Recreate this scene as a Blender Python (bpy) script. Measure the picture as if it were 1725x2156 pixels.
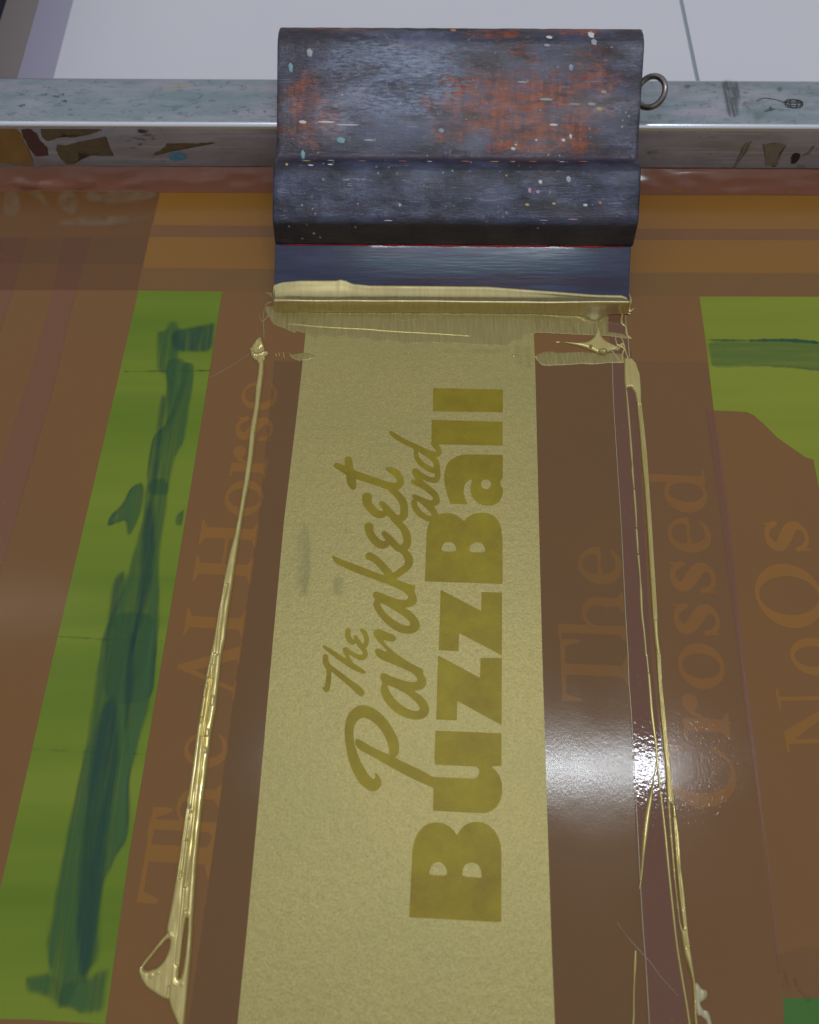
import bpy, bmesh, math, random
import numpy as np
from mathutils import Vector, Matrix, noise
sc = bpy.context.scene
for o in list(bpy.data.objects): bpy.data.objects.remove(o)
MMS = 0.001
R = math.radians
# ------------------------------------------------------------------ camera, world, lamps
cam = bpy.data.objects.new('camera', bpy.data.cameras.new('camera'))
sc.collection.objects.link(cam); sc.camera = cam
cam.location = (0, 0, 0.305); cam.rotation_euler = (R(90 - 66.1), 0, 0)
cd = cam.data; cd.sensor_fit = 'VERTICAL'; cd.sensor_height = 36; cd.sensor_width = 36
cd.lens = 1700 / 2156 * 36; cd.clip_start = 0.01; cd.clip_end = 50
cd.dof.use_dof = True; cd.dof.focus_distance = 0.335; cd.dof.aperture_fstop = 11
w = bpy.data.worlds.new('World'); sc.world = w; w.use_nodes = True
nt = w.node_tree; bg = nt.nodes['Background']
tc = nt.nodes.new('ShaderNodeTexCoord'); sp = nt.nodes.new('ShaderNodeSeparateXYZ'); cr = nt.nodes.new('ShaderNodeValToRGB')
nt.links.new(tc.outputs['Generated'], sp.inputs[0]); nt.links.new(sp.outputs['Z'], cr.inputs[0])
cr.color_ramp.elements[0].position = 0.0; cr.color_ramp.elements[0].color = (.10, .09, .08, 1)
cr.color_ramp.elements[1].position = 0.9; cr.color_ramp.elements[1].color = (.50, .52, .57, 1)
e = cr.color_ramp.elements.new(0.35); e.color = (.33, .34, .36, 1)
nt.links.new(cr.outputs[0], bg.inputs[0]); bg.inputs[1].default_value = 0.86
def area(name, loc, sx, sy, watts, col, rot=(0, 0, 0)):
    l = bpy.data.lights.new(name, 'AREA'); l.shape = 'RECTANGLE'; l.size = sx; l.size_y = sy; l.energy = watts; l.color = col
    o = bpy.data.objects.new(name, l); sc.collection.objects.link(o); o.location = loc; o.rotation_euler = rot; return o
area('ceiling_tube', (0.165, 0.20, 1.5), 0.78, 0.032, 4.0, (.84, .91, 1.0))
area('ceiling_tube_far', (-1.35, 0.56, 1.5), 1.15, 0.035, .3, (.95, .96, 1.0))
sc.view_settings.view_transform = 'Standard'; sc.view_settings.look = 'None'
sc.view_settings.exposure = 0.12; sc.view_settings.gamma = 1; sc.view_settings.use_curve_mapping = False
sc.render.engine = 'CYCLES'
sc.cycles.transparent_max_bounces = 16
# ------------------------------------------------------------------ traced outlines, millimetres on the screen plane
D = {'title': [([[(-4.68,37.85),(-4.32,38.33),(-4.11,38.71),(-3.94,39.17),(-3.84,39.64),(-3.77,40.34),(-3.76,40.87),(-3.8,41.5),(-3.88,42.09),(-4.05,42.98),(-4.22,43.61),(-4.47,44.31),(-4.75,44.94),(-5.22,45.84),(-5.56,46.47),(-5.96,47.18),(-6.34,47.81),(-6.91,48.71),(-7.34,49.36),(-7.9,50.11),(-8.45,50.8),(-9.3,51.81),(-9.91,52.46),(-10.61,53.13),(-11.26,53.66),(-12.2,54.35),(-12.86,54.78),(-13.6,55.18),(-14.26,55.48),(-15.2,55.82),(-15.83,56.01),(-16.5,56.14),(-17.05,56.19),(-17.8,56.19),(-18.32,56.13),(-18.91,55.98),(-19.43,55.77),(-20.16,55.38),(-20.65,55.08),(-21.15,54.72),(-21.56,54.35),(-22.11,53.8),(-22.45,53.37),(-22.78,52.83),(-23.03,52.3),(-23.33,51.47),(-23.51,50.84),(-23.66,50.06),(-23.77,49.28),(-23.87,48.11),(-23.9,47.25),(-23.89,46.26),(-23.83,45.35),(-23.69,44),(-23.56,42.99),(-23.36,41.77),(-23.13,40.59),(-22.75,38.82),(-22.45,37.62),(-22.05,36.31),(-21.65,35.18),(-21.01,33.61),(-20.53,32.57),(-19.95,31.48),(-19.39,30.58),(-18.55,29.37),(-17.96,28.62),(-17.31,27.92),(-16.73,27.4),(-15.9,26.81),(-15.36,26.45),(-14.79,26.13),(-14.31,25.92),(-13.68,25.71),(-13.24,25.64),(-12.75,25.67),(-12.31,25.8),(-11.69,26.1),(-11.3,26.34),(-10.93,26.66),(-10.65,26.99),(-10.33,27.5),(-10.16,27.86),(-10.06,28.26),(-10.05,28.62),(-10.12,29.14),(-10.22,29.52),(-10.41,29.97),(-10.65,30.41),(-11.06,31.05),(-11.35,31.43),(-11.66,31.76),(-11.92,31.95),(-12.28,32.12),(-12.46,32.13),(-12.55,31.98),(-12.52,31.7),(-12.38,31.14),(-12.34,30.79),(-12.39,30.48),(-12.51,30.26),(-12.78,30.02),(-13.01,29.96),(-13.33,30.07),(-13.67,30.3),(-14.22,30.8),(-14.64,31.25),(-15.15,31.89),(-15.65,32.58),(-16.4,33.71),(-16.89,34.52),(-17.42,35.44),(-17.85,36.29),(-18.42,37.51),(-18.8,38.36),(-19.19,39.3),(-19.49,40.12),(-19.89,41.27),(-20.13,42.11),(-20.33,43.09),(-20.47,44),(-20.6,45.35),(-20.64,46.19),(-20.63,47.01),(-20.56,47.61),(-20.39,48.34),(-20.25,48.82),(-20.04,49.31),(-19.82,49.72),(-19.47,50.27),(-19.17,50.61),(-18.78,50.93),(-18.37,51.17),(-17.73,51.44),(-17.26,51.55),(-16.71,51.55),(-16.21,51.44),(-15.46,51.17),(-14.89,50.89),(-14.19,50.46),(-13.5,49.97),(-12.47,49.15),(-11.79,48.54),(-11.09,47.79),(-10.52,47.08),(-9.76,45.99),(-9.29,45.22),(-8.82,44.34),(-8.47,43.54),(-8.05,42.38),(-7.81,41.63),(-7.62,40.86),(-7.52,40.25),(-7.47,39.45),(-7.43,38.94),(-7.37,38.44),(-7.31,38.05),(-7.21,37.57),(-7.06,37.32),(-6.77,37.16),(-6.41,37.14),(-5.77,37.22),(-5.37,37.35),(-4.97,37.57)],[(-19.57,43.97),(-18.66,43.86),(-17.13,43.13),(-14.15,41.38),(-11.68,40.17),(-8.4,38.83),(-5.83,37.65),(-2.57,36.01),(-0.02,34.81),(3.22,33.41),(5.4,32.35),(7.73,31.04),(8.99,30.4),(9.87,30.1),(10.21,29.13),(10.18,26.99),(9.79,26.3),(8.83,26.68),(7.89,27.07),(6.45,27.68),(4.69,28.43),(1.64,29.74),(-1.21,31.1),(-5.41,33.26),(-8.68,35),(-12.77,37.27),(-15.16,38.53),(-17.14,39.48),(-18.25,40.13),(-19.08,40.84),(-19.53,41.43),(-19.85,42.22),(-19.96,42.86),(-19.94,43.69)]],[],[]),([[(-10.62,68.02),(-10.19,68.23),(-9.83,68.27),(-9.32,68.18),(-8.79,67.97),(-7.93,67.52),(-7.31,67.22),(-6.6,66.91),(-5.95,66.66),(-5,66.33),(-4.3,66.1),(-3.48,65.84),(-2.71,65.6),(-1.58,65.27),(-0.84,65.09),(-0.1,64.95),(0.49,64.88),(1.25,64.85),(1.72,64.87),(2.14,64.94),(2.44,65.06),(2.77,65.28),(2.93,65.45),(2.98,65.69),(2.93,65.93),(2.74,66.31),(2.57,66.6),(2.31,66.95),(2.02,67.3),(1.55,67.82),(1.1,68.19),(0.45,68.6),(-0.27,68.97),(-1.46,69.5),(-2.32,69.87),(-3.31,70.31),(-4.23,70.7),(-5.57,71.28),(-6.46,71.66),(-7.4,72.06),(-8.19,72.39),(-9.24,72.82),(-9.91,73.11),(-10.55,73.42),(-11.03,73.67),(-11.61,74.01),(-11.97,74.28),(-12.32,74.62),(-12.57,74.96),(-12.87,75.5),(-13.04,75.86),(-13.18,76.23),(-13.25,76.53),(-13.31,76.94),(-13.29,77.19),(-13.18,77.41),(-13,77.56),(-12.67,77.72),(-12.41,77.78),(-12.09,77.77),(-11.77,77.7),(-11.29,77.52),(-10.9,77.37),(-10.39,77.14),(-9.86,76.9),(-9.04,76.51),(-8.69,76.42),(-8.62,76.57),(-8.84,76.94),(-9.47,77.72),(-9.92,78.26),(-10.44,78.83),(-10.91,79.33),(-11.6,80.02),(-12.04,80.49),(-12.49,80.99),(-12.84,81.42),(-13.28,82.02),(-13.54,82.42),(-13.75,82.85),
(-13.87,83.21),(-13.97,83.71),(-13.98,84.03),(-13.91,84.35),(-13.77,84.6),(-13.5,84.92),(-13.26,85.1),(-12.95,85.25),(-12.61,85.32),(-12.08,85.37),(-11.67,85.34),(-11.15,85.22),(-10.64,85.02),(-9.86,84.65),(-9.31,84.41),(-8.7,84.14),(-8.15,83.92),(-7.37,83.63),(-6.89,83.42),(-6.43,83.18),(-6.09,82.97),(-5.7,82.68),(-5.48,82.46),(-5.3,82.21),(-5.2,81.97),(-5.13,81.63),(-5.15,81.39),(-5.26,81.14),(-5.44,80.92),(-5.8,80.63),(-6.08,80.48),(-6.45,80.39),(-6.82,80.38),(-7.4,80.45),(-7.83,80.52),(-8.34,80.64),(-8.83,80.77),(-9.56,81),(-9.89,81.02),(-10,80.86),(-9.87,80.54),(-9.43,79.9),(-9.1,79.46),(-8.69,78.98),(-8.3,78.56),(-7.72,77.97),(-7.25,77.54),(-6.64,77.02),(-6.02,76.53),(-5.06,75.8),(-4.35,75.28),(-3.52,74.69),(-2.74,74.15),(-1.59,73.37),(-0.8,72.86),(0.06,72.33),(0.81,71.9),(1.86,71.32),(2.53,70.96),(3.18,70.63),(3.68,70.4),(4.3,70.14),(4.66,69.96),(4.95,69.75),(5.11,69.57),(5.23,69.3),(5.29,69.11),(5.3,68.89),(5.28,68.69),(5.2,68.4),(5.21,68.16),(5.31,67.82),(5.47,67.47),(5.8,66.89),(6,66.49),(6.17,66.05),(6.28,65.65),(6.39,65.08),(6.41,64.68),(6.35,64.23),(6.22,63.84),(5.96,63.27),(5.73,62.92),(5.41,62.6),(5.06,62.37),(4.49,62.1),(4.07,61.95),(3.55,61.81),(3.05,61.73),(2.29,61.66),(2.01,61.54),(2.05,61.31),(2.39,61.02),(3.24,60.52),(3.8,60.14),(4.39,59.68),(4.88,59.25),(5.53,58.6),(5.95,58.11),(6.35,57.53),(6.66,56.97),(7.05,56.14),(7.24,55.57),(7.35,54.96),(7.34,54.42),(7.22,53.69),(7.07,53.21),(6.8,52.72),(6.47,52.34),(5.91,51.83),(5.46,51.53),(4.88,51.28),(4.28,51.11),(3.35,50.96),(2.64,50.91),(1.77,50.95),(0.91,51.06),(-0.39,51.3),(-1.28,51.54),(-2.27,51.91),(-3.13,52.32),(-4.35,53.01),(-5.17,53.54),(-6.05,54.21),(-6.81,54.87),(-7.85,55.89),(-8.5,56.6),(-9.11,57.4),(-9.56,58.12),(-10.09,59.14),(-10.39,59.82),(-10.63,60.51),(-10.76,61.08),(-10.83,61.83),(-10.84,62.34),(-10.77,62.9),(-10.65,63.38),(-10.4,64.04),(-10.32,64.46),(-10.34,64.86),(-10.48,65.17),(-10.8,65.55),(-10.97,65.85),(-11.09,66.22),(-11.12,66.59),(-11.1,67.16),(-11.03,67.51),(-10.85,67.81)]],[[(-8.29,63.2),(-8.08,62.65),(-7.89,62.22),(-7.61,61.68),(-7.32,61.13),(-6.84,60.29),(-6.43,59.68),(-5.87,58.99),(-5.28,58.35),(-4.34,57.42),(-3.67,56.82),(-2.89,56.22),(-2.18,55.75),(-1.16,55.15),(-0.46,54.8),(0.27,54.49),(0.89,54.31),(1.73,54.13),(2.25,54.07),(2.74,54.09),(3.1,54.18),(3.52,54.4),(3.72,54.61),(3.79,54.91),(3.73,55.25),(3.5,55.8),(3.26,56.22),(2.88,56.73),(2.43,57.22),(1.68,57.96),(1.16,58.45),(0.57,58.97),(0.04,59.39),(-0.71,59.95),(-1.26,60.33),(-1.93,60.76),(-2.56,61.12),(-3.51,61.64),(-4.14,61.97),(-4.81,62.3),(-5.37,62.56),(-6.12,62.89),(-6.61,63.1),(-7.11,63.3),(-7.49,63.44),(-7.98,63.61),(-8.22,63.62),(-8.33,63.47)]],[]),([[(-14.06,100.3),(-13.67,100.59),(-13.34,100.7),(-12.92,100.7),(-12.47,100.59),(-11.77,100.3),(-11.24,100.08),(-10.57,99.8),(-9.92,99.53),(-8.93,99.11),(-8.23,98.83),(-7.45,98.53),(-6.76,98.27),(-5.77,97.9),(-5.07,97.69),(-4.3,97.5),(-3.61,97.37),(-2.62,97.25),(-2.02,97.23),(-1.48,97.29),(-1.11,97.42),(-0.71,97.7),(-0.53,97.91),(-0.45,98.19),(-0.5,98.45),(-0.7,98.87),(-0.88,99.16),(-1.15,99.48),(-1.45,99.77),(-1.95,100.19),(-2.34,100.49),(-2.85,100.83),(-3.36,101.15),(-4.16,101.62),(-4.75,101.94),(-5.45,102.29),(-6.12,102.59),(-7.12,103.01),(-7.89,103.33),(-8.87,103.72),(-9.85,104.1),(-11.35,104.67),(-12.39,105.07),(-13.53,105.5),(-14.53,105.88),(-15.94,106.4),(-16.96,106.79),(-18.14,107.25),(-19.24,107.67),(-20.86,108.31),(-21.98,108.77),(-23.21,109.31),(-24.3,109.82),(-25.82,110.56),(-26.76,111.02),(-27.6,111.43),(-28.17,111.7),(-28.78,112),(-29.16,112.22),(-29.51,112.47),(-29.74,112.71),(-30.01,113.05),(-30.22,113.35),(-30.48,113.76),(-30.74,114.21),(-31.14,114.93),(-31.32,115.34),(-31.39,115.65),(-31.34,115.8),(-31.12,115.88),(-30.84,115.84),(-30.35,115.66),(-29.75,115.38),(-28.72,114.86),(-27.85,114.45),(-26.64,113.95),(-25.37,113.46),(-23.33,112.71),(-21.91,112.17),(-20.31,111.54),(-18.89,110.95),(-16.86,110.1),(-15.56,109.56),(-14.25,109.04),(-13.22,108.65),(-11.91,108.18),(-10.92,107.81),(-9.69,107.35),(-8.51,
106.9),(-6.7,106.22),(-5.5,105.76),(-4.25,105.29),(-3.2,104.9),(-1.81,104.37),(-0.93,104.06),(-0.07,103.78),(0.57,103.59),(1.34,103.4),(1.77,103.24),(2.09,103.02),(2.23,102.78),(2.27,102.39),(2.28,102.11),(2.25,101.8),(2.2,101.51),(2.1,101.1),(2.09,100.76),(2.16,100.31),(2.29,99.85),(2.57,99.12),(2.73,98.65),(2.86,98.16),(2.94,97.77),(3.01,97.25),(3,96.89),(2.9,96.49),(2.74,96.13),(2.42,95.61),(2.15,95.29),(1.77,94.98),(1.37,94.75),(0.73,94.48),(0.28,94.32),(-0.24,94.2),(-0.72,94.14),(-1.41,94.11),(-1.66,94.03),(-1.62,93.86),(-1.3,93.63),(-0.51,93.22),(0.02,92.89),(0.6,92.45),(1.1,92),(1.78,91.29),(2.22,90.79),(2.66,90.23),(3.01,89.74),(3.44,89.03),(3.69,88.54),(3.89,87.98),(3.99,87.49),(4.05,86.79),(4.03,86.32),(3.89,85.83),(3.68,85.42),(3.27,84.87),(2.91,84.53),(2.4,84.2),(1.86,83.96),(0.99,83.67),(0.35,83.53),(-0.42,83.47),(-1.13,83.51),(-2.2,83.64),(-2.93,83.8),(-3.73,84.05),(-4.43,84.34),(-5.4,84.84),(-6.1,85.25),(-6.91,85.8),(-7.65,86.37),(-8.73,87.27),(-9.46,87.94),(-10.24,88.73),(-10.89,89.47),(-11.79,90.58),(-12.34,91.32),(-12.85,92.08),(-13.22,92.69),(-13.62,93.51),(-13.85,94.03),(-14.04,94.56),(-14.13,94.96),(-14.19,95.47),(-14.18,95.83),(-14.1,96.21),(-13.97,96.54),(-13.71,97),(-13.63,97.31),(-13.66,97.64),(-13.81,97.9),(-14.15,98.27),(-14.33,98.53),(-14.46,98.83),(-14.51,99.11),(-14.5,99.53),(-14.43,99.8),(-14.27,100.08)]],[[(-11.44,95.4),(-11.2,94.77),(-10.97,94.3),(-10.64,93.73),(-10.27,93.18),(-9.67,92.37),(-9.19,91.8),(-8.57,91.16),(-7.94,90.59),(-6.95,89.79),(-6.26,89.26),(-5.49,88.72),(-4.81,88.3),(-3.83,87.74),(-3.19,87.42),(-2.54,87.13),(-2.01,86.95),(-1.33,86.78),(-0.91,86.72),(-0.51,86.72),(-0.23,86.78),(0.11,86.95),(0.26,87.12),(0.32,87.36),(0.27,87.63),(0.08,88.09),(-0.12,88.43),(-0.44,88.84),(-0.82,89.24),(-1.45,89.85),(-1.92,90.26),(-2.48,90.7),(-3.01,91.07),(-3.79,91.57),(-4.34,91.93),(-4.96,92.33),(-5.52,92.68),(-6.3,93.19),(-6.87,93.55),(-7.53,93.96),(-8.14,94.33),(-9.03,94.86),(-9.6,95.19),(-10.16,95.48),(-10.59,95.67),(-11.13,95.88),(-11.38,95.89),(-11.49,95.72)]],[]),([],[],[[(-16.64,128.55,1.907),(-16.6,128.08,1.862),(-16.58,127.61,1.813),(-16.55,127.14,1.765),(-16.48,126.65,1.725),(-16.33,126.15,1.696),(-16.11,125.6,1.68),(-15.83,125.03,1.674),(-15.5,124.44,1.676),(-15.13,123.87,1.681),(-14.75,123.34,1.687),(-14.33,122.82,1.698),(-13.86,122.31,1.715),(-13.37,121.83,1.734),(-12.89,121.4,1.746),(-12.44,121.06,1.747),(-12.03,120.81,1.736),(-11.63,120.62,1.719),(-11.25,120.49,1.693),(-10.87,120.44,1.658),(-10.49,120.47,1.611),(-10.1,120.61,1.548),(-9.72,120.85,1.47),(-9.33,121.16,1.384),(-8.95,121.47,1.295),(-8.56,121.76,1.211)],[(-10.23,125.44,1.219),(-9.87,125.02,1.284),(-9.51,124.61,1.352),(-9.15,124.19,1.418),(-8.79,123.77,1.476),(-8.41,123.34,1.518),(-8.04,122.89,1.541),(-7.66,122.43,1.55),(-7.27,121.97,1.55),(-6.87,121.51,1.546),(-6.45,121.06,1.545),(-5.99,120.58,1.544),(-5.5,120.05,1.538),(-5,119.54,1.533),(-4.5,119.14,1.532),(-4.01,118.91,1.539),(-3.49,118.88,1.56),(-2.95,118.99,1.593),(-2.43,119.22,1.628),(-1.96,119.51,1.659),(-1.58,119.85,1.676),(-1.32,120.24,1.674),(-1.13,120.71,1.66),(-1,121.24,1.64),(-0.92,121.77,1.623),(-0.87,122.29,1.616),(-0.86,122.77,1.626),(-0.89,123.25,1.646),(-0.96,123.73,1.669),(-1.07,124.22,1.687),(-1.2,124.74,1.691),(-1.37,125.28,1.678),(-1.57,125.86,1.652),(-1.81,126.44,1.62),(-2.08,127.01,1.588),(-2.38,127.56,1.564),(-2.73,128.08,1.545),(-3.13,128.59,1.528),(-3.55,129.08,1.514),(-3.97,129.57,1.505),(-4.39,130.05,1.503),(-4.79,130.52,1.509),(-5.18,130.99,1.523),(-5.58,131.45,1.541),(-5.97,131.91,1.561),(-6.37,132.37,1.578)],[(-17.75,141.97,2.094),(-17.73,141.42,2.048),(-17.74,140.88,2),(-17.74,140.34,1.953),(-17.68,139.79,1.91),(-17.52,139.23,1.875),(-17.24,138.64,1.85),(-16.86,138.04,1.83),(-16.43,137.43,1.816),(-15.98,136.85,1.805),(-15.55,136.33,1.797),(-15.14,135.84,1.795),(-14.73,135.39,1.802),(-14.32,134.97,1.809),(-13.9,134.62,1.807),(-13.47,134.34,1.79),(-13.01,134.15,1.754),(-12.54,134.03,1.705),(-12.06,133.97,1.647),(-11.59,133.98,1.582),(-11.16,
134.05,1.514),(-10.77,134.22,1.441),(-10.4,134.48,1.36),(-10.06,134.8,1.274),(-9.71,135.12,1.188),(-9.36,135.42,1.104)],[(-11.49,138.98,1.25),(-11.1,138.52,1.308),(-10.71,138.08,1.369),(-10.33,137.63,1.428),(-9.94,137.17,1.48),(-9.54,136.69,1.521),(-9.15,136.16,1.55),(-8.76,135.58,1.571),(-8.36,135.01,1.583),(-7.96,134.46,1.587),(-7.54,133.98,1.582),(-7.1,133.56,1.561),(-6.65,133.16,1.523),(-6.18,132.81,1.482),(-5.71,132.54,1.45),(-5.22,132.37,1.441),(-4.68,132.29,1.464),(-4.09,132.28,1.511),(-3.5,132.37,1.567),(-2.98,132.57,1.618),(-2.6,132.91,1.648),(-2.36,133.44,1.651),(-2.24,134.16,1.637),(-2.19,134.97,1.616),(-2.19,135.78,1.597),(-2.21,136.51,1.59),(-2.23,137.13,1.6),(-2.29,137.72,1.621),(-2.38,138.28,1.645),(-2.52,138.84,1.663),(-2.71,139.41,1.668),(-2.97,140,1.654),(-3.27,140.58,1.627),(-3.62,141.16,1.594),(-4.02,141.75,1.562),(-4.45,142.34,1.537),(-4.95,142.92,1.52),(-5.51,143.51,1.507),(-6.11,144.1,1.496),(-6.72,144.69,1.486),(-7.31,145.28,1.475)],[(-30.92,156.71,1.29),(-30.42,156.44,1.355),(-29.94,156.18,1.421),(-29.45,155.92,1.487),(-28.93,155.64,1.55),(-28.33,155.31,1.609),(-27.69,154.92,1.667),(-27,154.49,1.727),(-26.27,154.04,1.781),(-25.46,153.57,1.825),(-24.56,153.12,1.852),(-23.52,152.65,1.856),(-22.35,152.17,1.843),(-21.13,151.69,1.82),(-19.92,151.23,1.794),(-18.78,150.79,1.773),(-17.71,150.38,1.755),(-16.66,150,1.735),(-15.65,149.63,1.717),(-14.67,149.28,1.703),(-13.71,148.92,1.696),(-12.77,148.55,1.7),(-11.86,148.16,1.712),(-10.97,147.79,1.729),(-10.13,147.47,1.746),(-9.33,147.21,1.762),(-8.58,147.01,1.782),(-7.86,146.85,1.809),(-7.19,146.74,1.833),(-6.56,146.71,1.844),(-5.98,146.76,1.831),(-5.43,146.92,1.781),(-4.91,147.16,1.701),(-4.45,147.48,1.611),(-4.07,147.85,1.532),(-3.82,148.25,1.483),(-3.71,148.71,1.472),(-3.72,149.23,1.486),(-3.82,149.79,1.514),(-3.98,150.34,1.543),(-4.16,150.86,1.56),(-4.39,151.35,1.569),(-4.66,151.83,1.575),(-4.99,152.3,1.578),(-5.33,152.73,1.576),(-5.69,153.12,1.567),(-6.08,153.45,1.552),(-6.5,153.75,1.532),(-6.94,154.01,1.506),(-7.35,154.23,1.472),(-7.72,154.44,1.428),(-8.04,154.6,1.37),(-8.32,154.72,1.301),(-8.57,154.81,1.225),(-8.82,154.9,1.147),(-9.08,155,1.072)],[(-26.1,159.49,1.513),(-26.02,158.91,1.557),(-25.94,158.34,1.603),(-25.86,157.76,1.648),(-25.77,157.16,1.688),(-25.67,156.52,1.72),(-25.56,155.81,1.739),(-25.44,155.06,1.749),(-25.31,154.29,1.755),(-25.18,153.51,1.763),(-25.05,152.74,1.779),(-24.91,151.97,1.819),(-24.77,151.18,1.878),(-24.63,150.4,1.934),(-24.49,149.66,1.964),(-24.33,148.99,1.944),(-24.18,148.41,1.862),(-24.02,147.9,1.733),(-23.85,147.42,1.577),(-23.69,146.95,1.415),(-23.53,146.47,1.267)],[(-6.65,106.66,1.504),(-6.01,107.13,1.505),(-5.36,107.6,1.504),(-4.71,108.07,1.504),(-4.08,108.55,1.505),(-3.48,109.02,1.511),(-2.87,109.49,1.52),(-2.26,109.95,1.532),(-1.67,110.42,1.547),(-1.16,110.9,1.564),(-0.77,111.39,1.584),(-0.49,111.92,1.613),(-0.3,112.46,1.651),(-0.2,113.01,1.689),(-0.18,113.57,1.716),(-0.22,114.12,1.724),(-0.35,114.68,1.706),(-0.58,115.24,1.666),(-0.87,115.8,1.616),(-1.21,116.35,1.569),(-1.58,116.87,1.533),(-1.99,117.36,1.513),(-2.47,117.82,1.5),(-2.98,118.26,1.491),(-3.5,118.7,1.483),(-4.01,119.15,1.473)],[(-16.22,115.65,1.663),(-15.73,115.39,1.648),(-15.24,115.15,1.632),(-14.76,114.9,1.616),(-14.27,114.62,1.602),(-13.78,114.28,1.592),(-13.29,113.87,1.587),(-12.8,113.41,1.585),(-12.3,112.92,1.585),(-11.82,112.4,1.586),(-11.34,111.89,1.585),(-10.86,111.36,1.583),(-10.39,110.8,1.579),(-9.93,110.24,1.576),(-9.49,109.69,1.574),(-9.07,109.17,1.577),(-8.68,108.7,1.585),(-8.32,108.26,1.596),(-7.98,107.83,1.609),(-7.64,107.41,1.623),(-7.29,106.98,1.636)]]),([],[],[[(-32.19,74.6,1.076),(-32.16,74.14,1.095),(-32.13,73.68,1.115),(-32.1,73.22,1.135),(-32.04,72.78,1.152),(-31.95,72.37,1.163),(-31.8,72.02,1.172),(-31.6,71.71,1.18),(-31.39,71.42,1.183),(-31.19,71.12,1.177),(-31.03,70.78,1.159),(-30.91,70.4,1.12),(-30.82,70,1.062),(-30.75,69.58,0.998),(-30.69,69.15,0.944),(-30.64,68.7,0.912),(-30.61,68.23,0.908),(-30.59,67.74,0.924),(-30.59,67.24,0.95),
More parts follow.
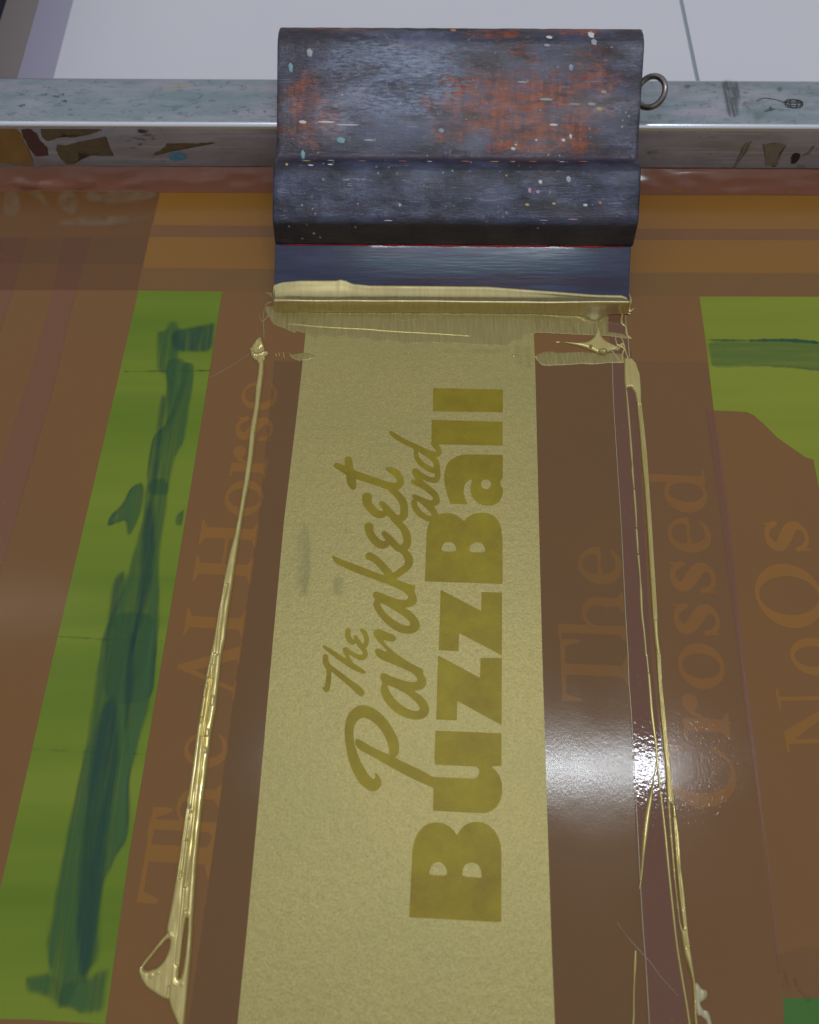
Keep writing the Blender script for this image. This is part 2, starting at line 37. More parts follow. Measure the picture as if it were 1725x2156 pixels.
(-30.59,66.74,0.977),(-30.6,66.27,0.998),(-30.62,65.82,1.011),(-30.64,65.39,1.021),(-30.67,64.98,1.031),(-30.71,64.56,1.041),(-30.76,64.16,1.054),(-30.82,63.76,1.069),(-30.89,63.36,1.086),(-30.97,62.98,1.104),(-31.05,62.59,1.122),(-31.13,62.2,1.14)],[(-31.11,61.76,0.779),(-31.34,61.84,0.718),(-31.57,61.93,0.655),(-31.8,62.01,0.593),(-32.01,62.1,0.534),(-32.18,62.2,0.48),(-32.31,62.31,0.432),(-32.4,62.43,0.39),(-32.46,62.56,0.35),(-32.53,62.68,0.311),(-32.6,62.8,0.27)],[(-30.57,70.69,0.915),(-30.05,70.3,0.933),(-29.53,69.91,0.95),(-29.01,69.53,0.968),(-28.48,69.13,0.985),(-27.92,68.7,1.003),(-27.32,68.24,1.02),(-26.7,67.76,1.036),(-26.07,67.26,1.052),(-25.43,66.76,1.07),(-24.8,66.27,1.089),(-24.17,65.78,1.109),(-23.53,65.27,1.13),(-22.89,64.78,1.152),(-22.28,64.3,1.176),(-21.71,63.86,1.204),(-21.19,63.45,1.239),(-20.68,63.06,1.281),(-20.22,62.71,1.324),(-19.79,62.37,1.359),(-19.41,62.05,1.379),(-19.09,61.77,1.382),(-18.84,61.51,1.371),(-18.62,61.28,1.353),(-18.41,61.04,1.333),(-18.18,60.8,1.316)],[(-19.53,60.86,0.598),(-20.75,61.61,0.3)],[(-32.94,78.49,0.558),(-32.43,78.14,0.622),(-31.93,77.79,0.69),(-31.43,77.45,0.755),(-30.91,77.09,0.815),(-30.35,76.71,0.864),(-29.76,76.3,0.901),(-29.14,75.87,0.929),(-28.5,75.42,0.949),(-27.85,74.97,0.967),(-27.21,74.53,0.984),(-26.59,74.1,0.999),(-25.96,73.65,1.011),(-25.34,73.22,1.021),(-24.71,72.79,1.03),(-24.09,72.37,1.041),(-23.47,71.98,1.057),(-22.84,71.6,1.078),(-22.21,71.23,1.097),(-21.59,70.88,1.106),(-21,70.53,1.098),(-20.39,70.19,1.071),(-19.79,69.85,1.03),(-19.2,69.53,0.977),(-18.67,69.24,0.917),(-18.22,69,0.851),(-17.89,68.84,0.778),(-17.64,68.74,0.694),(-17.45,68.66,0.604),(-17.27,68.6,0.513),(-17.06,68.52,0.425)],[(-21.79,71.76,0.55),(-22.15,72.25,0.589),(-22.52,72.74,0.628),(-22.88,73.23,0.667),(-23.23,73.72,0.704),(-23.54,74.23,0.737),(-23.83,74.78,0.769),(-24.11,75.37,0.799),(-24.35,75.95,0.826),(-24.55,76.47,0.848),(-24.69,76.86,0.865),(-24.77,77.13,0.873),(-24.79,77.29,0.874),(-24.75,77.38,0.871),(-24.68,77.41,0.868),(-24.56,77.39,0.866),(-24.39,77.32,0.865),(-24.18,77.18,0.865),(-23.93,76.99,0.865),(-23.63,76.78,0.864),(-23.31,76.55,0.864),(-22.93,76.3,0.861),(-22.51,76.01,0.854),(-22.06,75.71,0.849),(-21.59,75.41,0.85),(-21.12,75.15,0.862),(-20.63,74.92,0.888),(-20.1,74.68,0.927),(-19.58,74.47,0.971),(-19.08,74.31,1.013),(-18.66,74.23,1.044),(-18.29,74.21,1.069),(-17.98,74.25,1.09),(-17.71,74.35,1.105),(-17.48,74.5,1.112),(-17.29,74.69,1.107),(-17.15,74.95,1.083),(-17.04,75.29,1.043),(-16.98,75.66,0.997),(-16.97,76.04,0.954),(-17.02,76.4,0.926),(-17.16,76.72,0.915),(-17.38,77.03,0.916),(-17.63,77.34,0.923),(-17.9,77.64,0.929),(-18.13,77.95,0.928),(-18.33,78.27,0.921),(-18.53,78.58,0.909),(-18.72,78.89,0.896),(-18.9,79.21,0.882),(-19.09,79.52,0.869)],[(-23.86,84.73,1.129),(-23.87,84.31,1.113),(-23.88,83.89,1.096),(-23.89,83.48,1.08),(-23.87,83.07,1.067),(-23.8,82.67,1.062),(-23.67,82.26,1.07),(-23.49,81.83,1.088),(-23.27,81.43,1.109),(-23.05,81.07,1.122),(-22.82,80.77,1.12),(-22.58,80.55,1.098),(-22.33,80.38,1.063),(-22.07,80.27,1.019),(-21.81,80.21,0.974),(-21.57,80.21,0.932),(-21.35,80.29,0.895),(-21.14,80.46,0.858),(-20.93,80.67,0.821),(-20.72,80.89,0.784),(-20.52,81.09,0.747)],[(-20.86,82.29,0.749),(-20.67,81.92,0.787),(-20.48,81.54,0.826),(-20.28,81.17,0.864),(-20.09,80.81,0.9),(-19.88,80.46,0.933),(-19.67,80.11,0.964),(-19.45,79.76,0.995),(-19.23,79.43,1.022),(-19,79.13,1.043),(-18.77,78.89,1.054),(-18.52,78.69,1.053),(-18.27,78.52,1.042),(-18.01,78.4,1.025),(-17.76,78.36,1.006),(-17.53,78.42,0.991),(-17.3,78.62,0.978),(-17.08,78.93,0.964),(-16.87,79.32,0.951),(-16.7,79.74,0.94),(-16.58,80.15,0.932),(-16.54,80.56,0.93),(-16.54,81.01,0.932),(-16.58,81.47,0.936),(-16.66,81.92,0.939),(-16.76,82.35,0.936),(-16.89,82.77,0.931),(-17.06,83.19,0.923),(-17.26,83.59,0.913),(-17.47,83.95,0.898),(-17.66,84.25,0.877),(-17.85,84.47,0.848),(-18.04,84.62,0.812),(-18.23,84.73,0.771),(-18.42,84.83,0.73),(-18.61,84.95,0.69)]]),([],[],[[(1.86,142.34,0.908),(2.21,142.12,0.974),(2.54,
141.91,1.043),(2.88,141.7,1.111),(3.25,141.48,1.171),(3.69,141.24,1.22),(4.22,140.96,1.254),(4.83,140.64,1.277),(5.47,140.33,1.293),(6.1,140.03,1.306),(6.67,139.78,1.321),(7.18,139.56,1.336),(7.65,139.36,1.347),(8.11,139.2,1.358),(8.55,139.09,1.371),(8.98,139.05,1.389),(9.43,139.07,1.417),(9.9,139.15,1.453),(10.35,139.28,1.489),(10.72,139.49,1.518),(10.98,139.78,1.53),(11.11,140.18,1.517),(11.16,140.68,1.487),(11.12,141.25,1.448),(11.01,141.82,1.415),(10.84,142.34,1.397),(10.6,142.8,1.4),(10.28,143.25,1.416),(9.9,143.68,1.437),(9.48,144.11,1.459),(9.04,144.54,1.473),(8.57,145,1.481),(8.06,145.47,1.487),(7.51,145.93,1.49),(6.95,146.37,1.488),(6.39,146.76,1.479),(5.79,147.12,1.463),(5.16,147.44,1.441),(4.52,147.74,1.414),(3.92,148.01,1.38),(3.39,148.25,1.341),(2.94,148.46,1.294),(2.57,148.63,1.239),(2.22,148.77,1.18),(1.89,148.92,1.119),(1.54,149.07,1.061)],[(1.86,139.78,1.182),(1.93,139.27,1.211),(1.98,138.77,1.242),(2.05,138.27,1.272),(2.16,137.76,1.297),(2.35,137.23,1.315),(2.63,136.66,1.322),(2.98,136.06,1.322),(3.39,135.45,1.317),(3.84,134.87,1.312),(4.32,134.34,1.308),(4.85,133.86,1.308),(5.46,133.4,1.309),(6.09,132.98,1.31),(6.7,132.63,1.308),(7.26,132.37,1.303),(7.79,132.19,1.29),(8.3,132.07,1.27),(8.78,132.03,1.25),(9.21,132.07,1.236),(9.56,132.19,1.234),(9.85,132.42,1.25),(10.1,132.75,1.279),(10.28,133.14,1.314),(10.39,133.57,1.349),(10.41,133.98,1.376),(10.32,134.39,1.396),(10.14,134.82,1.414),(9.88,135.26,1.429),(9.59,135.71,1.441),(9.28,136.15,1.451),(8.95,136.58,1.459),(8.59,137.01,1.468),(8.19,137.44,1.472),(7.76,137.87,1.47),(7.32,138.32,1.456),(6.83,138.8,1.431),(6.31,139.31,1.397),(5.77,139.81,1.355),(5.22,140.28,1.307),(4.68,140.69,1.254),(4.15,141.02,1.194),(3.62,141.28,1.126),(3.09,141.51,1.053),(2.56,141.73,0.979),(2.03,141.97,0.907)],[(6.06,147.51,1.058),(5.5,148.19,1.071),(4.92,148.88,1.082),(4.34,149.57,1.094),(3.82,150.24,1.11),(3.4,150.86,1.135),(3.07,151.47,1.173),(2.81,152.07,1.223),(2.62,152.64,1.275),(2.48,153.12,1.322),(2.4,153.49,1.354),(2.36,153.74,1.368),(2.37,153.9,1.37),(2.44,153.97,1.365),(2.56,153.96,1.359),(2.73,153.87,1.355),(2.96,153.68,1.357),(3.24,153.39,1.361),(3.58,153.03,1.363),(3.97,152.65,1.361),(4.41,152.29,1.351),(4.92,151.93,1.326),(5.5,151.53,1.289),(6.13,151.14,1.25),(6.78,150.78,1.218),(7.42,150.49,1.205),(8.11,150.23,1.219),(8.85,149.98,1.254),(9.58,149.79,1.295),(10.24,149.69,1.33),(10.77,149.74,1.345),(11.15,149.96,1.333),(11.43,150.33,1.303),(11.62,150.8,1.266),(11.76,151.31,1.231),(11.88,151.8,1.208),(11.94,152.29,1.2),(11.95,152.81,1.2),(11.91,153.35,1.204),(11.87,153.9,1.21),(11.85,154.44,1.214)],[(2.7,164.18,0.944),(2.74,163.48,0.972),(2.75,162.77,1),(2.78,162.07,1.027),(2.86,161.38,1.055),(3.03,160.71,1.083),(3.3,160.06,1.112),(3.64,159.42,1.141),(4.04,158.8,1.171),(4.48,158.21,1.198),(4.95,157.66,1.221),(5.46,157.13,1.238),(6.02,156.64,1.252),(6.62,156.17,1.264),(7.22,155.75,1.275),(7.81,155.38,1.287),(8.41,155.03,1.303),(9.04,154.7,1.321),(9.66,154.43,1.338),(10.21,154.26,1.351),(10.66,154.25,1.356),(11,154.42,1.35),(11.25,154.75,1.335),(11.43,155.18,1.317),(11.55,155.66,1.3),(11.6,156.14,1.289),(11.58,156.63,1.285),(11.5,157.17,1.286),(11.35,157.73,1.289),(11.14,158.28,1.293),(10.89,158.8,1.295),(10.59,159.28,1.295),(10.23,159.75,1.294),(9.82,160.2,1.293),(9.37,160.64,1.295),(8.88,161.1,1.3),(8.34,161.56,1.311),(7.74,162.02,1.326),(7.1,162.48,1.343),(6.46,162.94,1.361),(5.83,163.41,1.378)],[(-7.89,172.57,0.884),(-7.42,172.14,0.947),(-6.97,171.71,1.013),(-6.51,171.28,1.077),(-6.01,170.85,1.133),(-5.46,170.41,1.175),(-4.85,169.94,1.196),(-4.17,169.46,1.202),(-3.47,168.98,1.201),(-2.75,168.51,1.2),(-2.02,168.06,1.207),(-1.29,167.65,1.223),(-0.55,167.27,1.245),(0.2,166.9,1.269),(0.97,166.52,1.292),(1.75,166.11,1.312),(2.56,165.66,1.33),(3.39,165.17,1.348),(4.24,164.68,1.364),(5.06,164.21,1.375),(5.84,163.79,1.379),(6.57,163.41,1.372),(7.28,163.05,1.355),(7.95,162.72,1.335),(8.61,162.45,1.315),(9.23,162.25,1.303),(9.85,162.12,1.3),(10.47,162.04,1.304),(11.05,162.03,
1.309),(11.55,162.07,1.311),(11.95,162.17,1.303),(12.24,162.35,1.28),(12.43,162.61,1.246),(12.55,162.92,1.209),(12.59,163.26,1.178),(12.59,163.6,1.161),(12.5,163.96,1.159),(12.33,164.34,1.165),(12.11,164.75,1.181),(11.87,165.15,1.205),(11.66,165.53,1.238),(11.46,165.89,1.283),(11.26,166.24,1.34),(11.06,166.59,1.404),(10.86,166.93,1.471),(10.66,167.28,1.533)]]),([[(10.5,195.22),(41.42,194.41),(40.75,182.75),(10.19,183.24)]],[],[]),([[(9.63,179.03),(40.52,177.96),(39.89,166.2),(9.41,166.91)]],[],[]),([[(39.8,161.73),(39.25,150.86),(38.72,149.95),(38.07,149.04),(38.2,147.45),(38.95,146.1),(39.07,144.29),(38.34,141.61),(37.02,139.29),(34.33,137.92),(31.11,137.96),(28.33,139.16),(26.38,141.38),(25.46,144.29),(25.55,147.45),(26.3,149.27),(25.84,150.09),(24.59,149.49),(23.11,147.45),(22.61,144.29),(23.13,141.16),(24.19,138.58),(17.02,138.85),(15.68,142.95),(14.75,147.45),(14.5,152),(15.53,156.61),(17.44,159.39),(20.38,161.26),(23.72,162.01),(28.28,162.01)]],[[(34.21,147.77),(34.12,147.18),(33.88,146.64),(33.53,146.17),(33.07,145.81),(32.56,145.59),(32,145.51),(31.46,145.59),(30.96,145.81),(30.53,146.17),(30.21,146.64),(30.02,147.18),(29.97,147.77),(30.06,148.36),(30.3,148.9),(30.65,149.37),(31.1,149.74),(31.63,149.96),(32.18,150.04),(32.73,149.96),(33.23,149.74),(33.66,149.37),(33.97,148.9),(34.16,148.36)]],[]),([[(6.06,104.91),(7.02,126.27),(7.64,129.29),(8.86,131.68),(11.3,133.87),(14.12,134.61),(17.33,134.44),(19.71,133.43),(21.28,132.12),(22.45,130.94),(23.9,132.69),(26.15,134.22),(29.39,134.88),(32.19,134.61),(34.94,133.21),(36.65,131.03),(37.51,127.99),(37.86,122.84),(36.98,103.81)]],[[(13,118.31),(13.2,119.73),(13.54,120.57),(14.22,121.29),(14.88,121.64),(15.88,121.83),(16.62,121.74),(17.49,121.31),(18.02,120.86),(18.49,120.15),(18.7,119.36),(18.76,118.06),(17.49,117.59),(14.21,117.71)],[(24.2,118.08),(24.57,119.67),(25.04,120.55),(25.83,121.22),(26.58,121.54),(27.69,121.68),(28.47,121.56),(29.34,121.11),(29.85,120.51),(30.3,119.44),(30.49,118.61),(30.51,117.58),(29.1,117.23),(25.47,117.4)]],[]),([[(12.31,101.46),(28.07,92.7),(28.47,100.49),(36.62,100.28),(35.37,75.04),(19.27,83.79),(18.8,76.7),(11.19,77.01)]],[],[]),([[(10.94,75.08),(26.69,66.45),(27.14,74.13),(35.32,73.98),(34.05,48.85),(17.9,57.76),(17.54,50.61),(9.87,50.9)]],[],[]),([[(9.56,46.92),(33.92,45.97),(33.31,34.35),(29.6,34.24),(31.37,32.66),(32.68,30.64),(33.21,28.3),(33.1,25.01),(32.46,22.7),(31.15,20.63),(29.14,19.03),(26.68,18.3),(8.31,19.15),(8.6,26.64),(8.54,30.64),(23.19,30.04),(24.54,30.64),(25.26,32.15),(24.99,33.5),(24.03,34.18),(9.23,34.85),(9.05,37.06)]],[],[]),([[(-0.11,-14.68),(0.96,5.83),(1.69,9.36),(3.13,12.03),(5.07,14.05),(7.25,15.06),(9.67,15.36),(12.08,14.95),(14.23,13.83),(15.53,12.7),(16.62,11.14),(17.81,12.7),(19.3,14.28),(21.25,15.18),(23.44,15.51),(25.84,15.29),(27.98,14.28),(29.84,12.7),(31.18,10.47),(31.9,7.81),(31.95,4.73),(30.92,-16.14)]],[[(6.91,-1.41),(6.96,-0.59),(7.11,0.07),(7.45,0.91),(7.79,1.44),(8.33,1.92),(8.85,2.2),(9.65,2.42),(10.28,2.4),(11.07,2.12),(11.59,1.81),(12.11,1.33),(12.44,0.83),(12.75,0.04),(12.89,-0.61),(12.91,-1.48),(11.59,-1.8),(8.22,-1.75)],[(18.22,-1.7),(18.29,-0.52),(18.45,0.23),(18.8,0.96),(19.21,1.44),(19.88,1.92),(20.46,2.15),(21.26,2.25),(21.94,2.2),(22.86,1.98),(23.45,1.71),(24.03,1.22),(24.35,0.7),(24.58,-0.15),(24.73,-0.97),(24.85,-2.19),(24.5,-2.6),(23.48,-2.39),(22,-2.28),(19.26,-2.19)]],[])],'horse': [([[(-68.82,-2.84),(-68.06,11.32),(-68.69,11.36),(-70.61,7.14),(-89.43,8.16),(-91.12,8.25),(-91.75,8.28),(-92.05,2.74),(-91.42,2.71),(-89.73,2.62),(-70.91,1.6),(-69.46,-2.8)],[(-91.11,-10.27),(-89.44,20.51),(-91.09,20.59),(-92.75,-10.18)],[(-92.75,-10.18),(-85.71,-10.56),(-85.63,-9.02),(-91.38,-6.55)],[(-91.09,20.59),(-84.05,20.21),(-84.13,18.67),(-90.11,16.84)]],[],[]),([[(-68.15,9.63),(-67.72,17.48),(-68.36,17.51),(-70.17,15.36),(-89.45,16.41),(-91.14,16.5),(-91.78,16.53),(-91.96,13.17),(-91.32,13.13),(-89.64,13.04),(-70.35,12),(-68.78,9.67)],[(-91.14,10.88),(-90.94,14.61),(-91.88,14.66),(-92.08,
10.93)],[(-67.56,20.47),(-67.14,28.31),(-67.77,28.35),(-69.58,26.2),(-77.14,26.61),(-78.82,26.7),(-79.46,26.73),(-79.64,23.37),(-79.01,23.33),(-77.32,23.24),(-69.76,22.83),(-68.2,20.5)],[(-77.58,26.63),(-78.36,26.6),(-79.12,26.42),(-79.85,26.1),(-80.54,25.64),(-81.16,25.07),(-81.7,24.38),(-82.15,23.6),(-82.49,22.75),(-82.72,21.85),(-82.83,20.92),(-82.82,19.98),(-82.69,19.06),(-82.44,18.18),(-82.08,17.35),(-81.62,16.61),(-81.06,15.97),(-80.43,15.45),(-79.74,15.05),(-79,14.79),(-78.23,14.67),(-77.45,14.71),(-76.69,14.88),(-75.96,15.2),(-75.27,15.66),(-74.65,16.24),(-74.11,16.92),(-73.66,17.7),(-73.32,18.55),(-73.09,19.45),(-72.98,20.38),(-72.99,21.32),(-73.12,22.25),(-73.37,23.13),(-73.73,23.95),(-74.19,24.69),(-74.75,25.33),(-75.38,25.86),(-76.07,26.25),(-76.81,26.51)]],[[(-76.82,23.31),(-77.52,23.3),(-78.21,23.2),(-78.87,23),(-79.48,22.72),(-80.03,22.36),(-80.51,21.93),(-80.91,21.43),(-81.2,20.89),(-81.4,20.32),(-81.49,19.72),(-81.46,19.12),(-81.33,18.53),(-81.09,17.96),(-80.76,17.42),(-80.33,16.94),(-79.82,16.52),(-79.24,16.18),(-78.6,15.91),(-77.93,15.74),(-77.23,15.65),(-76.53,15.66),(-75.85,15.76),(-75.19,15.96),(-74.58,16.24),(-74.02,16.6),(-73.54,17.03),(-73.15,17.53),(-72.85,18.07),(-72.66,18.64),(-72.57,19.24),(-72.59,19.84),(-72.72,20.43),(-72.96,21),(-73.3,21.54),(-73.73,22.02),(-74.24,22.44),(-74.82,22.78),(-75.45,23.05),(-76.13,23.22)],[(-67.61,15.24),(-67.34,20.27),(-76.96,20.79),(-77.23,15.76)],[(-67.84,15.42),(-67.58,20.09),(-76.97,20.6),(-77.22,15.93)]],[]),([[(-73.9,46.73),(-75.17,46.72),(-76.42,46.54),(-77.62,46.21),(-78.73,45.74),(-79.73,45.12),(-80.6,44.39),(-81.31,43.55),(-81.85,42.62),(-82.2,41.64),(-82.35,40.62),(-82.31,39.59),(-82.07,38.58),(-81.63,37.61),(-81.02,36.69),(-80.23,35.87),(-79.3,35.15),(-78.25,34.55),(-77.1,34.1),(-75.88,33.79),(-74.61,33.64),(-73.34,33.65),(-72.09,33.83),(-70.9,34.16),(-69.79,34.63),(-68.79,35.25),(-67.92,35.98),(-67.21,36.82),(-66.67,37.75),(-66.32,38.73),(-66.16,39.75),(-66.21,40.78),(-66.45,41.79),(-66.89,42.77),(-67.5,43.68),(-68.28,44.5),(-69.21,45.22),(-70.27,45.82),(-71.42,46.27),(-72.64,46.58)]],[[(-76.86,44.26),(-77.45,44.25),(-78.03,44.15),(-78.59,43.97),(-79.1,43.71),(-79.57,43.37),(-79.98,42.97),(-80.31,42.52),(-80.56,42.02),(-80.73,41.48),(-80.81,40.93),(-80.79,40.38),(-80.68,39.83),(-80.48,39.31),(-80.2,38.82),(-79.84,38.38),(-79.41,37.99),(-78.93,37.67),(-78.39,37.43),(-77.83,37.27),(-77.24,37.2),(-76.65,37.21),(-76.07,37.31),(-75.52,37.49),(-75,37.75),(-74.53,38.09),(-74.13,38.49),(-73.8,38.95),(-73.54,39.45),(-73.38,39.98),(-73.3,40.53),(-73.32,41.08),(-73.42,41.63),(-73.62,42.15),(-73.9,42.64),(-74.26,43.09),(-74.69,43.47),(-75.18,43.79),(-75.71,44.03),(-76.28,44.19)],[(-74.67,36.93),(-73.73,36.88),(-73.13,48),(-70.78,47.87),(-70.22,45.22),(-68.72,42.51),(-68.39,39.87),(-69.67,38.1),(-72.3,37.19)],[(-70.76,43.93),(-70.55,47.86),(-73.83,48.04),(-74.05,44.11)]],[]),([[(-74.24,36.25),(-73.69,46.32),(-74.86,46.39),(-75.41,36.31)]],[],[]),([[(-65.38,60.66),(-65.29,62.48),(-85.07,70.83),(-88.4,70.1)],[(-88.43,69.65),(-88.33,71.47),(-64.4,78.82),(-64.67,73.83),(-83.76,68.94)],[(-72.25,64.22),(-71.69,74.66),(-73.09,74.74),(-73.66,64.3)],[(-65.53,57.94),(-65.14,65.2),(-66.08,65.25),(-66.47,57.99)],[(-64.79,71.56),(-64.3,80.64),(-65.24,80.69),(-65.73,71.61)]],[],[]),([[(-64.25,81.58),(-63.63,93),(-64.27,93.04),(-66.14,89.7),(-84.96,90.72),(-86.46,94.24),(-87.09,94.27),(-87.71,82.85),(-87.08,82.81),(-85.2,86.15),(-66.39,85.13),(-64.89,81.61)]],[],[]),([[(-63.05,103.78),(-62.44,114.98),(-63.08,115.02),(-64.94,111.91),(-83.75,112.93),(-85.27,116.22),(-85.9,116.25),(-86.51,105.05),(-85.88,105.01),(-84.01,108.12),(-65.2,107.1),(-63.68,103.81)],[(-62.21,119.25),(-61.6,130.46),(-62.24,130.5),(-64.1,127.39),(-82.92,128.4),(-84.43,131.7),(-85.07,131.73),(-85.67,120.52),(-85.04,120.49),(-83.18,123.6),(-64.36,122.58),(-62.84,119.29)],[(-74.11,112.4),(-73.53,123.08),(-74.94,123.16),(-75.52,112.48)]],[],[]),([[(-68.32,149.77),(-69.59,149.74),(-70.85,149.5),(-72.05,149.07),
(-73.17,148.45),(-74.18,147.66),(-75.06,146.71),(-75.78,145.64),(-76.33,144.47),(-76.7,143.22),(-76.87,141.93),(-76.84,140.63),(-76.61,139.36),(-76.19,138.13),(-75.58,136.99),(-74.81,135.96),(-73.89,135.06),(-72.84,134.32),(-71.7,133.76),(-70.48,133.39),(-69.22,133.22),(-67.95,133.26),(-66.7,133.49),(-65.5,133.93),(-64.38,134.54),(-63.36,135.34),(-62.49,136.28),(-61.76,137.35),(-61.21,138.52),(-60.85,139.77),(-60.68,141.06),(-60.71,142.36),(-60.93,143.64),(-61.36,144.86),(-61.96,146),(-62.73,147.04),(-63.65,147.93),(-64.7,148.67),(-65.84,149.23),(-67.06,149.6)]],[[(-68.53,145.96),(-69.56,145.96),(-70.57,145.85),(-71.54,145.64),(-72.44,145.32),(-73.24,144.91),(-73.94,144.41),(-74.51,143.84),(-74.94,143.21),(-75.22,142.55),(-75.34,141.85),(-75.3,141.15),(-75.09,140.45),(-74.73,139.78),(-74.23,139.16),(-73.59,138.59),(-72.83,138.09),(-71.97,137.68),(-71.03,137.36),(-70.04,137.14),(-69.01,137.03),(-67.98,137.03),(-66.97,137.14),(-66,137.35),(-65.11,137.67),(-64.3,138.09),(-63.6,138.58),(-63.03,139.15),(-62.6,139.78),(-62.32,140.45),(-62.2,141.14),(-62.24,141.84),(-62.45,142.54),(-62.81,143.21),(-63.31,143.83),(-63.95,144.4),(-64.71,144.9),(-65.57,145.31),(-66.51,145.63),(-67.5,145.85)]],[]),([[(-60.51,150.68),(-60.01,159.8),(-60.65,159.84),(-62.47,157.5),(-73.31,158.08),(-75,158.18),(-75.63,158.21),(-75.86,153.96),(-75.23,153.92),(-73.54,153.83),(-62.7,153.24),(-61.14,150.72)],[(-75.05,151.47),(-74.89,154.51),(-75.83,154.56),(-75.99,151.52)],[(-72.37,166.27),(-72.81,166.25),(-73.25,166.16),(-73.67,166),(-74.06,165.77),(-74.41,165.48),(-74.72,165.14),(-74.97,164.74),(-75.16,164.31),(-75.29,163.85),(-75.35,163.38),(-75.34,162.9),(-75.26,162.43),(-75.12,161.98),(-74.91,161.56),(-74.64,161.18),(-74.32,160.86),(-73.96,160.59),(-73.56,160.38),(-73.14,160.25),(-72.7,160.19),(-72.26,160.2),(-71.82,160.29),(-71.4,160.45),(-71.01,160.68),(-70.66,160.97),(-70.35,161.32),(-70.1,161.71),(-69.91,162.14),(-69.78,162.6),(-69.72,163.07),(-69.73,163.55),(-69.81,164.02),(-69.95,164.47),(-70.16,164.89),(-70.43,165.27),(-70.75,165.6),(-71.11,165.87),(-71.51,166.07),(-71.93,166.2)],[(-70,157.91),(-73,158.98),(-75.33,163.68),(-73.93,163.61),(-70.85,159.63),(-67.18,157.75)]],[],[]),([[(-69.31,179.37),(-69.26,180.17),(-74.9,180.47),(-74.94,179.68)],[(-59.54,168.53),(-59.5,169.32),(-65.13,169.62),(-65.17,168.83)]],[],[[(-70.7,179.71,1.175),(-71.66,179.2,1.136),(-72.61,178.68,1.096),(-73.38,178.01,1.057),(-73.92,177.08,0.988),(-74.28,175.99,0.918),(-74.37,174.89,0.94),(-74.13,173.72,1.127),(-73.63,172.53,1.405),(-73.02,171.64,1.645),(-72.34,171.1,1.788),(-71.54,170.85,1.893),(-70.7,170.98,1.997),(-69.81,171.63,2.128),(-68.88,172.66,2.258),(-67.97,173.75,2.35),(-67.11,174.87,2.397),(-66.28,176.06,2.406),(-65.43,177.05,2.35),(-64.55,177.79,2.206),(-63.66,178.33,1.997),(-62.77,178.49,1.762),(-61.81,178.14,1.479),(-60.87,177.4,1.17),(-60.17,176.5,0.94),(-59.8,175.42,0.84),(-59.68,174.18,0.818),(-59.77,173.04,0.822),(-60.09,172.06,0.848),(-60.63,171.19,0.901),(-61.32,170.47,0.94),(-62.18,169.98,0.949),(-63.19,169.65,0.944),(-64.21,169.31,0.94)]]),([[(-65.66,198.91),(-66.93,198.89),(-68.18,198.68),(-69.38,198.29),(-70.5,197.72),(-71.5,197),(-72.38,196.14),(-73.1,195.16),(-73.64,194.09),(-74,192.95),(-74.17,191.77),(-74.13,190.57),(-73.9,189.4),(-73.47,188.27),(-72.86,187.22),(-72.09,186.27),(-71.16,185.45),(-70.11,184.77),(-68.96,184.25),(-67.74,183.9),(-66.48,183.74),(-65.21,183.77),(-63.96,183.98),(-62.76,184.37),(-61.65,184.93),(-60.64,185.65),(-59.76,186.51),(-59.05,187.49),(-58.5,188.57),(-58.14,189.71),(-57.98,190.89),(-58.01,192.08),(-58.25,193.25),(-58.67,194.38),(-59.28,195.43),(-60.06,196.38),(-60.98,197.21),(-62.03,197.89),(-63.18,198.41),(-64.4,198.75)]],[[(-68.64,196.03),(-69.23,196.01),(-69.81,195.89),(-70.37,195.68),(-70.89,195.37),(-71.36,194.98),(-71.77,194.51),(-72.11,193.98),(-72.36,193.39),(-72.54,192.78),(-72.62,192.14),(-72.6,191.5),(-72.5,190.86),(-72.31,190.26),(-72.03,189.69),(-71.67,189.18),(-71.25,188.74),(-70.76,188.38),(-70.23,188.1),
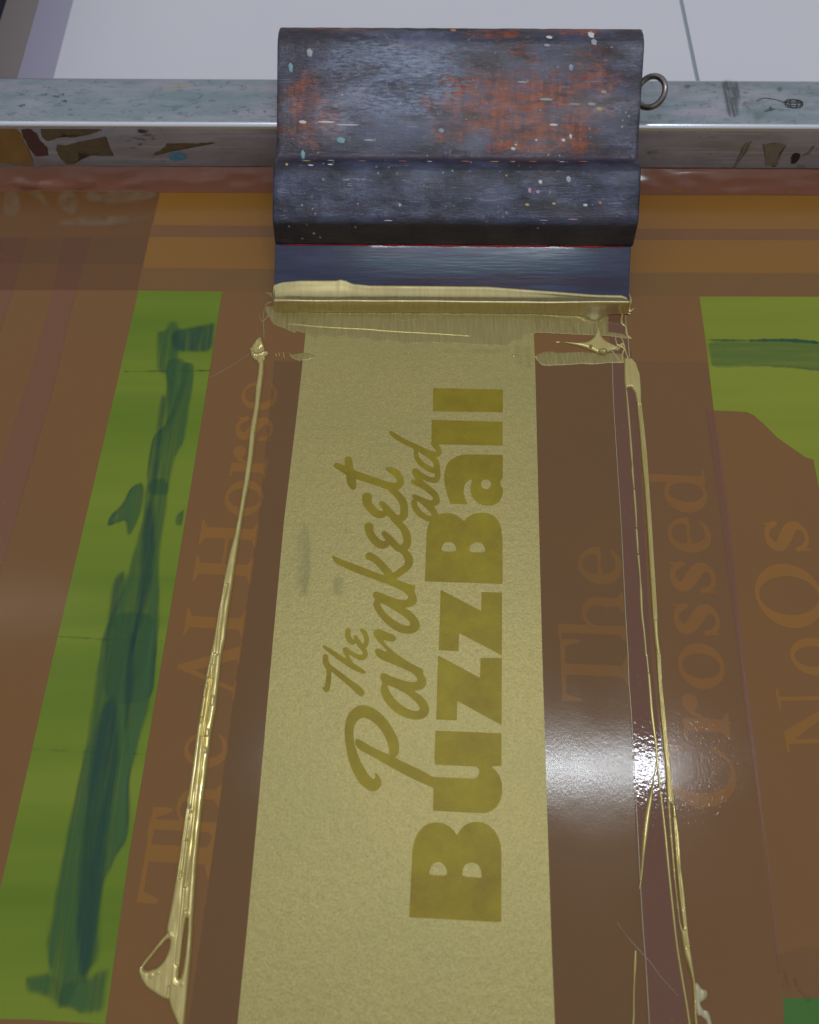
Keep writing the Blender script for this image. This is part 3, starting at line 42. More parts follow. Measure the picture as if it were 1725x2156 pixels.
(-69.67,187.92),(-69.08,187.84),(-68.49,187.86),(-67.91,187.98),(-67.36,188.19),(-66.84,188.5),(-66.36,188.9),(-65.96,189.36),(-65.62,189.89),(-65.36,190.48),(-65.19,191.09),(-65.11,191.73),(-65.12,192.38),(-65.22,193.01),(-65.42,193.61),(-65.69,194.18),(-66.05,194.69),(-66.48,195.13),(-66.96,195.49),(-67.49,195.77),(-68.06,195.95)],[(-66.51,187.55),(-65.57,187.5),(-64.87,200.39),(-62.53,200.26),(-61.99,197.19),(-60.51,194.07),(-60.21,191.01),(-61.49,188.95),(-64.14,187.88)],[(-62.54,195.7),(-62.29,200.25),(-65.58,200.43),(-65.83,195.88)]],[]),([[(-66.08,186.76),(-65.45,198.44),(-66.62,198.51),(-67.26,186.83)]],[],[])],'crossed': [([[(105.05,42.84),(102.94,42.82),(100.87,42.52),(98.89,41.96),(97.04,41.13),(95.38,40.07),(93.93,38.8),(92.75,37.35),(91.84,35.76),(91.25,34.07),(90.99,32.31),(91.05,30.53),(91.44,28.78),(92.15,27.09),(93.16,25.51),(94.45,24.09),(95.99,22.84),(97.73,21.81),(99.63,21.02),(101.65,20.49),(103.74,20.23),(105.85,20.25),(107.92,20.54),(109.9,21.11),(111.75,21.93),(113.42,22.99),(114.86,24.26),(116.05,25.71),(116.95,27.3),(117.54,29),(117.81,30.76),(117.74,32.53),(117.35,34.29),(116.64,35.97),(115.63,37.55),(114.34,38.98),(112.81,40.22),(111.07,41.25),(109.16,42.04),(107.14,42.57)]],[[(104.92,40.66),(103.08,40.67),(101.28,40.49),(99.55,40.12),(97.94,39.57),(96.49,38.85),(95.25,37.98),(94.22,36.99),(93.45,35.9),(92.95,34.73),(92.74,33.51),(92.81,32.28),(93.17,31.06),(93.81,29.89),(94.71,28.78),(95.85,27.78),(97.21,26.9),(98.74,26.17),(100.42,25.6),(102.19,25.21),(104.02,25.01),(105.86,25),(107.67,25.18),(109.39,25.55),(111,26.11),(112.45,26.82),(113.7,27.69),(114.72,28.68),(115.49,29.77),(115.99,30.94),(116.2,32.16),(116.13,33.39),(115.77,34.61),(115.13,35.78),(114.23,36.89),(113.09,37.89),(111.73,38.77),(110.2,39.5),(108.53,40.07),(106.75,40.46)],[(109.96,38.19),(110.41,46.02),(100.09,46.61),(99.64,38.79)]],[]),([[(118.01,43.25),(118.6,53.44),(117.9,53.48),(115.89,50.87),(103.98,51.56),(102.12,51.67),(101.42,51.71),(101.15,46.95),(101.84,46.91),(103.7,46.8),(115.61,46.11),(117.31,43.29)],[(102.02,44.17),(102.22,47.57),(101.19,47.63),(100.99,44.23)],[(105.05,60.7),(104.56,60.69),(104.08,60.59),(103.62,60.41),(103.19,60.16),(102.8,59.83),(102.46,59.44),(102.18,59),(101.97,58.52),(101.83,58.01),(101.76,57.48),(101.76,56.95),(101.85,56.42),(102.01,55.92),(102.23,55.45),(102.52,55.03),(102.87,54.66),(103.27,54.36),(103.71,54.13),(104.17,53.97),(104.66,53.9),(105.14,53.92),(105.62,54.02),(106.08,54.19),(106.51,54.45),(106.9,54.77),(107.24,55.16),(107.52,55.6),(107.73,56.08),(107.88,56.59),(107.95,57.12),(107.94,57.66),(107.86,58.18),(107.7,58.69),(107.47,59.15),(107.18,59.58),(106.83,59.95),(106.43,60.25),(105.99,60.48),(105.53,60.63)],[(107.61,51.35),(104.32,52.56),(101.78,57.82),(103.32,57.73),(106.69,53.28),(110.71,51.17)]],[],[]),([[(111.59,79.82),(110.19,79.8),(108.81,79.55),(107.49,79.09),(106.26,78.44),(105.15,77.6),(104.18,76.6),(103.38,75.46),(102.77,74.21),(102.37,72.88),(102.18,71.5),(102.21,70.11),(102.46,68.74),(102.92,67.43),(103.58,66.21),(104.42,65.1),(105.43,64.14),(106.58,63.34),(107.84,62.74),(109.18,62.34),(110.57,62.15),(111.96,62.18),(113.34,62.42),(114.66,62.88),(115.89,63.53),(117.01,64.37),(117.97,65.37),(118.77,66.52),(119.38,67.77),(119.78,69.1),(119.97,70.47),(119.94,71.86),(119.7,73.23),(119.24,74.54),(118.57,75.76),(117.73,76.87),(116.72,77.83),(115.57,78.63),(114.31,79.23),(112.97,79.63)]],[[(111.35,75.76),(110.22,75.77),(109.11,75.65),(108.04,75.43),(107.06,75.09),(106.17,74.66),(105.4,74.13),(104.77,73.52),(104.29,72.86),(103.99,72.14),(103.86,71.4),(103.9,70.65),(104.12,69.91),(104.52,69.19),(105.07,68.52),(105.78,67.91),(106.61,67.37),(107.55,66.92),(108.58,66.58),(109.67,66.34),(110.8,66.21),(111.93,66.21),(113.05,66.32),(114.11,66.54),(115.1,66.88),(115.99,67.32),(116.76,67.84),(117.38,68.45),(117.86,69.11),(118.16,69.83),(118.3,70.57),(118.25,71.32),(118.03,72.06),(117.64,72.78),(117.08,73.45),(116.38,74.07),(115.54,74.6),(114.6,75.05),(113.57,75.4),(112.48,75.63)]],[]),
([[(109.59,94.5),(109.64,95.35),(103.45,95.7),(103.4,94.85)],[(120.3,82.8),(120.35,83.65),(114.16,84.01),(114.11,83.16)]],[],[[(108.06,94.87,1.292),(107.01,94.32,1.248),(105.95,93.77,1.205),(105.11,93.05,1.162),(104.51,92.06,1.086),(104.12,90.89,1.009),(104.01,89.71,1.033),(104.27,88.45,1.239),(104.82,87.18,1.545),(105.49,86.21,1.808),(106.24,85.63,1.966),(107.11,85.36,2.081),(108.03,85.5,2.196),(109.01,86.19,2.339),(110.05,87.29,2.483),(111.05,88.45,2.583),(111.99,89.66,2.636),(112.91,90.93,2.645),(113.84,91.98,2.583),(114.81,92.77,2.425),(115.8,93.35,2.196),(116.78,93.51,1.937),(117.82,93.13,1.626),(118.86,92.33,1.287),(119.63,91.36,1.033),(120.03,90.2,0.923),(120.16,88.87,0.899),(120.06,87.64,0.904),(119.7,86.6,0.933),(119.11,85.67,0.99),(118.35,84.9,1.033),(117.4,84.38,1.043),(116.29,84.02,1.038),(115.17,83.67,1.033)]]),([[(110.6,111.98),(110.65,112.84),(104.46,113.2),(104.41,112.34)],[(121.3,100.1),(121.35,100.96),(115.16,101.32),(115.11,100.46)]],[],[[(109.07,112.36,1.292),(108.02,111.8,1.248),(106.96,111.24,1.205),(106.12,110.51,1.162),(105.52,109.49,1.086),(105.12,108.31,1.009),(105.02,107.1,1.033),(105.28,105.83,1.239),(105.82,104.53,1.545),(106.49,103.55,1.808),(107.24,102.96,1.966),(108.11,102.69,2.081),(109.04,102.83,2.196),(110.02,103.53,2.339),(111.05,104.65,2.483),(112.06,105.83,2.583),(113,107.06,2.636),(113.92,108.35,2.645),(114.85,109.42,2.583),(115.82,110.23,2.425),(116.81,110.82,2.196),(117.79,110.99,1.937),(118.83,110.59,1.626),(119.87,109.79,1.287),(120.64,108.8,1.033),(121.04,107.62,0.923),(121.17,106.27,0.899),(121.07,105.02,0.904),(120.71,103.96,0.933),(120.11,103.01,0.99),(119.35,102.23,1.033),(118.4,101.7,1.043),(117.29,101.33,1.038),(116.17,100.97,1.033)]]),([[(114.66,132.87),(113.26,132.85),(111.88,132.64),(110.57,132.24),(109.34,131.65),(108.23,130.91),(107.27,130.01),(106.48,128.99),(105.88,127.87),(105.48,126.68),(105.3,125.44),(105.34,124.19),(105.59,122.96),(106.06,121.78),(106.73,120.67),(107.58,119.67),(108.59,118.8),(109.75,118.08),(111.01,117.53),(112.35,117.16),(113.74,116.98),(115.13,117),(116.51,117.21),(117.83,117.61),(119.05,118.19),(120.16,118.94),(121.12,119.84),(121.91,120.86),(122.52,121.98),(122.91,123.17),(123.09,124.41),(123.05,125.66),(122.8,126.89),(122.33,128.07),(121.66,129.18),(120.81,130.18),(119.8,131.05),(118.64,131.77),(117.38,132.32),(116.04,132.69)]],[[(111.38,129.87),(110.73,129.85),(110.09,129.73),(109.48,129.51),(108.9,129.19),(108.39,128.78),(107.94,128.29),(107.57,127.74),(107.28,127.13),(107.09,126.49),(107,125.82),(107.02,125.14),(107.13,124.48),(107.34,123.84),(107.65,123.25),(108.04,122.71),(108.5,122.25),(109.03,121.87),(109.62,121.57),(110.24,121.38),(110.88,121.29),(111.53,121.31),(112.17,121.43),(112.78,121.65),(113.35,121.97),(113.87,122.38),(114.32,122.86),(114.69,123.42),(114.98,124.03),(115.17,124.67),(115.25,125.34),(115.24,126.02),(115.13,126.68),(114.92,127.31),(114.61,127.91),(114.22,128.44),(113.75,128.91),(113.22,129.29),(112.64,129.59),(112.02,129.78)],[(113.71,120.97),(114.74,120.91),(115.52,134.41),(118.1,134.26),(118.69,131.04),(120.31,127.76),(120.64,124.55),(119.22,122.4),(116.31,121.29)],[(118.08,129.48),(118.36,134.25),(114.75,134.46),(114.47,129.69)]],[]),([[(114.18,120.14),(114.89,132.38),(113.6,132.45),(112.89,120.22)]],[],[]),([[(115.76,151.94),(114.36,151.92),(112.98,151.68),(111.67,151.24),(110.43,150.61),(109.32,149.79),(108.36,148.82),(107.56,147.72),(106.95,146.5),(106.55,145.22),(106.37,143.88),(106.4,142.53),(106.65,141.21),(107.11,139.93),(107.77,138.74),(108.62,137.67),(109.63,136.73),(110.78,135.96),(112.04,135.37),(113.38,134.98),(114.77,134.79),(116.16,134.82),(117.54,135.05),(118.86,135.49),(120.09,136.13),(121.2,136.94),(122.17,137.91),(122.96,139.01),(123.57,140.23),(123.97,141.52),(124.16,142.85),(124.13,144.2),(123.88,145.53),(123.41,146.8),(122.75,147.99),(121.9,149.07),(120.89,150),(119.74,150.77),(118.48,151.36),(117.14,151.75)],[(124.06,147.77),(124.27,151.45),(97.97,152.97),(97.75,149.29)],[(98.62,146.38),
(98.89,151.07),(97.86,151.13),(97.59,146.44)],[(124.06,147.77),(124.46,154.71),(123.43,154.77),(123.02,147.83)]],[[(115.57,148.67),(114.44,148.68),(113.33,148.58),(112.26,148.37),(111.28,148.06),(110.39,147.65),(109.62,147.16),(108.99,146.59),(108.52,145.97),(108.22,145.3),(108.09,144.6),(108.14,143.89),(108.36,143.19),(108.76,142.52),(109.32,141.88),(110.02,141.3),(110.86,140.79),(111.8,140.37),(112.83,140.04),(113.92,139.81),(115.05,139.69),(116.18,139.68),(117.29,139.78),(118.36,139.99),(119.34,140.3),(120.23,140.71),(121,141.2),(121.63,141.77),(122.1,142.4),(122.4,143.07),(122.53,143.77),(122.48,144.47),(122.26,145.17),(121.86,145.85),(121.3,146.48),(120.6,147.06),(119.76,147.57),(118.82,147.99),(117.79,148.32),(116.7,148.55)]],[])],'the': [([[(83.01,63.35),(83.46,74.28),(82.77,74.31),(80.79,71.06),(60.23,71.91),(58.39,71.98),(57.7,72.01),(57.52,67.74),(58.21,67.71),(60.06,67.63),(80.61,66.78),(82.32,63.38)],[(58.9,57.69),(59.88,81.44),(58.09,81.51),(57.11,57.76)],[(57.11,57.76),(64.8,57.44),(64.85,58.63),(58.51,60.56)],[(58.09,81.51),(65.78,81.19),(65.73,80.01),(59.25,78.61)]],[],[]),([[(83.73,80.64),(84.06,88.86),(83.37,88.89),(81.43,86.62),(60.36,87.49),(58.52,87.56),(57.83,87.59),(57.68,84.07),(58.37,84.04),(60.22,83.96),(81.28,83.09),(83.03,80.67)],[(58.61,81.68),(58.77,85.59),(57.74,85.63),(57.58,81.72)],[(84.19,91.99),(84.53,100.22),(83.84,100.24),(81.9,97.97),(73.65,98.31),(71.8,98.39),(71.11,98.42),(70.96,94.89),(71.66,94.86),(73.5,94.79),(81.75,94.45),(83.5,92.02)],[(73.16,98.33),(72.31,98.29),(71.48,98.09),(70.69,97.75),(69.95,97.27),(69.28,96.65),(68.7,95.93),(68.22,95.11),(67.86,94.21),(67.62,93.27),(67.52,92.29),(67.54,91.31),(67.7,90.34),(67.99,89.42),(68.39,88.57),(68.91,87.8),(69.53,87.13),(70.23,86.59),(70.99,86.18),(71.8,85.92),(72.64,85.8),(73.49,85.85),(74.32,86.04),(75.11,86.39),(75.85,86.87),(76.52,87.48),(77.1,88.21),(77.58,89.03),(77.94,89.92),(78.18,90.87),(78.28,91.85),(78.26,92.83),(78.1,93.79),(77.81,94.71),(77.41,95.57),(76.89,96.34),(76.27,97.01),(75.57,97.55),(74.81,97.96),(74,98.22)]],[[(74.04,94.86),(73.28,94.85),(72.53,94.73),(71.81,94.52),(71.15,94.22),(70.55,93.83),(70.03,93.37),(69.61,92.85),(69.3,92.28),(69.09,91.68),(69.01,91.05),(69.04,90.42),(69.19,89.8),(69.46,89.21),(69.84,88.65),(70.32,88.16),(70.88,87.72),(71.52,87.37),(72.21,87.1),(72.95,86.92),(73.71,86.84),(74.48,86.86),(75.22,86.97),(75.94,87.18),(76.61,87.49),(77.2,87.87),(77.72,88.33),(78.14,88.85),(78.46,89.42),(78.66,90.02),(78.75,90.65),(78.71,91.28),(78.56,91.9),(78.29,92.49),(77.91,93.05),(77.44,93.55),(76.87,93.98),(76.24,94.34),(75.54,94.61),(74.8,94.78)],[(84.22,86.52),(84.44,91.79),(73.93,92.22),(73.72,86.96)],[(83.98,86.71),(84.18,91.6),(73.93,92.03),(73.72,87.13)]],[]),([[(76.87,119.72),(75.48,119.68),(74.12,119.44),(72.81,119.01),(71.6,118.4),(70.52,117.63),(69.58,116.72),(68.81,115.68),(68.23,114.54),(67.85,113.33),(67.69,112.09),(67.75,110.83),(68.02,109.6),(68.51,108.42),(69.19,107.32),(70.05,106.33),(71.07,105.47),(72.23,104.76),(73.49,104.23),(74.83,103.88),(76.21,103.73),(77.59,103.77),(78.95,104.01),(80.26,104.43),(81.47,105.04),(82.55,105.81),(83.5,106.73),(84.26,107.77),(84.84,108.9),(85.22,110.11),(85.38,111.36),(85.32,112.61),(85.05,113.85),(84.56,115.03),(83.88,116.13),(83.02,117.12),(82,117.98),(80.84,118.68),(79.58,119.21),(78.24,119.56)]],[[(73.66,116.65),(73.01,116.62),(72.38,116.49),(71.78,116.25),(71.21,115.92),(70.71,115.5),(70.27,115),(69.91,114.44),(69.63,113.82),(69.46,113.17),(69.38,112.5),(69.4,111.82),(69.52,111.16),(69.74,110.52),(70.06,109.93),(70.45,109.4),(70.93,108.94),(71.46,108.56),(72.04,108.27),(72.66,108.09),(73.3,108.01),(73.95,108.04),(74.58,108.17),(75.18,108.4),(75.75,108.74),(76.25,109.16),(76.69,109.65),(77.05,110.22),(77.32,110.83),(77.5,111.49),(77.58,112.16),(77.56,112.84),(77.43,113.5),(77.21,114.14),(76.9,114.73),(76.51,115.26),(76.03,115.72),(75.5,116.1),(74.92,116.38),(74.3,116.57)],[(76.11,107.74),(77.14,107.69),(77.7,121.28),(80.26,121.18),(80.9,117.95),(82.56,
114.68),(82.94,111.46),(81.57,109.27),(78.7,108.11)],[(80.32,116.37),(80.52,121.17),(76.93,121.32),(76.73,116.52)]],[]),([[(76.59,106.91),(77.1,119.23),(75.82,119.28),(75.31,106.97)]],[],[])],'noos': [([[(163.45,42.55),(163.42,44.18),(137.88,43.8),(137.9,42.18)],[(163.22,58.09),(163.19,59.71),(137.65,59.33),(137.67,57.71)],[(138.97,39.18),(138.87,46.13),(137.85,46.12),(137.95,39.16)],[(163.49,39.54),(163.38,47.19),(162.36,47.18),(162.47,39.52)],[(138.74,54.71),(138.63,62.36),(137.61,62.35),(137.72,54.7)],[(137.91,41.48),(137.84,46.58),(163.19,59.71),(163.22,58.09)]],[],[]),([[(154.43,82.02),(153.06,81.9),(151.72,81.61),(150.44,81.15),(149.27,80.53),(148.23,79.76),(147.35,78.87),(146.64,77.87),(146.13,76.8),(145.82,75.67),(145.73,74.51),(145.85,73.36),(146.19,72.24),(146.74,71.18),(147.48,70.2),(148.39,69.34),(149.45,68.6),(150.64,68.02),(151.92,67.59),(153.27,67.34),(154.65,67.27),(156.03,67.38),(157.37,67.67),(158.64,68.13),(159.81,68.76),(160.85,69.52),(161.74,70.42),(162.44,71.41),(162.96,72.49),(163.26,73.62),(163.36,74.77),(163.23,75.93),(162.89,77.05),(162.35,78.11),(161.61,79.08),(160.7,79.95),(159.63,80.68),(158.45,81.27),(157.16,81.69),(155.81,81.94)]],[[(154.48,78.62),(153.37,78.56),(152.28,78.4),(151.24,78.14),(150.29,77.8),(149.44,77.38),(148.72,76.9),(148.14,76.36),(147.72,75.77),(147.47,75.16),(147.39,74.54),(147.49,73.92),(147.76,73.31),(148.2,72.74),(148.79,72.22),(149.53,71.75),(150.39,71.36),(151.35,71.05),(152.39,70.82),(153.48,70.7),(154.6,70.66),(155.72,70.73),(156.81,70.89),(157.84,71.14),(158.79,71.49),(159.64,71.9),(160.36,72.39),(160.94,72.93),(161.36,73.51),(161.62,74.13),(161.69,74.75),(161.6,75.37),(161.33,75.97),(160.89,76.54),(160.29,77.07),(159.56,77.53),(158.7,77.93),(157.74,78.24),(156.7,78.46),(155.6,78.59)]],[]),([[(149.64,112.42),(147.56,112.23),(145.54,111.71),(143.63,110.88),(141.87,109.76),(140.3,108.37),(138.97,106.76),(137.91,104.96),(137.14,103.01),(136.69,100.97),(136.55,98.88),(136.75,96.79),(137.26,94.76),(138.09,92.84),(139.21,91.07),(140.58,89.5),(142.19,88.16),(143.98,87.09),(145.92,86.32),(147.95,85.86),(150.03,85.73),(152.11,85.92),(154.13,86.44),(156.04,87.27),(157.8,88.39),(159.37,89.78),(160.7,91.39),(161.76,93.19),(162.53,95.14),(162.99,97.18),(163.12,99.27),(162.93,101.36),(162.41,103.39),(161.58,105.31),(160.47,107.08),(159.09,108.65),(157.49,109.99),(155.69,111.06),(153.75,111.83),(151.72,112.29)]],[[(149.72,107.08),(147.9,106.96),(146.13,106.64),(144.45,106.13),(142.91,105.45),(141.53,104.62),(140.36,103.64),(139.43,102.56),(138.75,101.39),(138.34,100.16),(138.21,98.9),(138.38,97.65),(138.82,96.44),(139.53,95.29),(140.5,94.23),(141.7,93.29),(143.1,92.49),(144.67,91.86),(146.36,91.4),(148.14,91.14),(149.96,91.07),(151.77,91.19),(153.54,91.51),(155.22,92.02),(156.76,92.7),(158.14,93.53),(159.31,94.51),(160.25,95.59),(160.93,96.76),(161.34,97.99),(161.46,99.25),(161.3,100.5),(160.85,101.71),(160.14,102.86),(159.17,103.92),(157.97,104.86),(156.57,105.65),(155.01,106.29),(153.32,106.74),(151.54,107.01)]],[]),([[(150.92,129.59),(150.91,130.49),(144.77,130.4),(144.79,129.5)],[(162.33,118.01),(162.32,118.91),(156.19,118.82),(156.2,117.92)]],[],[[(149.38,129.87,1.277),(148.38,129.2,1.235),(147.39,128.54,1.192),(146.6,127.72,1.15),(146.08,126.61,1.074),(145.78,125.35,0.998),(145.76,124.09,1.022),(146.11,122.78,1.225),(146.75,121.47,1.528),(147.48,120.5,1.788),(148.26,119.94,1.944),(149.14,119.72,2.058),(150.04,119.93,2.172),(150.95,120.74,2.314),(151.89,121.98,2.455),(152.8,123.29,2.555),(153.64,124.64,2.607),(154.45,126.06,2.616),(155.3,127.24,2.555),(156.2,128.16,2.399),(157.13,128.84,2.172),(158.08,129.09,1.916),(159.14,128.76,1.609),(160.22,128,1.273),(161.05,127.03,1.022),(161.53,125.83,0.913),(161.76,124.43,0.889),(161.75,123.12,0.894),(161.47,121.99,0.923),(160.95,120.95,0.979),(160.26,120.08,1.022),(159.36,119.46,1.031),(158.29,119,1.027),(157.21,118.53,1.022)]])],'flat': {'paper': [(-47.08,241.29),(57.27,241.29),(56.48,207.8),(53.53,139.04),(50.85,75.07),(48.88,20.28),
(47.39,-24.4),(46.71,-55.01),(-55.76,-55.01),(-54.65,-18.77),(-53.46,36.53),(-52.68,80.64),(-51.61,130.46),(-48.93,187.19),(-47.88,214.72)],'green_left': [(-127.43,249.01),(-88.07,248.46),(-90.69,171.7),(-94.51,75.07),(-97.52,4.73),(-98.12,-45.47),(-123.19,-44.16),(-137.03,-44.03),(-141.78,-43.37),(-140.08,-6.78),(-136.35,75.07),(-132.35,150.02)],'green_right': [(135.86,245.52),(134.86,215.7),(133.08,183.72),(147.31,182.94),(150.03,181.38),(153.72,176.93),(158.41,170.15),(164.64,164.32),(168.98,160.36),(171.74,159.62),(171.34,145.28),(171.24,132.8),(195.19,132.8),(221.94,245.32)],'green_corner': [(121.91,-38.21),(148.88,-38.54),(144.7,-56.78),(119.13,-56.78)],'band_red': [(-375.78,320.87),(-124.38,320.23),(115.06,322.81),(394.57,322.81),(388.72,307.83),(113.42,308.46),(-123.28,311.29),(-372.21,311.29)],'band_orange_a': [(-124.86,310.66),(113.39,308.14),(388.72,307.83),(380.21,286.01),(110.94,286.62),(-125.89,289.03)],'band_pink': [(-125.85,288.73),(110.91,286.31),(380.09,285.71),(377.53,279.15),(110.19,280.04),(-126.62,282.12)],'band_orange_b': [(-126.77,281.53),(110.16,279.74),(377.42,278.85),(369.61,258.85),(107.88,259.7),(-127.01,262.55)],'band_dark': [(-127.39,261.98),(107.81,259.13),(369.5,258.56),(364.69,246.24),(106.34,246.24),(-127.06,249.57)],'film': [(-60.88,209.58),(91.05,209.58),(87.47,141.21),(83.59,75.07),(79.19,4.73),(76.59,-55.01),(-72.06,-55.01),(-69.11,-6.78),(-65.22,75.07),(-62.21,131.31)],'purple_right': [(91.86,237.2),(99.58,237.2),(100.75,208.31),(97.45,152.25),(92.51,75.07),(92.07,26.53),(89.33,-38.06),(88.97,-55.01),(76.59,-55.01),(79.19,4.73),(83.59,75.07),(87.47,141.21),(91.05,209.58)],'purple_left': [(-168.09,281.23),(-154.92,281.23),(-156.95,246.51),(-157.9,194.53),(-163.83,108.77),(-169.71,36.53),(-183.53,36.53),(-173.46,155.62),(-169.79,199.49),(-167.64,246.51)],'purple_edge': [(-213.14,281.23),(-185.42,281.23),(-186.58,246.51),(-187.76,225.16),(-199.56,99.82),(-255.9,99.82)],'tape_corner': [(-279.58,320.87),(-124.38,320.23),(-126.04,290.24),(-127.62,263.7),(-127.92,249.29),(-259.75,249.29)],'tape_corner_b': [(-268.6,281.23),(-127.19,281.23),(-127.32,264.85),(-264.38,266)],'line_right': [(129.73,184.77),(133.25,183.32),(132.3,143.4),(130.01,101.79),(127.98,75.07),(126.78,50.09),(125.89,29.94),(124.78,4.73),(123.73,-18.77),(122.36,-31.3),(121.73,-31.3),(123.78,4.73),(124.52,29.94),(125.02,50.09),(126.16,75.07),(127.19,101.79),(128.73,143.4)],'tape_right': [(101.32,209.58),(134.19,209.07),(131.7,152.25),(129.8,109.78),(126.89,75.07),(125.78,43.25),(123,7.79),(121.83,-30.75),(120.36,-55.01),(89.12,-55.01),(89.33,-38.06),(92.24,26.53),(92.69,75.07),(97.65,152.25)],'tape_low': [(122.12,-25.79),(132.78,-23),(148.01,-25.79),(242.24,-27.18),(237.76,-39.4),(145.09,-38.86),(122.03,-38.06),(121.73,-31.3)],'lum_strip': [(-217.69,97.47),(-135.53,96.69),(-136.76,90.88),(-215.86,90.88)]},'paper_smudges': [[(-45.55,130.7),(-41.22,130.7),(-39,123.03),(-37.71,104.16),(-39.31,97.29),(-44.64,98.08),(-46.85,105.28),(-47.14,123.36)],[(-29.8,108.07),(-25.18,107.26),(-23.6,104.73),(-24.19,99.15),(-26.21,97.29),(-30.77,98.08),(-32.36,100.57),(-31.82,106.17)],[(13.01,216.86),(46.4,216.86),(46.21,213.14),(12.95,213.14)],[(46.5,218.74),(56.61,218.74),(55.84,203.98),(46.65,206.71)],[(-45.47,188.82),(-44.83,188.82),(-42.51,183.64),(-37.34,170.73),(-34.52,165.04),(-32.4,163.18),(-32.89,163.36),(-36.26,165.68),(-39.34,171.39),(-43.89,183.83)]],'creases': [[(-135.91,83.01),(-126.71,82.6),(-116,81.79),(-94.78,81.11),(-94.65,80.03),(-115.8,80.44),(-126.51,81.38),(-135.69,81.79)],[(-137.98,40.82),(-118.44,39.91),(-95.83,39),(-95.7,38.04),(-118.27,38.88),(-137.8,39.85)],[(-128.38,204.66),(-89.36,205.11),(-89.22,203.75),(-128.15,203.03)]],'top_blots': [[(153.96,355.21),(155.43,355.34),(156.48,355.35),(157.67,355.25),(158.76,355.06),(160.33,354.67),(161.15,353.89),(161.67,352.31),(161.78,350.27),(161.54,346.68),(161.3,344.17),(160.9,341.38),(160.45,338.9),(159.68,335.39),(159.13,333.29),(158.47,331.43),(157.85,330.22),(156.94,328.99),
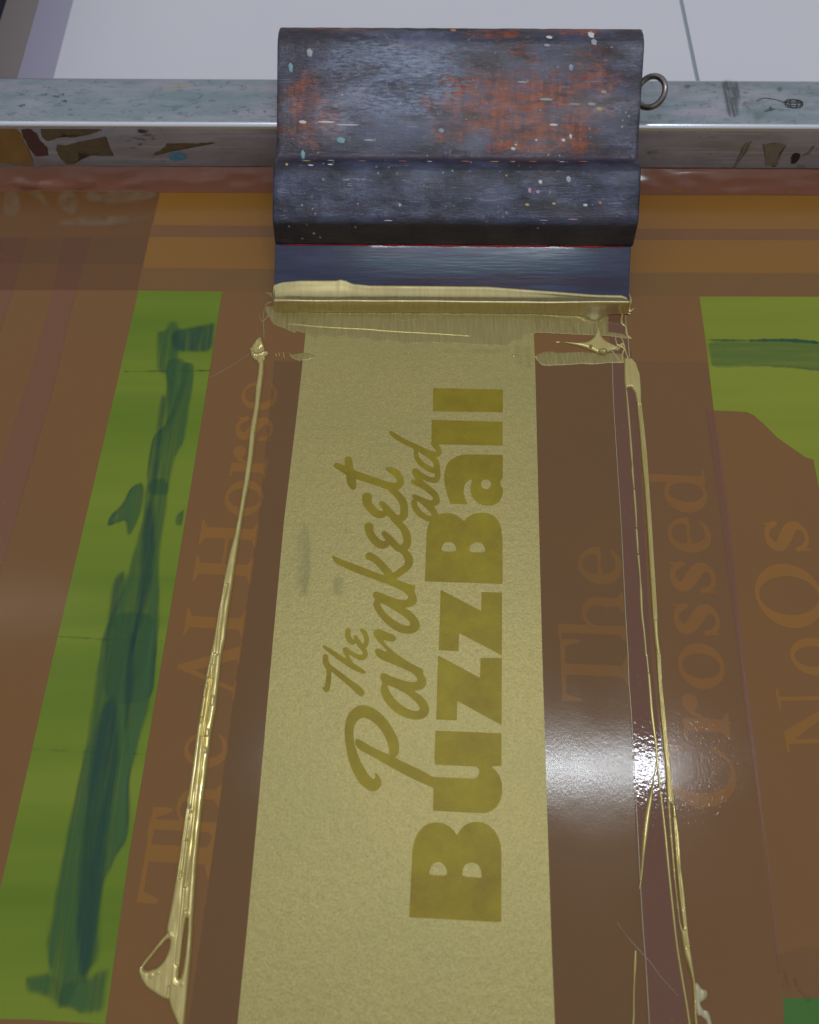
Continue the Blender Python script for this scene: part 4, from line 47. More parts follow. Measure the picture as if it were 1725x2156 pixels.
(156.23,328.35),(155.34,327.96),(154.45,327.91),(153.08,328.15),(152.33,328.97),(151.79,330.82),(151.57,333.3),(151.57,337.8),(151.61,340.87),(151.7,344.15),(151.84,346.96),(152.08,350.81),(152.44,352.96),(153.11,354.54)],[(134.92,351.5),(136.44,352.02),(137.49,352.26),(138.64,352.36),(139.65,352.3),(141.06,352.04),(141.58,351.74),(141.51,351.23),(140.86,350.63),(139.26,349.6),(138.21,348.96),(137.14,348.35),(136.26,347.91),(135.11,347.4),(134.45,347.32),(133.93,347.62),(133.65,348.24),(133.47,349.53),(133.6,350.31),(134.12,351.02)],[(161.23,339.96),(162.18,340.34),(162.71,340.41),(163.1,340.21),(163.26,339.79),(163.29,338.91),(163.2,338.27),(162.93,337.53),(162.55,336.84),(161.85,335.84),(161.39,335.33),(160.92,335.04),(160.54,335.02),(160.05,335.27),(159.81,335.6),(159.7,336.19),(159.74,336.91),(159.95,338.17),(160.21,338.92),(160.67,339.56)],[(179.19,349.86),(180.37,350.37),(181.07,350.49),(181.67,350.29),(182.05,349.81),(182.39,348.78),(182.42,348.08),(182.14,347.32),(181.61,346.67),(180.54,345.78),(179.89,345.51),(179.29,345.71),(178.87,346.34),(178.41,347.75),(178.34,348.6),(178.62,349.36)],[(180.11,339.43),(180.76,340.06),(181.26,340.43),(181.88,340.73),(182.48,340.89),(183.4,341.02),(183.85,340.95),(184.07,340.65),(184.02,340.19),(183.68,339.31),(183.31,338.77),(182.73,338.3),(182.06,337.99),(180.93,337.66),(180.29,337.55),(179.81,337.6),(179.59,337.8),(179.49,338.25),(179.54,338.59),(179.76,339.02)],[(182.72,328.31),(183.55,328.93),(184.06,329.15),(184.53,329.1),(184.87,328.79),(185.26,328.05),(185.28,327.67),(184.96,327.43),(184.36,327.38),(183.15,327.5),(182.61,327.67),(182.46,327.95)]],'residue': [[(-192.12,310.53),(-190.12,312.05),(-188.22,312.53),(-185.41,312.22),(-183.27,310.43),(-180.67,306.19),(-179.04,303.12),(-177.49,299.54),(-177.37,297.9),(-178.62,297.31),(-180.26,298.47),(-183.18,302.05),(-185.59,304.4),(-188.78,306.81),(-190.67,308.24),(-192.27,309.45)],[(-176.94,314.17),(-171.83,313.86),(-168.69,312.42),(-165.84,309.07),(-164.36,306.1),(-163.44,301.9),(-163.65,298.86),(-165.09,295.3),(-167.01,294.61),(-170.48,296.38),(-172.76,298.24),(-175.09,301.22),(-176.09,303.8),(-176.27,307.42),(-176.92,310.04),(-178.38,313.09)],[(-202.28,312.58),(-197.93,313.81),(-194.92,310.45),(-191.68,300.81),(-191.79,295.91),(-195.27,292.97),(-197.93,292.97),(-201.23,295.91),(-202.85,300.34),(-203.66,308.76)],[(-159.99,312.46),(-148.18,313.38),(-139.51,313.38),(-129.27,312.46),(-125.41,310.43),(-125.79,306.19),(-130.5,303.83),(-142.08,302.03),(-149.9,301.79),(-158.28,302.99),(-162.24,305.35),(-163.95,310.19)],[(-162.19,294.61),(-138.98,296.38),(-128.94,295.68),(-126.68,292.15),(-131.67,289.86),(-146.59,287.53),(-157.22,286.84),(-169.41,287.42),(-173.56,289.02),(-171.93,292.53)]],'wrinkle': [[(123.63,-30.51,0.264),(123.69,-30.85,0.3),(123.74,-31.18,0.342),(123.79,-31.52,0.381),(123.84,-31.87,0.409),(123.87,-32.23,0.42),(123.9,-32.6,0.408),(123.91,-32.99,0.377),(123.91,-33.39,0.336),(123.93,-33.79,0.295),(123.95,-34.18,0.262),(124,-34.57,0.237),(124.06,-34.96,0.216),(124.12,-35.35,0.196),(124.19,-35.74,0.176),(124.26,-36.13,0.156)],[(126.83,-32.96,0.472),(126.89,-34.67,0.366)],[(122.1,-34.18,0.209),(122.53,-34.91,0.209)],[(127.15,-35.64,0.156),(127.43,-35.93,0.172),(127.71,-36.23,0.183),(127.99,-36.52,0.196),(128.26,-36.81,0.219),(128.54,-37.1,0.26),(128.82,-37.39,0.323),(129.1,-37.68,0.403),(129.37,-37.97,0.493),(129.65,-38.25,0.586),(129.93,-38.54,0.673)]],'brush': [[(-116.23,224.66),(-115.85,225.56),(-115.52,226.07),(-115.04,226.48),(-114.52,226.7),(-113.67,226.85),(-113.15,227.16),(-112.65,227.81),(-112.28,228.65),(-111.84,230.16),(-111.48,231.03),(-110.98,231.74),(-110.46,232.14),(-109.63,232.45),(-109.07,232.52),(-108.47,232.4),(-107.96,232.11),(-107.27,231.51),(-106.8,230.85),(-106.29,229.79),(-105.85,228.54),(-105.24,226.44),(-104.86,224.84),(-104.51,222.85),(-104.25,220.91),(-103.96,217.97),(-103.77,215.82),(-103.58,213.31),(-103.42,210.96),(-103.22,207.5),(-103.17,204.87),(-103.25,201.64),(-103.43,198.49),(-103.83,
193.74),(-104.06,190.56),(-104.27,187.22),(-104.4,184.41),(-104.53,180.61),(-104.68,178.43),(-104.92,176.64),(-105.2,175.62),(-105.69,174.82),(-105.98,174.76),(-106.24,175.38),(-106.41,176.58),(-106.59,178.99),(-106.78,181.23),(-107.1,184.53),(-107.47,188.2),(-108.09,194.29),(-108.6,197.74),(-109.25,200.39),(-109.91,201.66),(-110.94,202.23),(-111.61,202.67),(-112.3,203.22),(-112.84,203.78),(-113.55,204.63),(-113.96,205.45),(-114.29,206.69),(-114.46,208.08),(-114.59,210.38),(-114.75,212.16),(-115.03,214.38),(-115.38,216.58),(-115.98,219.96),(-116.25,221.95),(-116.34,223.64)],[(-105.92,228),(-101.45,228.9),(-98.66,229.49),(-96,230.08),(-94.06,230.55),(-91.77,231.15),(-90.49,231.25),(-89.5,230.89),(-89.02,230.16),(-88.8,228.65),(-88.68,227.19),(-88.59,224.96),(-88.55,222.45),(-88.54,218.32),(-89.1,216.05),(-90.54,214.39),(-92.55,213.68),(-96.22,213.54),(-98.61,213.52),(-101.03,213.64),(-102.95,213.85),(-105.43,214.29),(-106.91,215.11),(-108.21,216.78),(-109.04,218.93),(-109.87,222.77),(-109.64,225.03),(-108.23,226.9)],[(-100.88,209.38),(-98.73,209.53),(-97.5,209.01),(-96.53,207.54),(-96.04,205.45),(-95.75,201.61),(-95.62,198.74),(-95.57,195.28),(-95.62,191.96),(-95.79,187),(-95.89,183.6),(-95.98,179.88),(-96.05,176.64),(-96.13,172.12),(-96.32,169.3),(-96.75,166.62),(-97.3,164.66),(-98.3,162.32),(-98.86,160.65),(-99.31,158.74),(-99.55,156.98),(-99.7,154.43),(-99.78,152.58),(-99.83,150.4),(-99.84,148.37),(-99.82,145.38),(-100.24,143.75),(-101.33,142.58),(-102.86,142.13),(-105.65,142.13),(-107.29,142.43),(-108.66,143.21),(-109.48,144.29),(-110.19,146.28),(-110.61,148.14),(-110.98,150.9),(-111.21,153.97),(-111.42,159.08),(-111.52,162.21),(-111.53,165.07),(-111.46,167.01),(-111.27,169.11),(-110.95,170.51),(-110.32,171.96),(-109.51,173.15),(-108.09,174.75),(-107.16,176.12),(-106.2,178.01),(-105.43,180.02),(-104.42,183.27),(-103.81,185.56),(-103.28,188.14),(-102.95,190.46),(-102.63,193.78),(-102.49,196.17),(-102.49,198.93),(-102.6,201.46),(-102.91,205.15),(-102.74,207.21),(-102.02,208.73)],[(-107.6,151),(-104.23,151.13),(-102.35,150.48),(-100.94,148.7),(-100.3,146.2),(-100.08,141.62),(-100,138.38),(-99.99,134.7),(-100.06,131.37),(-100.24,126.6),(-100.31,123.46),(-100.29,120.24),(-100.2,117.61),(-99.99,114.14),(-99.74,111.38),(-99.34,107.8),(-98.86,104.19),(-98.06,98.62),(-97.59,94.73),(-97.17,90.39),(-96.9,86.51),(-96.62,81.01),(-96.42,77.09),(-96.17,72.6),(-95.94,68.49),(-95.59,62.56),(-96.38,59.36),(-98.73,57.07),(-102.12,56.18),(-108.43,56.18),(-111.99,57.07),(-114.74,59.36),(-116.11,62.56),(-116.82,68.49),(-117.24,72.44),(-117.58,76.52),(-117.78,79.86),(-117.94,84.27),(-117.78,87.53),(-117.22,91.42),(-116.37,95.11),(-114.74,100.63),(-113.83,104),(-113.12,107.01),(-112.79,109),(-112.65,111.05),(-112.54,112.63),(-112.39,114.62),(-112.25,116.58),(-112.02,119.6),(-111.82,121.74),(-111.55,124.14),(-111.27,126.29),(-110.81,129.39),(-110.6,131.95),(-110.54,135.36),(-110.64,138.91),(-110.95,144.58),(-110.6,147.73),(-109.4,150.04)],[(-115.58,147.71),(-113.54,149.21),(-112.32,149.34),(-111.28,148.16),(-110.64,145.93),(-110.05,141.48),(-109.89,138.5),(-110.08,135.34),(-110.57,132.69),(-111.63,129.09),(-112.34,127.06),(-113.11,125.48),(-113.78,124.67),(-114.69,124.2),(-115.25,124.31),(-115.74,125.05),(-116.06,126.27),(-116.4,128.65),(-116.73,129.88),(-117.23,130.64),(-117.79,130.74),(-118.71,130.27),(-119.47,129.91),(-120.49,129.49),(-121.55,129.09),(-123.22,128.49),(-124.07,128.44),(-124.57,128.91),(-124.62,129.8),(-124.23,131.6),(-123.79,132.88),(-123.05,134.35),(-122.18,135.69),(-120.69,137.64),(-119.82,139.01),(-119.07,140.55),(-118.63,141.93),(-118.24,143.9),(-117.71,145.22),(-116.76,146.59)],[(-92.54,136.61),(-92.44,134.79),(-92.43,133.55),(-92.5,132.23),(-92.63,131.09),(-92.89,129.54),(-93.22,128.76),(-93.77,128.34),(-94.44,128.36),(-95.6,128.84),(-96.21,129.34),(-96.6,130.14),(-96.7,131.06),(-96.56,132.63),(-96.3,133.69),(-95.78,134.83),(-95.11,135.8),(-93.93,137.14),(-93.27,137.59),(-92.77,137.4)],[(-118.46,105.86),(-117.66,107.67),
(-117.06,108.7),(-116.33,109.5),(-115.64,109.91),(-114.6,110.13),(-113.95,110.05),(-113.34,109.6),(-112.89,108.89),(-112.38,107.53),(-112.19,106.12),(-112.21,103.92),(-112.44,101.38),(-113.01,97.17),(-113.43,94.38),(-113.96,91.47),(-114.47,89.05),(-115.24,85.83),(-115.71,83.72),(-116.12,81.57),(-116.39,79.83),(-116.66,77.56),(-116.87,76.51),(-117.13,76.1),(-117.39,76.41),(-117.78,77.63),(-118.03,78.94),(-118.28,81.08),(-118.47,83.59),(-118.71,87.87),(-118.86,90.77),(-119,93.85),(-119.1,96.45),(-119.21,99.99),(-119.15,102.21),(-118.88,104.32)],[(-112.3,92.73),(-105.58,92.73),(-101.81,91.92),(-98.95,89.88),(-97.62,87.05),(-97.08,81.92),(-96.77,78.7),(-96.54,75.57),(-96.43,73.21),(-96.37,70.32),(-96.37,68.05),(-96.44,65.17),(-96.56,62.3),(-96.8,57.9),(-97.04,54.72),(-97.42,51.01),(-97.85,47.59),(-98.56,42.59),(-98.99,39.53),(-99.37,36.72),(-99.63,34.74),(-99.9,32.5),(-99.98,30.77),(-99.91,28.6),(-99.7,26.46),(-99.24,23.19),(-98.97,20.91),(-98.72,18.38),(-98.57,16.13),(-98.4,12.95),(-98.47,10.96),(-98.79,9.04),(-99.29,7.61),(-100.26,5.88),(-100.95,4.49),(-101.75,2.68),(-102.47,0.83),(-103.52,-2.04),(-104.04,-4.15),(-104.31,-6.63),(-104.28,-8.97),(-103.93,-12.42),(-103.67,-14.84),(-103.36,-17.56),(-103.06,-20.01),(-102.61,-23.51),(-102.64,-25.69),(-103.15,-27.78),(-104.04,-29.33),(-105.78,-31.19),(-106.88,-32.63),(-107.93,-34.43),(-108.71,-36.21),(-109.66,-38.94),(-110.37,-40.37),(-111.23,-41.31),(-112.07,-41.57),(-113.34,-41.27),(-114.3,-40.5),(-115.49,-38.85),(-116.64,-36.65),(-118.41,-32.68),(-119.46,-30.23),(-120.34,-27.97),(-120.87,-26.4),(-121.33,-24.67),(-121.56,-23.41),(-121.69,-21.92),(-121.7,-20.51),(-121.57,-18.44),(-121.5,-16.52),(-121.45,-13.72),(-121.43,-10.63),(-121.43,-5.5),(-121.41,-2.14),(-121.35,1.25),(-121.27,3.93),(-121.13,7.37),(-121.03,9.81),(-120.91,12.55),(-120.81,15.02),(-120.65,18.58),(-120.5,21.34),(-120.26,24.82),(-119.99,28.28),(-119.53,33.65),(-119.27,37.51),(-119.08,41.98),(-118.99,46.09),(-118.97,52.11),(-119,57.01),(-119.07,63.46),(-119.19,70.12),(-119.41,80.75),(-118.51,86.69),(-115.95,91.02)],[(-126.45,-31.81),(-125.47,-31.42),(-124.64,-31.15),(-123.52,-30.85),(-122.34,-30.58),(-120.46,-30.19),(-119.24,-30.15),(-118.01,-30.42),(-117.03,-30.95),(-115.78,-32.03),(-114.98,-33),(-114.18,-34.38),(-113.56,-35.88),(-112.79,-38.31),(-112.47,-39.7),(-112.41,-40.82),(-112.63,-41.43),(-113.25,-41.88),(-113.84,-41.92),(-114.72,-41.56),(-115.71,-40.9),(-117.35,-39.55),(-118.55,-38.78),(-119.96,-38.19),(-121.28,-37.9),(-123.24,-37.75),(-124.41,-37.41),(-125.44,-36.69),(-126.11,-35.75),(-126.79,-34.07),(-127.01,-33.09),(-126.89,-32.28)],[(-100.29,-29.19),(-99.14,-29.11),(-98.54,-29.39),(-98.14,-30.18),(-98.04,-31.31),(-98.17,-33.39),(-98.24,-34.89),(-98.28,-36.66),(-98.3,-38.3),(-98.28,-40.71),(-98.65,-42.03),(-99.59,-42.99),(-100.91,-43.4),(-103.33,-43.47),(-105.07,-43.39),(-107.1,-43.1),(-108.97,-42.66),(-111.72,-41.84),(-113.23,-41.02),(-114.35,-39.75),(-114.82,-38.31),(-114.89,-35.88),(-114.54,-34.5),(-113.55,-33.42),(-112.14,-32.87),(-109.55,-32.56),(-107.88,-32.25),(-106.22,-31.77),(-104.94,-31.22),(-103.31,-30.29),(-102.25,-29.77),(-101.16,-29.37)],[(-108.51,85.16),(-107.26,85.16),(-106.52,84.73),(-105.88,83.64),(-105.48,82.13),(-105.1,79.38),(-104.83,77.17),(-104.52,74.31),(-104.23,71.4),(-103.82,66.89),(-103.61,64.04),(-103.51,61.26),(-103.53,59.16),(-103.67,56.57),(-103.7,54.65),(-103.65,52.33),(-103.53,50.12),(-103.27,46.82),(-103,44.5),(-102.59,41.87),(-102.13,39.5),(-101.36,36.11),(-100.97,34.21),(-100.72,32.75),(-100.68,32.03),(-100.83,31.66),(-101.04,31.85),(-101.42,32.73),(-101.91,34.1),(-102.77,36.72),(-103.39,38.77),(-104.11,41.38),(-104.77,43.98),(-105.75,48.03),(-106.42,51.77),(-107.18,57.27),(-107.84,63.4),(-108.8,73.63),(-109.14,79.35),(-109.04,83.51)],[(-108.1,210.78),(-105.75,211.36),(-104.22,211.49),(-102.67,211.27),(-101.44,210.72),(-99.86,209.57),(-99,208.23),(-98.37,205.98),(-98.12,203.31),(-98.1,198.78),(-98.24,195.73),(-98.62,192.45),(-99.15,189.65),(-100.13,185.81),(-100.82,
183.22),(-101.6,180.45),(-102.31,178.11),(-103.33,174.9),(-103.95,173.15),(-104.53,171.91),(-104.93,171.42),(-105.4,171.42),(-105.74,172.31),(-106.16,174.61),(-106.56,177.82),(-107.18,183.76),(-107.65,187.98),(-108.23,192.74),(-108.81,197.05),(-109.69,203.25),(-109.82,206.77),(-109.25,209.48)],[(-108.97,192.67),(-107.18,191.56),(-106.23,190.02),(-105.61,187.21),(-105.46,183.76),(-105.67,177.82),(-105.75,173.46),(-105.75,168.28),(-105.67,163.4),(-105.46,156.2),(-105.3,151.15),(-105.11,145.45),(-104.94,140.33),(-104.68,133.03),(-104.62,128.72),(-104.75,124.99),(-105.02,122.61),(-105.59,120.27),(-106.02,120.43),(-106.55,123.2),(-107.08,128.01),(-107.9,137.65),(-108.41,143.98),(-108.89,150.34),(-109.22,155.36),(-109.59,161.77),(-109.84,166.49),(-110.1,172.06),(-110.32,177.31),(-110.61,185.15),(-110.5,189.33),(-109.91,192.04)],[(-102.36,196.33),(-101.42,198.57),(-100.9,199.54),(-100.5,199.76),(-100.32,199.19),(-100.25,197.5),(-100.29,196.15),(-100.46,194.4),(-100.73,192.62),(-101.24,189.85),(-101.64,187.84),(-102.15,185.48),(-102.66,183.27),(-103.45,180.02),(-103.93,178.22),(-104.36,176.85),(-104.65,176.21),(-104.97,175.94),(-105.1,176.25),(-105.14,177.3),(-105.07,178.87),(-104.84,181.84),(-104.66,183.89),(-104.42,186.14),(-104.18,188.1),(-103.79,190.85),(-103.44,192.71),(-102.92,194.68)],[(-109.47,139.33),(-108.24,141.79),(-107.33,142.19),(-106.27,140.74),(-105.28,137.77),(-103.85,131.71),(-103.03,127.34),(-102.39,122.23),(-102.05,117.5),(-101.82,110.6),(-101.8,106.17),(-101.99,101.77),(-102.34,98.31),(-103.03,93.91),(-103.47,90.83),(-103.91,87.37),(-104.26,84.27),(-104.7,79.86),(-105.03,77.47),(-105.44,75.76),(-105.84,75.09),(-106.46,75.09),(-106.83,76.24),(-107.16,79.19),(-107.38,83.34),(-107.62,91.03),(-107.88,97),(-108.32,104.5),(-108.86,111.96),(-109.78,123.57),(-110.11,130.43),(-110,136.12)],[(-105.18,103.18),(-104.75,103.18),(-104.55,102.66),(-104.46,101.35),(-104.5,99.52),(-104.69,96.21),(-104.81,93.73),(-104.9,90.74),(-104.95,87.87),(-105,83.59),(-105.09,81.08),(-105.29,78.94),(-105.54,77.63),(-105.99,76.41),(-106.3,75.75),(-106.64,75.27),(-106.93,75.09),(-107.34,75.09),(-107.53,75.76),(-107.61,77.47),(-107.56,79.86),(-107.34,84.27),(-107.16,87.37),(-106.89,90.83),(-106.61,93.91),(-106.15,98.31),(-105.83,100.74),(-105.48,102.49)],[(-114.44,57.82),(-111.93,59.82),(-110.3,59.68),(-108.69,57.33),(-107.46,53.31),(-105.94,45.53),(-105.16,40.17),(-104.69,34.26),(-104.61,29.06),(-104.89,21.78),(-104.98,16.48),(-104.94,10.26),(-104.78,4.46),(-104.42,-4.01),(-104.24,-9.57),(-104.13,-15.35),(-104.13,-20.1),(-104.21,-26.42),(-104.48,-29.95),(-105.09,-32.68),(-105.9,-34.05),(-107.36,-34.81),(-108.39,-34.17),(-109.55,-31.75),(-110.61,-28.06),(-112.15,-20.97),(-113.11,-15.79),(-113.99,-9.7),(-114.6,-4.01),(-115.27,4.46),(-115.7,11.07),(-116.11,19.41),(-116.41,27.74),(-116.76,40.8),(-116.59,48.45),(-115.75,54.6)],[(-107.55,28.5),(-107.11,28.13),(-106.85,27.67),(-106.62,26.88),(-106.47,25.93),(-106.32,24.29),(-106.2,22.84),(-106.04,20.79),(-105.88,18.58),(-105.63,15.02),(-105.51,12.55),(-105.42,9.81),(-105.41,7.37),(-105.44,3.93),(-105.39,1.46),(-105.2,-1.4),(-104.94,-4.04),(-104.44,-7.86),(-104.07,-10.7),(-103.62,-14.1),(-103.19,-17.33),(-102.54,-22.12),(-102.23,-24.71),(-102.08,-26.56),(-102.13,-27.29),(-102.4,-27.29),(-102.64,-26.56),(-102.98,-24.71),(-103.36,-22.12),(-103.97,-17.33),(-104.38,-14.1),(-104.8,-10.7),(-105.14,-7.86),(-105.58,-4.04),(-105.86,-1.27),(-106.11,1.92),(-106.28,4.87),(-106.48,9.19),(-106.59,11.98),(-106.67,14.74),(-106.72,16.88),(-106.74,19.56),(-106.82,21.33),(-106.98,23.18),(-107.2,24.69),(-107.6,26.69),(-107.75,27.74),(-107.73,28.39)],[(-114.5,15.91),(-113.65,17.69),(-112.9,17.29),(-111.86,14.5),(-110.76,9.97),(-109.03,1.37),(-108.01,-4.54),(-107.12,-11.04),(-106.56,-16.74),(-106.01,-24.71),(-105.78,-29.1),(-105.73,-32.44),(-105.87,-34.05),(-106.27,-34.81),(-106.64,-34.17),(-107.17,-31.75),(-107.76,-28.06),(-108.73,-20.97),(-109.54,-15.79),(-110.6,-9.7),(-111.7,-4.01),(-113.46,4.46),(-114.3,9.45),(-114.68,
13.58)],[(-122.18,-15.09),(-121.82,-14.11),(-121.58,-13.96),(-121.33,-14.53),(-121.13,-15.71),(-120.88,-18.12),(-120.74,-19.66),(-120.65,-21.16),(-120.61,-22.31),(-120.62,-23.74),(-120.68,-24.42),(-120.82,-24.73),(-121.01,-24.6),(-121.36,-23.97),(-121.59,-23.28),(-121.83,-22.16),(-122.03,-20.85),(-122.29,-18.61),(-122.38,-17.23),(-122.34,-15.97)]],'brush_right': [[(141.51,221.38),(147.36,221.26),(151.33,221.23),(155.56,221.26),(159.16,221.36),(164.1,221.57),(167.39,221.65),(170.86,221.65),(173.74,221.57),(177.62,221.36),(180.97,220.98),(185.62,220.23),(190.57,219.26),(198.5,217.56),(202.66,215.9),(205.34,213.41),(205.97,210.61),(204.92,206.02),(203.19,203.65),(199.85,202.2),(195.6,201.97),(188.12,202.82),(183.52,203.37),(179.29,203.93),(176.36,204.37),(173.11,204.94),(170.81,205.28),(168.22,205.56),(165.89,205.73),(162.54,205.87),(160.15,205.92),(157.41,205.89),(154.9,205.81),(151.26,205.61),(148.67,205.5),(145.73,205.42),(143.06,205.39),(139.22,205.39),(137.11,205.75),(135.6,206.67),(135,207.96),(134.99,210.32),(134.99,212.02),(135,214.01),(135.02,215.85),(135.06,218.54),(135.98,220),(138.3,221.02)],[(141.55,221.66),(147.41,221.54),(151.37,221.51),(155.61,221.53),(159.21,221.61),(164.14,221.79),(167.43,221.85),(170.89,221.84),(173.78,221.75),(177.65,221.55),(181.01,221.21),(185.68,220.54),(190.66,219.71),(198.64,218.23),(202.98,217.34),(206.05,216.54),(207.21,215.99),(207.07,215.41),(205.84,215.29),(202.85,215.58),(198.73,216.21),(191.22,217.52),(186.44,218.3),(181.78,218.97),(178.25,219.39),(173.93,219.77),(170.81,219.96),(167.18,220.07),(163.82,220.06),(158.92,219.94),(155.34,219.9),(151.13,219.9),(147.2,219.94),(141.41,220.06),(138.24,220.2),(135.97,220.45),(135.09,220.74),(135.11,221.24),(136.03,221.5),(138.34,221.65)]],'trail_left': [([[(-67.82,210.15),(-67.88,202.85),(-68.39,195.66),(-68.16,186.85),(-69.16,173.1),(-69.18,160.6),(-69.77,148.46),(-70.56,135.89),(-71.45,125.19),(-72.81,116.98),(-74,106.05),(-74.42,97.51),(-75.02,92.61),(-75.62,82.33),(-76.48,75.07),(-77.44,65.23),(-77.92,55.65),(-78.52,46.31),(-78.88,31.25),(-79.6,16.8),(-80.1,2.91),(-81,-10.44),(-81.68,-18.2),(-80.47,-25.79),(-79.23,-33.21),(-78.53,-39.02),(-76.8,-42.37),(-74.77,-45.49),(-73.22,-49.42),(-72.12,-49.42),(-72.23,-45.49),(-72.25,-42.37),(-72.29,-39.02),(-72.38,-33.21),(-72.4,-25.79),(-72.77,-18.2),(-73.03,-10.44),(-73.58,2.91),(-73.55,16.8),(-73.2,31.25),(-72.84,46.31),(-71.86,55.65),(-71.81,65.23),(-71.77,75.07),(-70.86,82.33),(-70.74,92.61),(-70.37,97.51),(-69.91,106.05),(-69.35,116.98),(-68.94,125.19),(-68.15,135.89),(-67.04,148.46),(-66.41,160.6),(-66.2,173.1),(-65.46,186.85),(-65.21,195.66),(-64.97,202.85),(-65.35,210.15)],[(-81.02,-18.75),(-82.22,-20.07),(-84.19,-22.57),(-87.98,-27.55),(-89.47,-29.76),(-89.51,-30.46),(-89.18,-31.33),(-88.31,-32.83),(-87.49,-33.92),(-86.26,-35.19),(-84.17,-36.5),(-80.08,-38.55),(-77.94,-38.68),(-76.56,-36.97),(-76.44,-32.68),(-77.53,-23.28),(-78.54,-19.23),(-79.98,-18.51)]],[[(-80.6,-21.24),(-81.06,-21.55),(-81.6,-22.05),(-82.5,-23.04),(-83.57,-24.29),(-85.4,-26.48),(-86.42,-27.72),(-87.19,-28.72),(-87.55,-29.25),(-87.68,-29.61),(-87.66,-29.82),(-87.46,-29.98),(-87.13,-30.07),(-86.49,-30.14),(-85.99,-30.12),(-85.38,-30),(-84.77,-29.82),(-83.84,-29.46),(-83.26,-29.16),(-82.69,-28.76),(-82.26,-28.34),(-81.74,-27.69),(-81.41,-27.18),(-81.07,-26.56),(-80.81,-25.95),(-80.47,-25.02),(-80.28,-24.37),(-80.15,-23.62),(-80.1,-22.95),(-80.1,-21.98),(-80.17,-21.49),(-80.35,-21.23)],[(-75.15,-14.8),(-74.93,-14.92),(-74.76,-15.97),(-74.54,-18.52),(-74.49,-21.17),(-74.56,-25.34),(-74.68,-28.03),(-74.91,-30.72),(-75.11,-31.95),(-75.39,-32.42),(-75.6,-32.42),(-75.85,-31.95),(-75.91,-30.95),(-75.82,-28.84),(-75.76,-26.16),(-75.7,-21.41),(-75.58,-18.47),(-75.33,-15.8)]],[])],'trail_left_grooves': [[(-75.3,71.1,0.196),(-75.29,68.74,0.24),(-75.26,66.4,0.288),(-75.24,64.07,0.333),(-75.24,61.76,0.367),(-75.3,59.45,0.384),(-75.43,57.22,0.375),(-75.62,55.05,0.346),(-75.83,52.86,0.309),(-76.03,50.59,0.273),(-76.19,48.16,0.25),
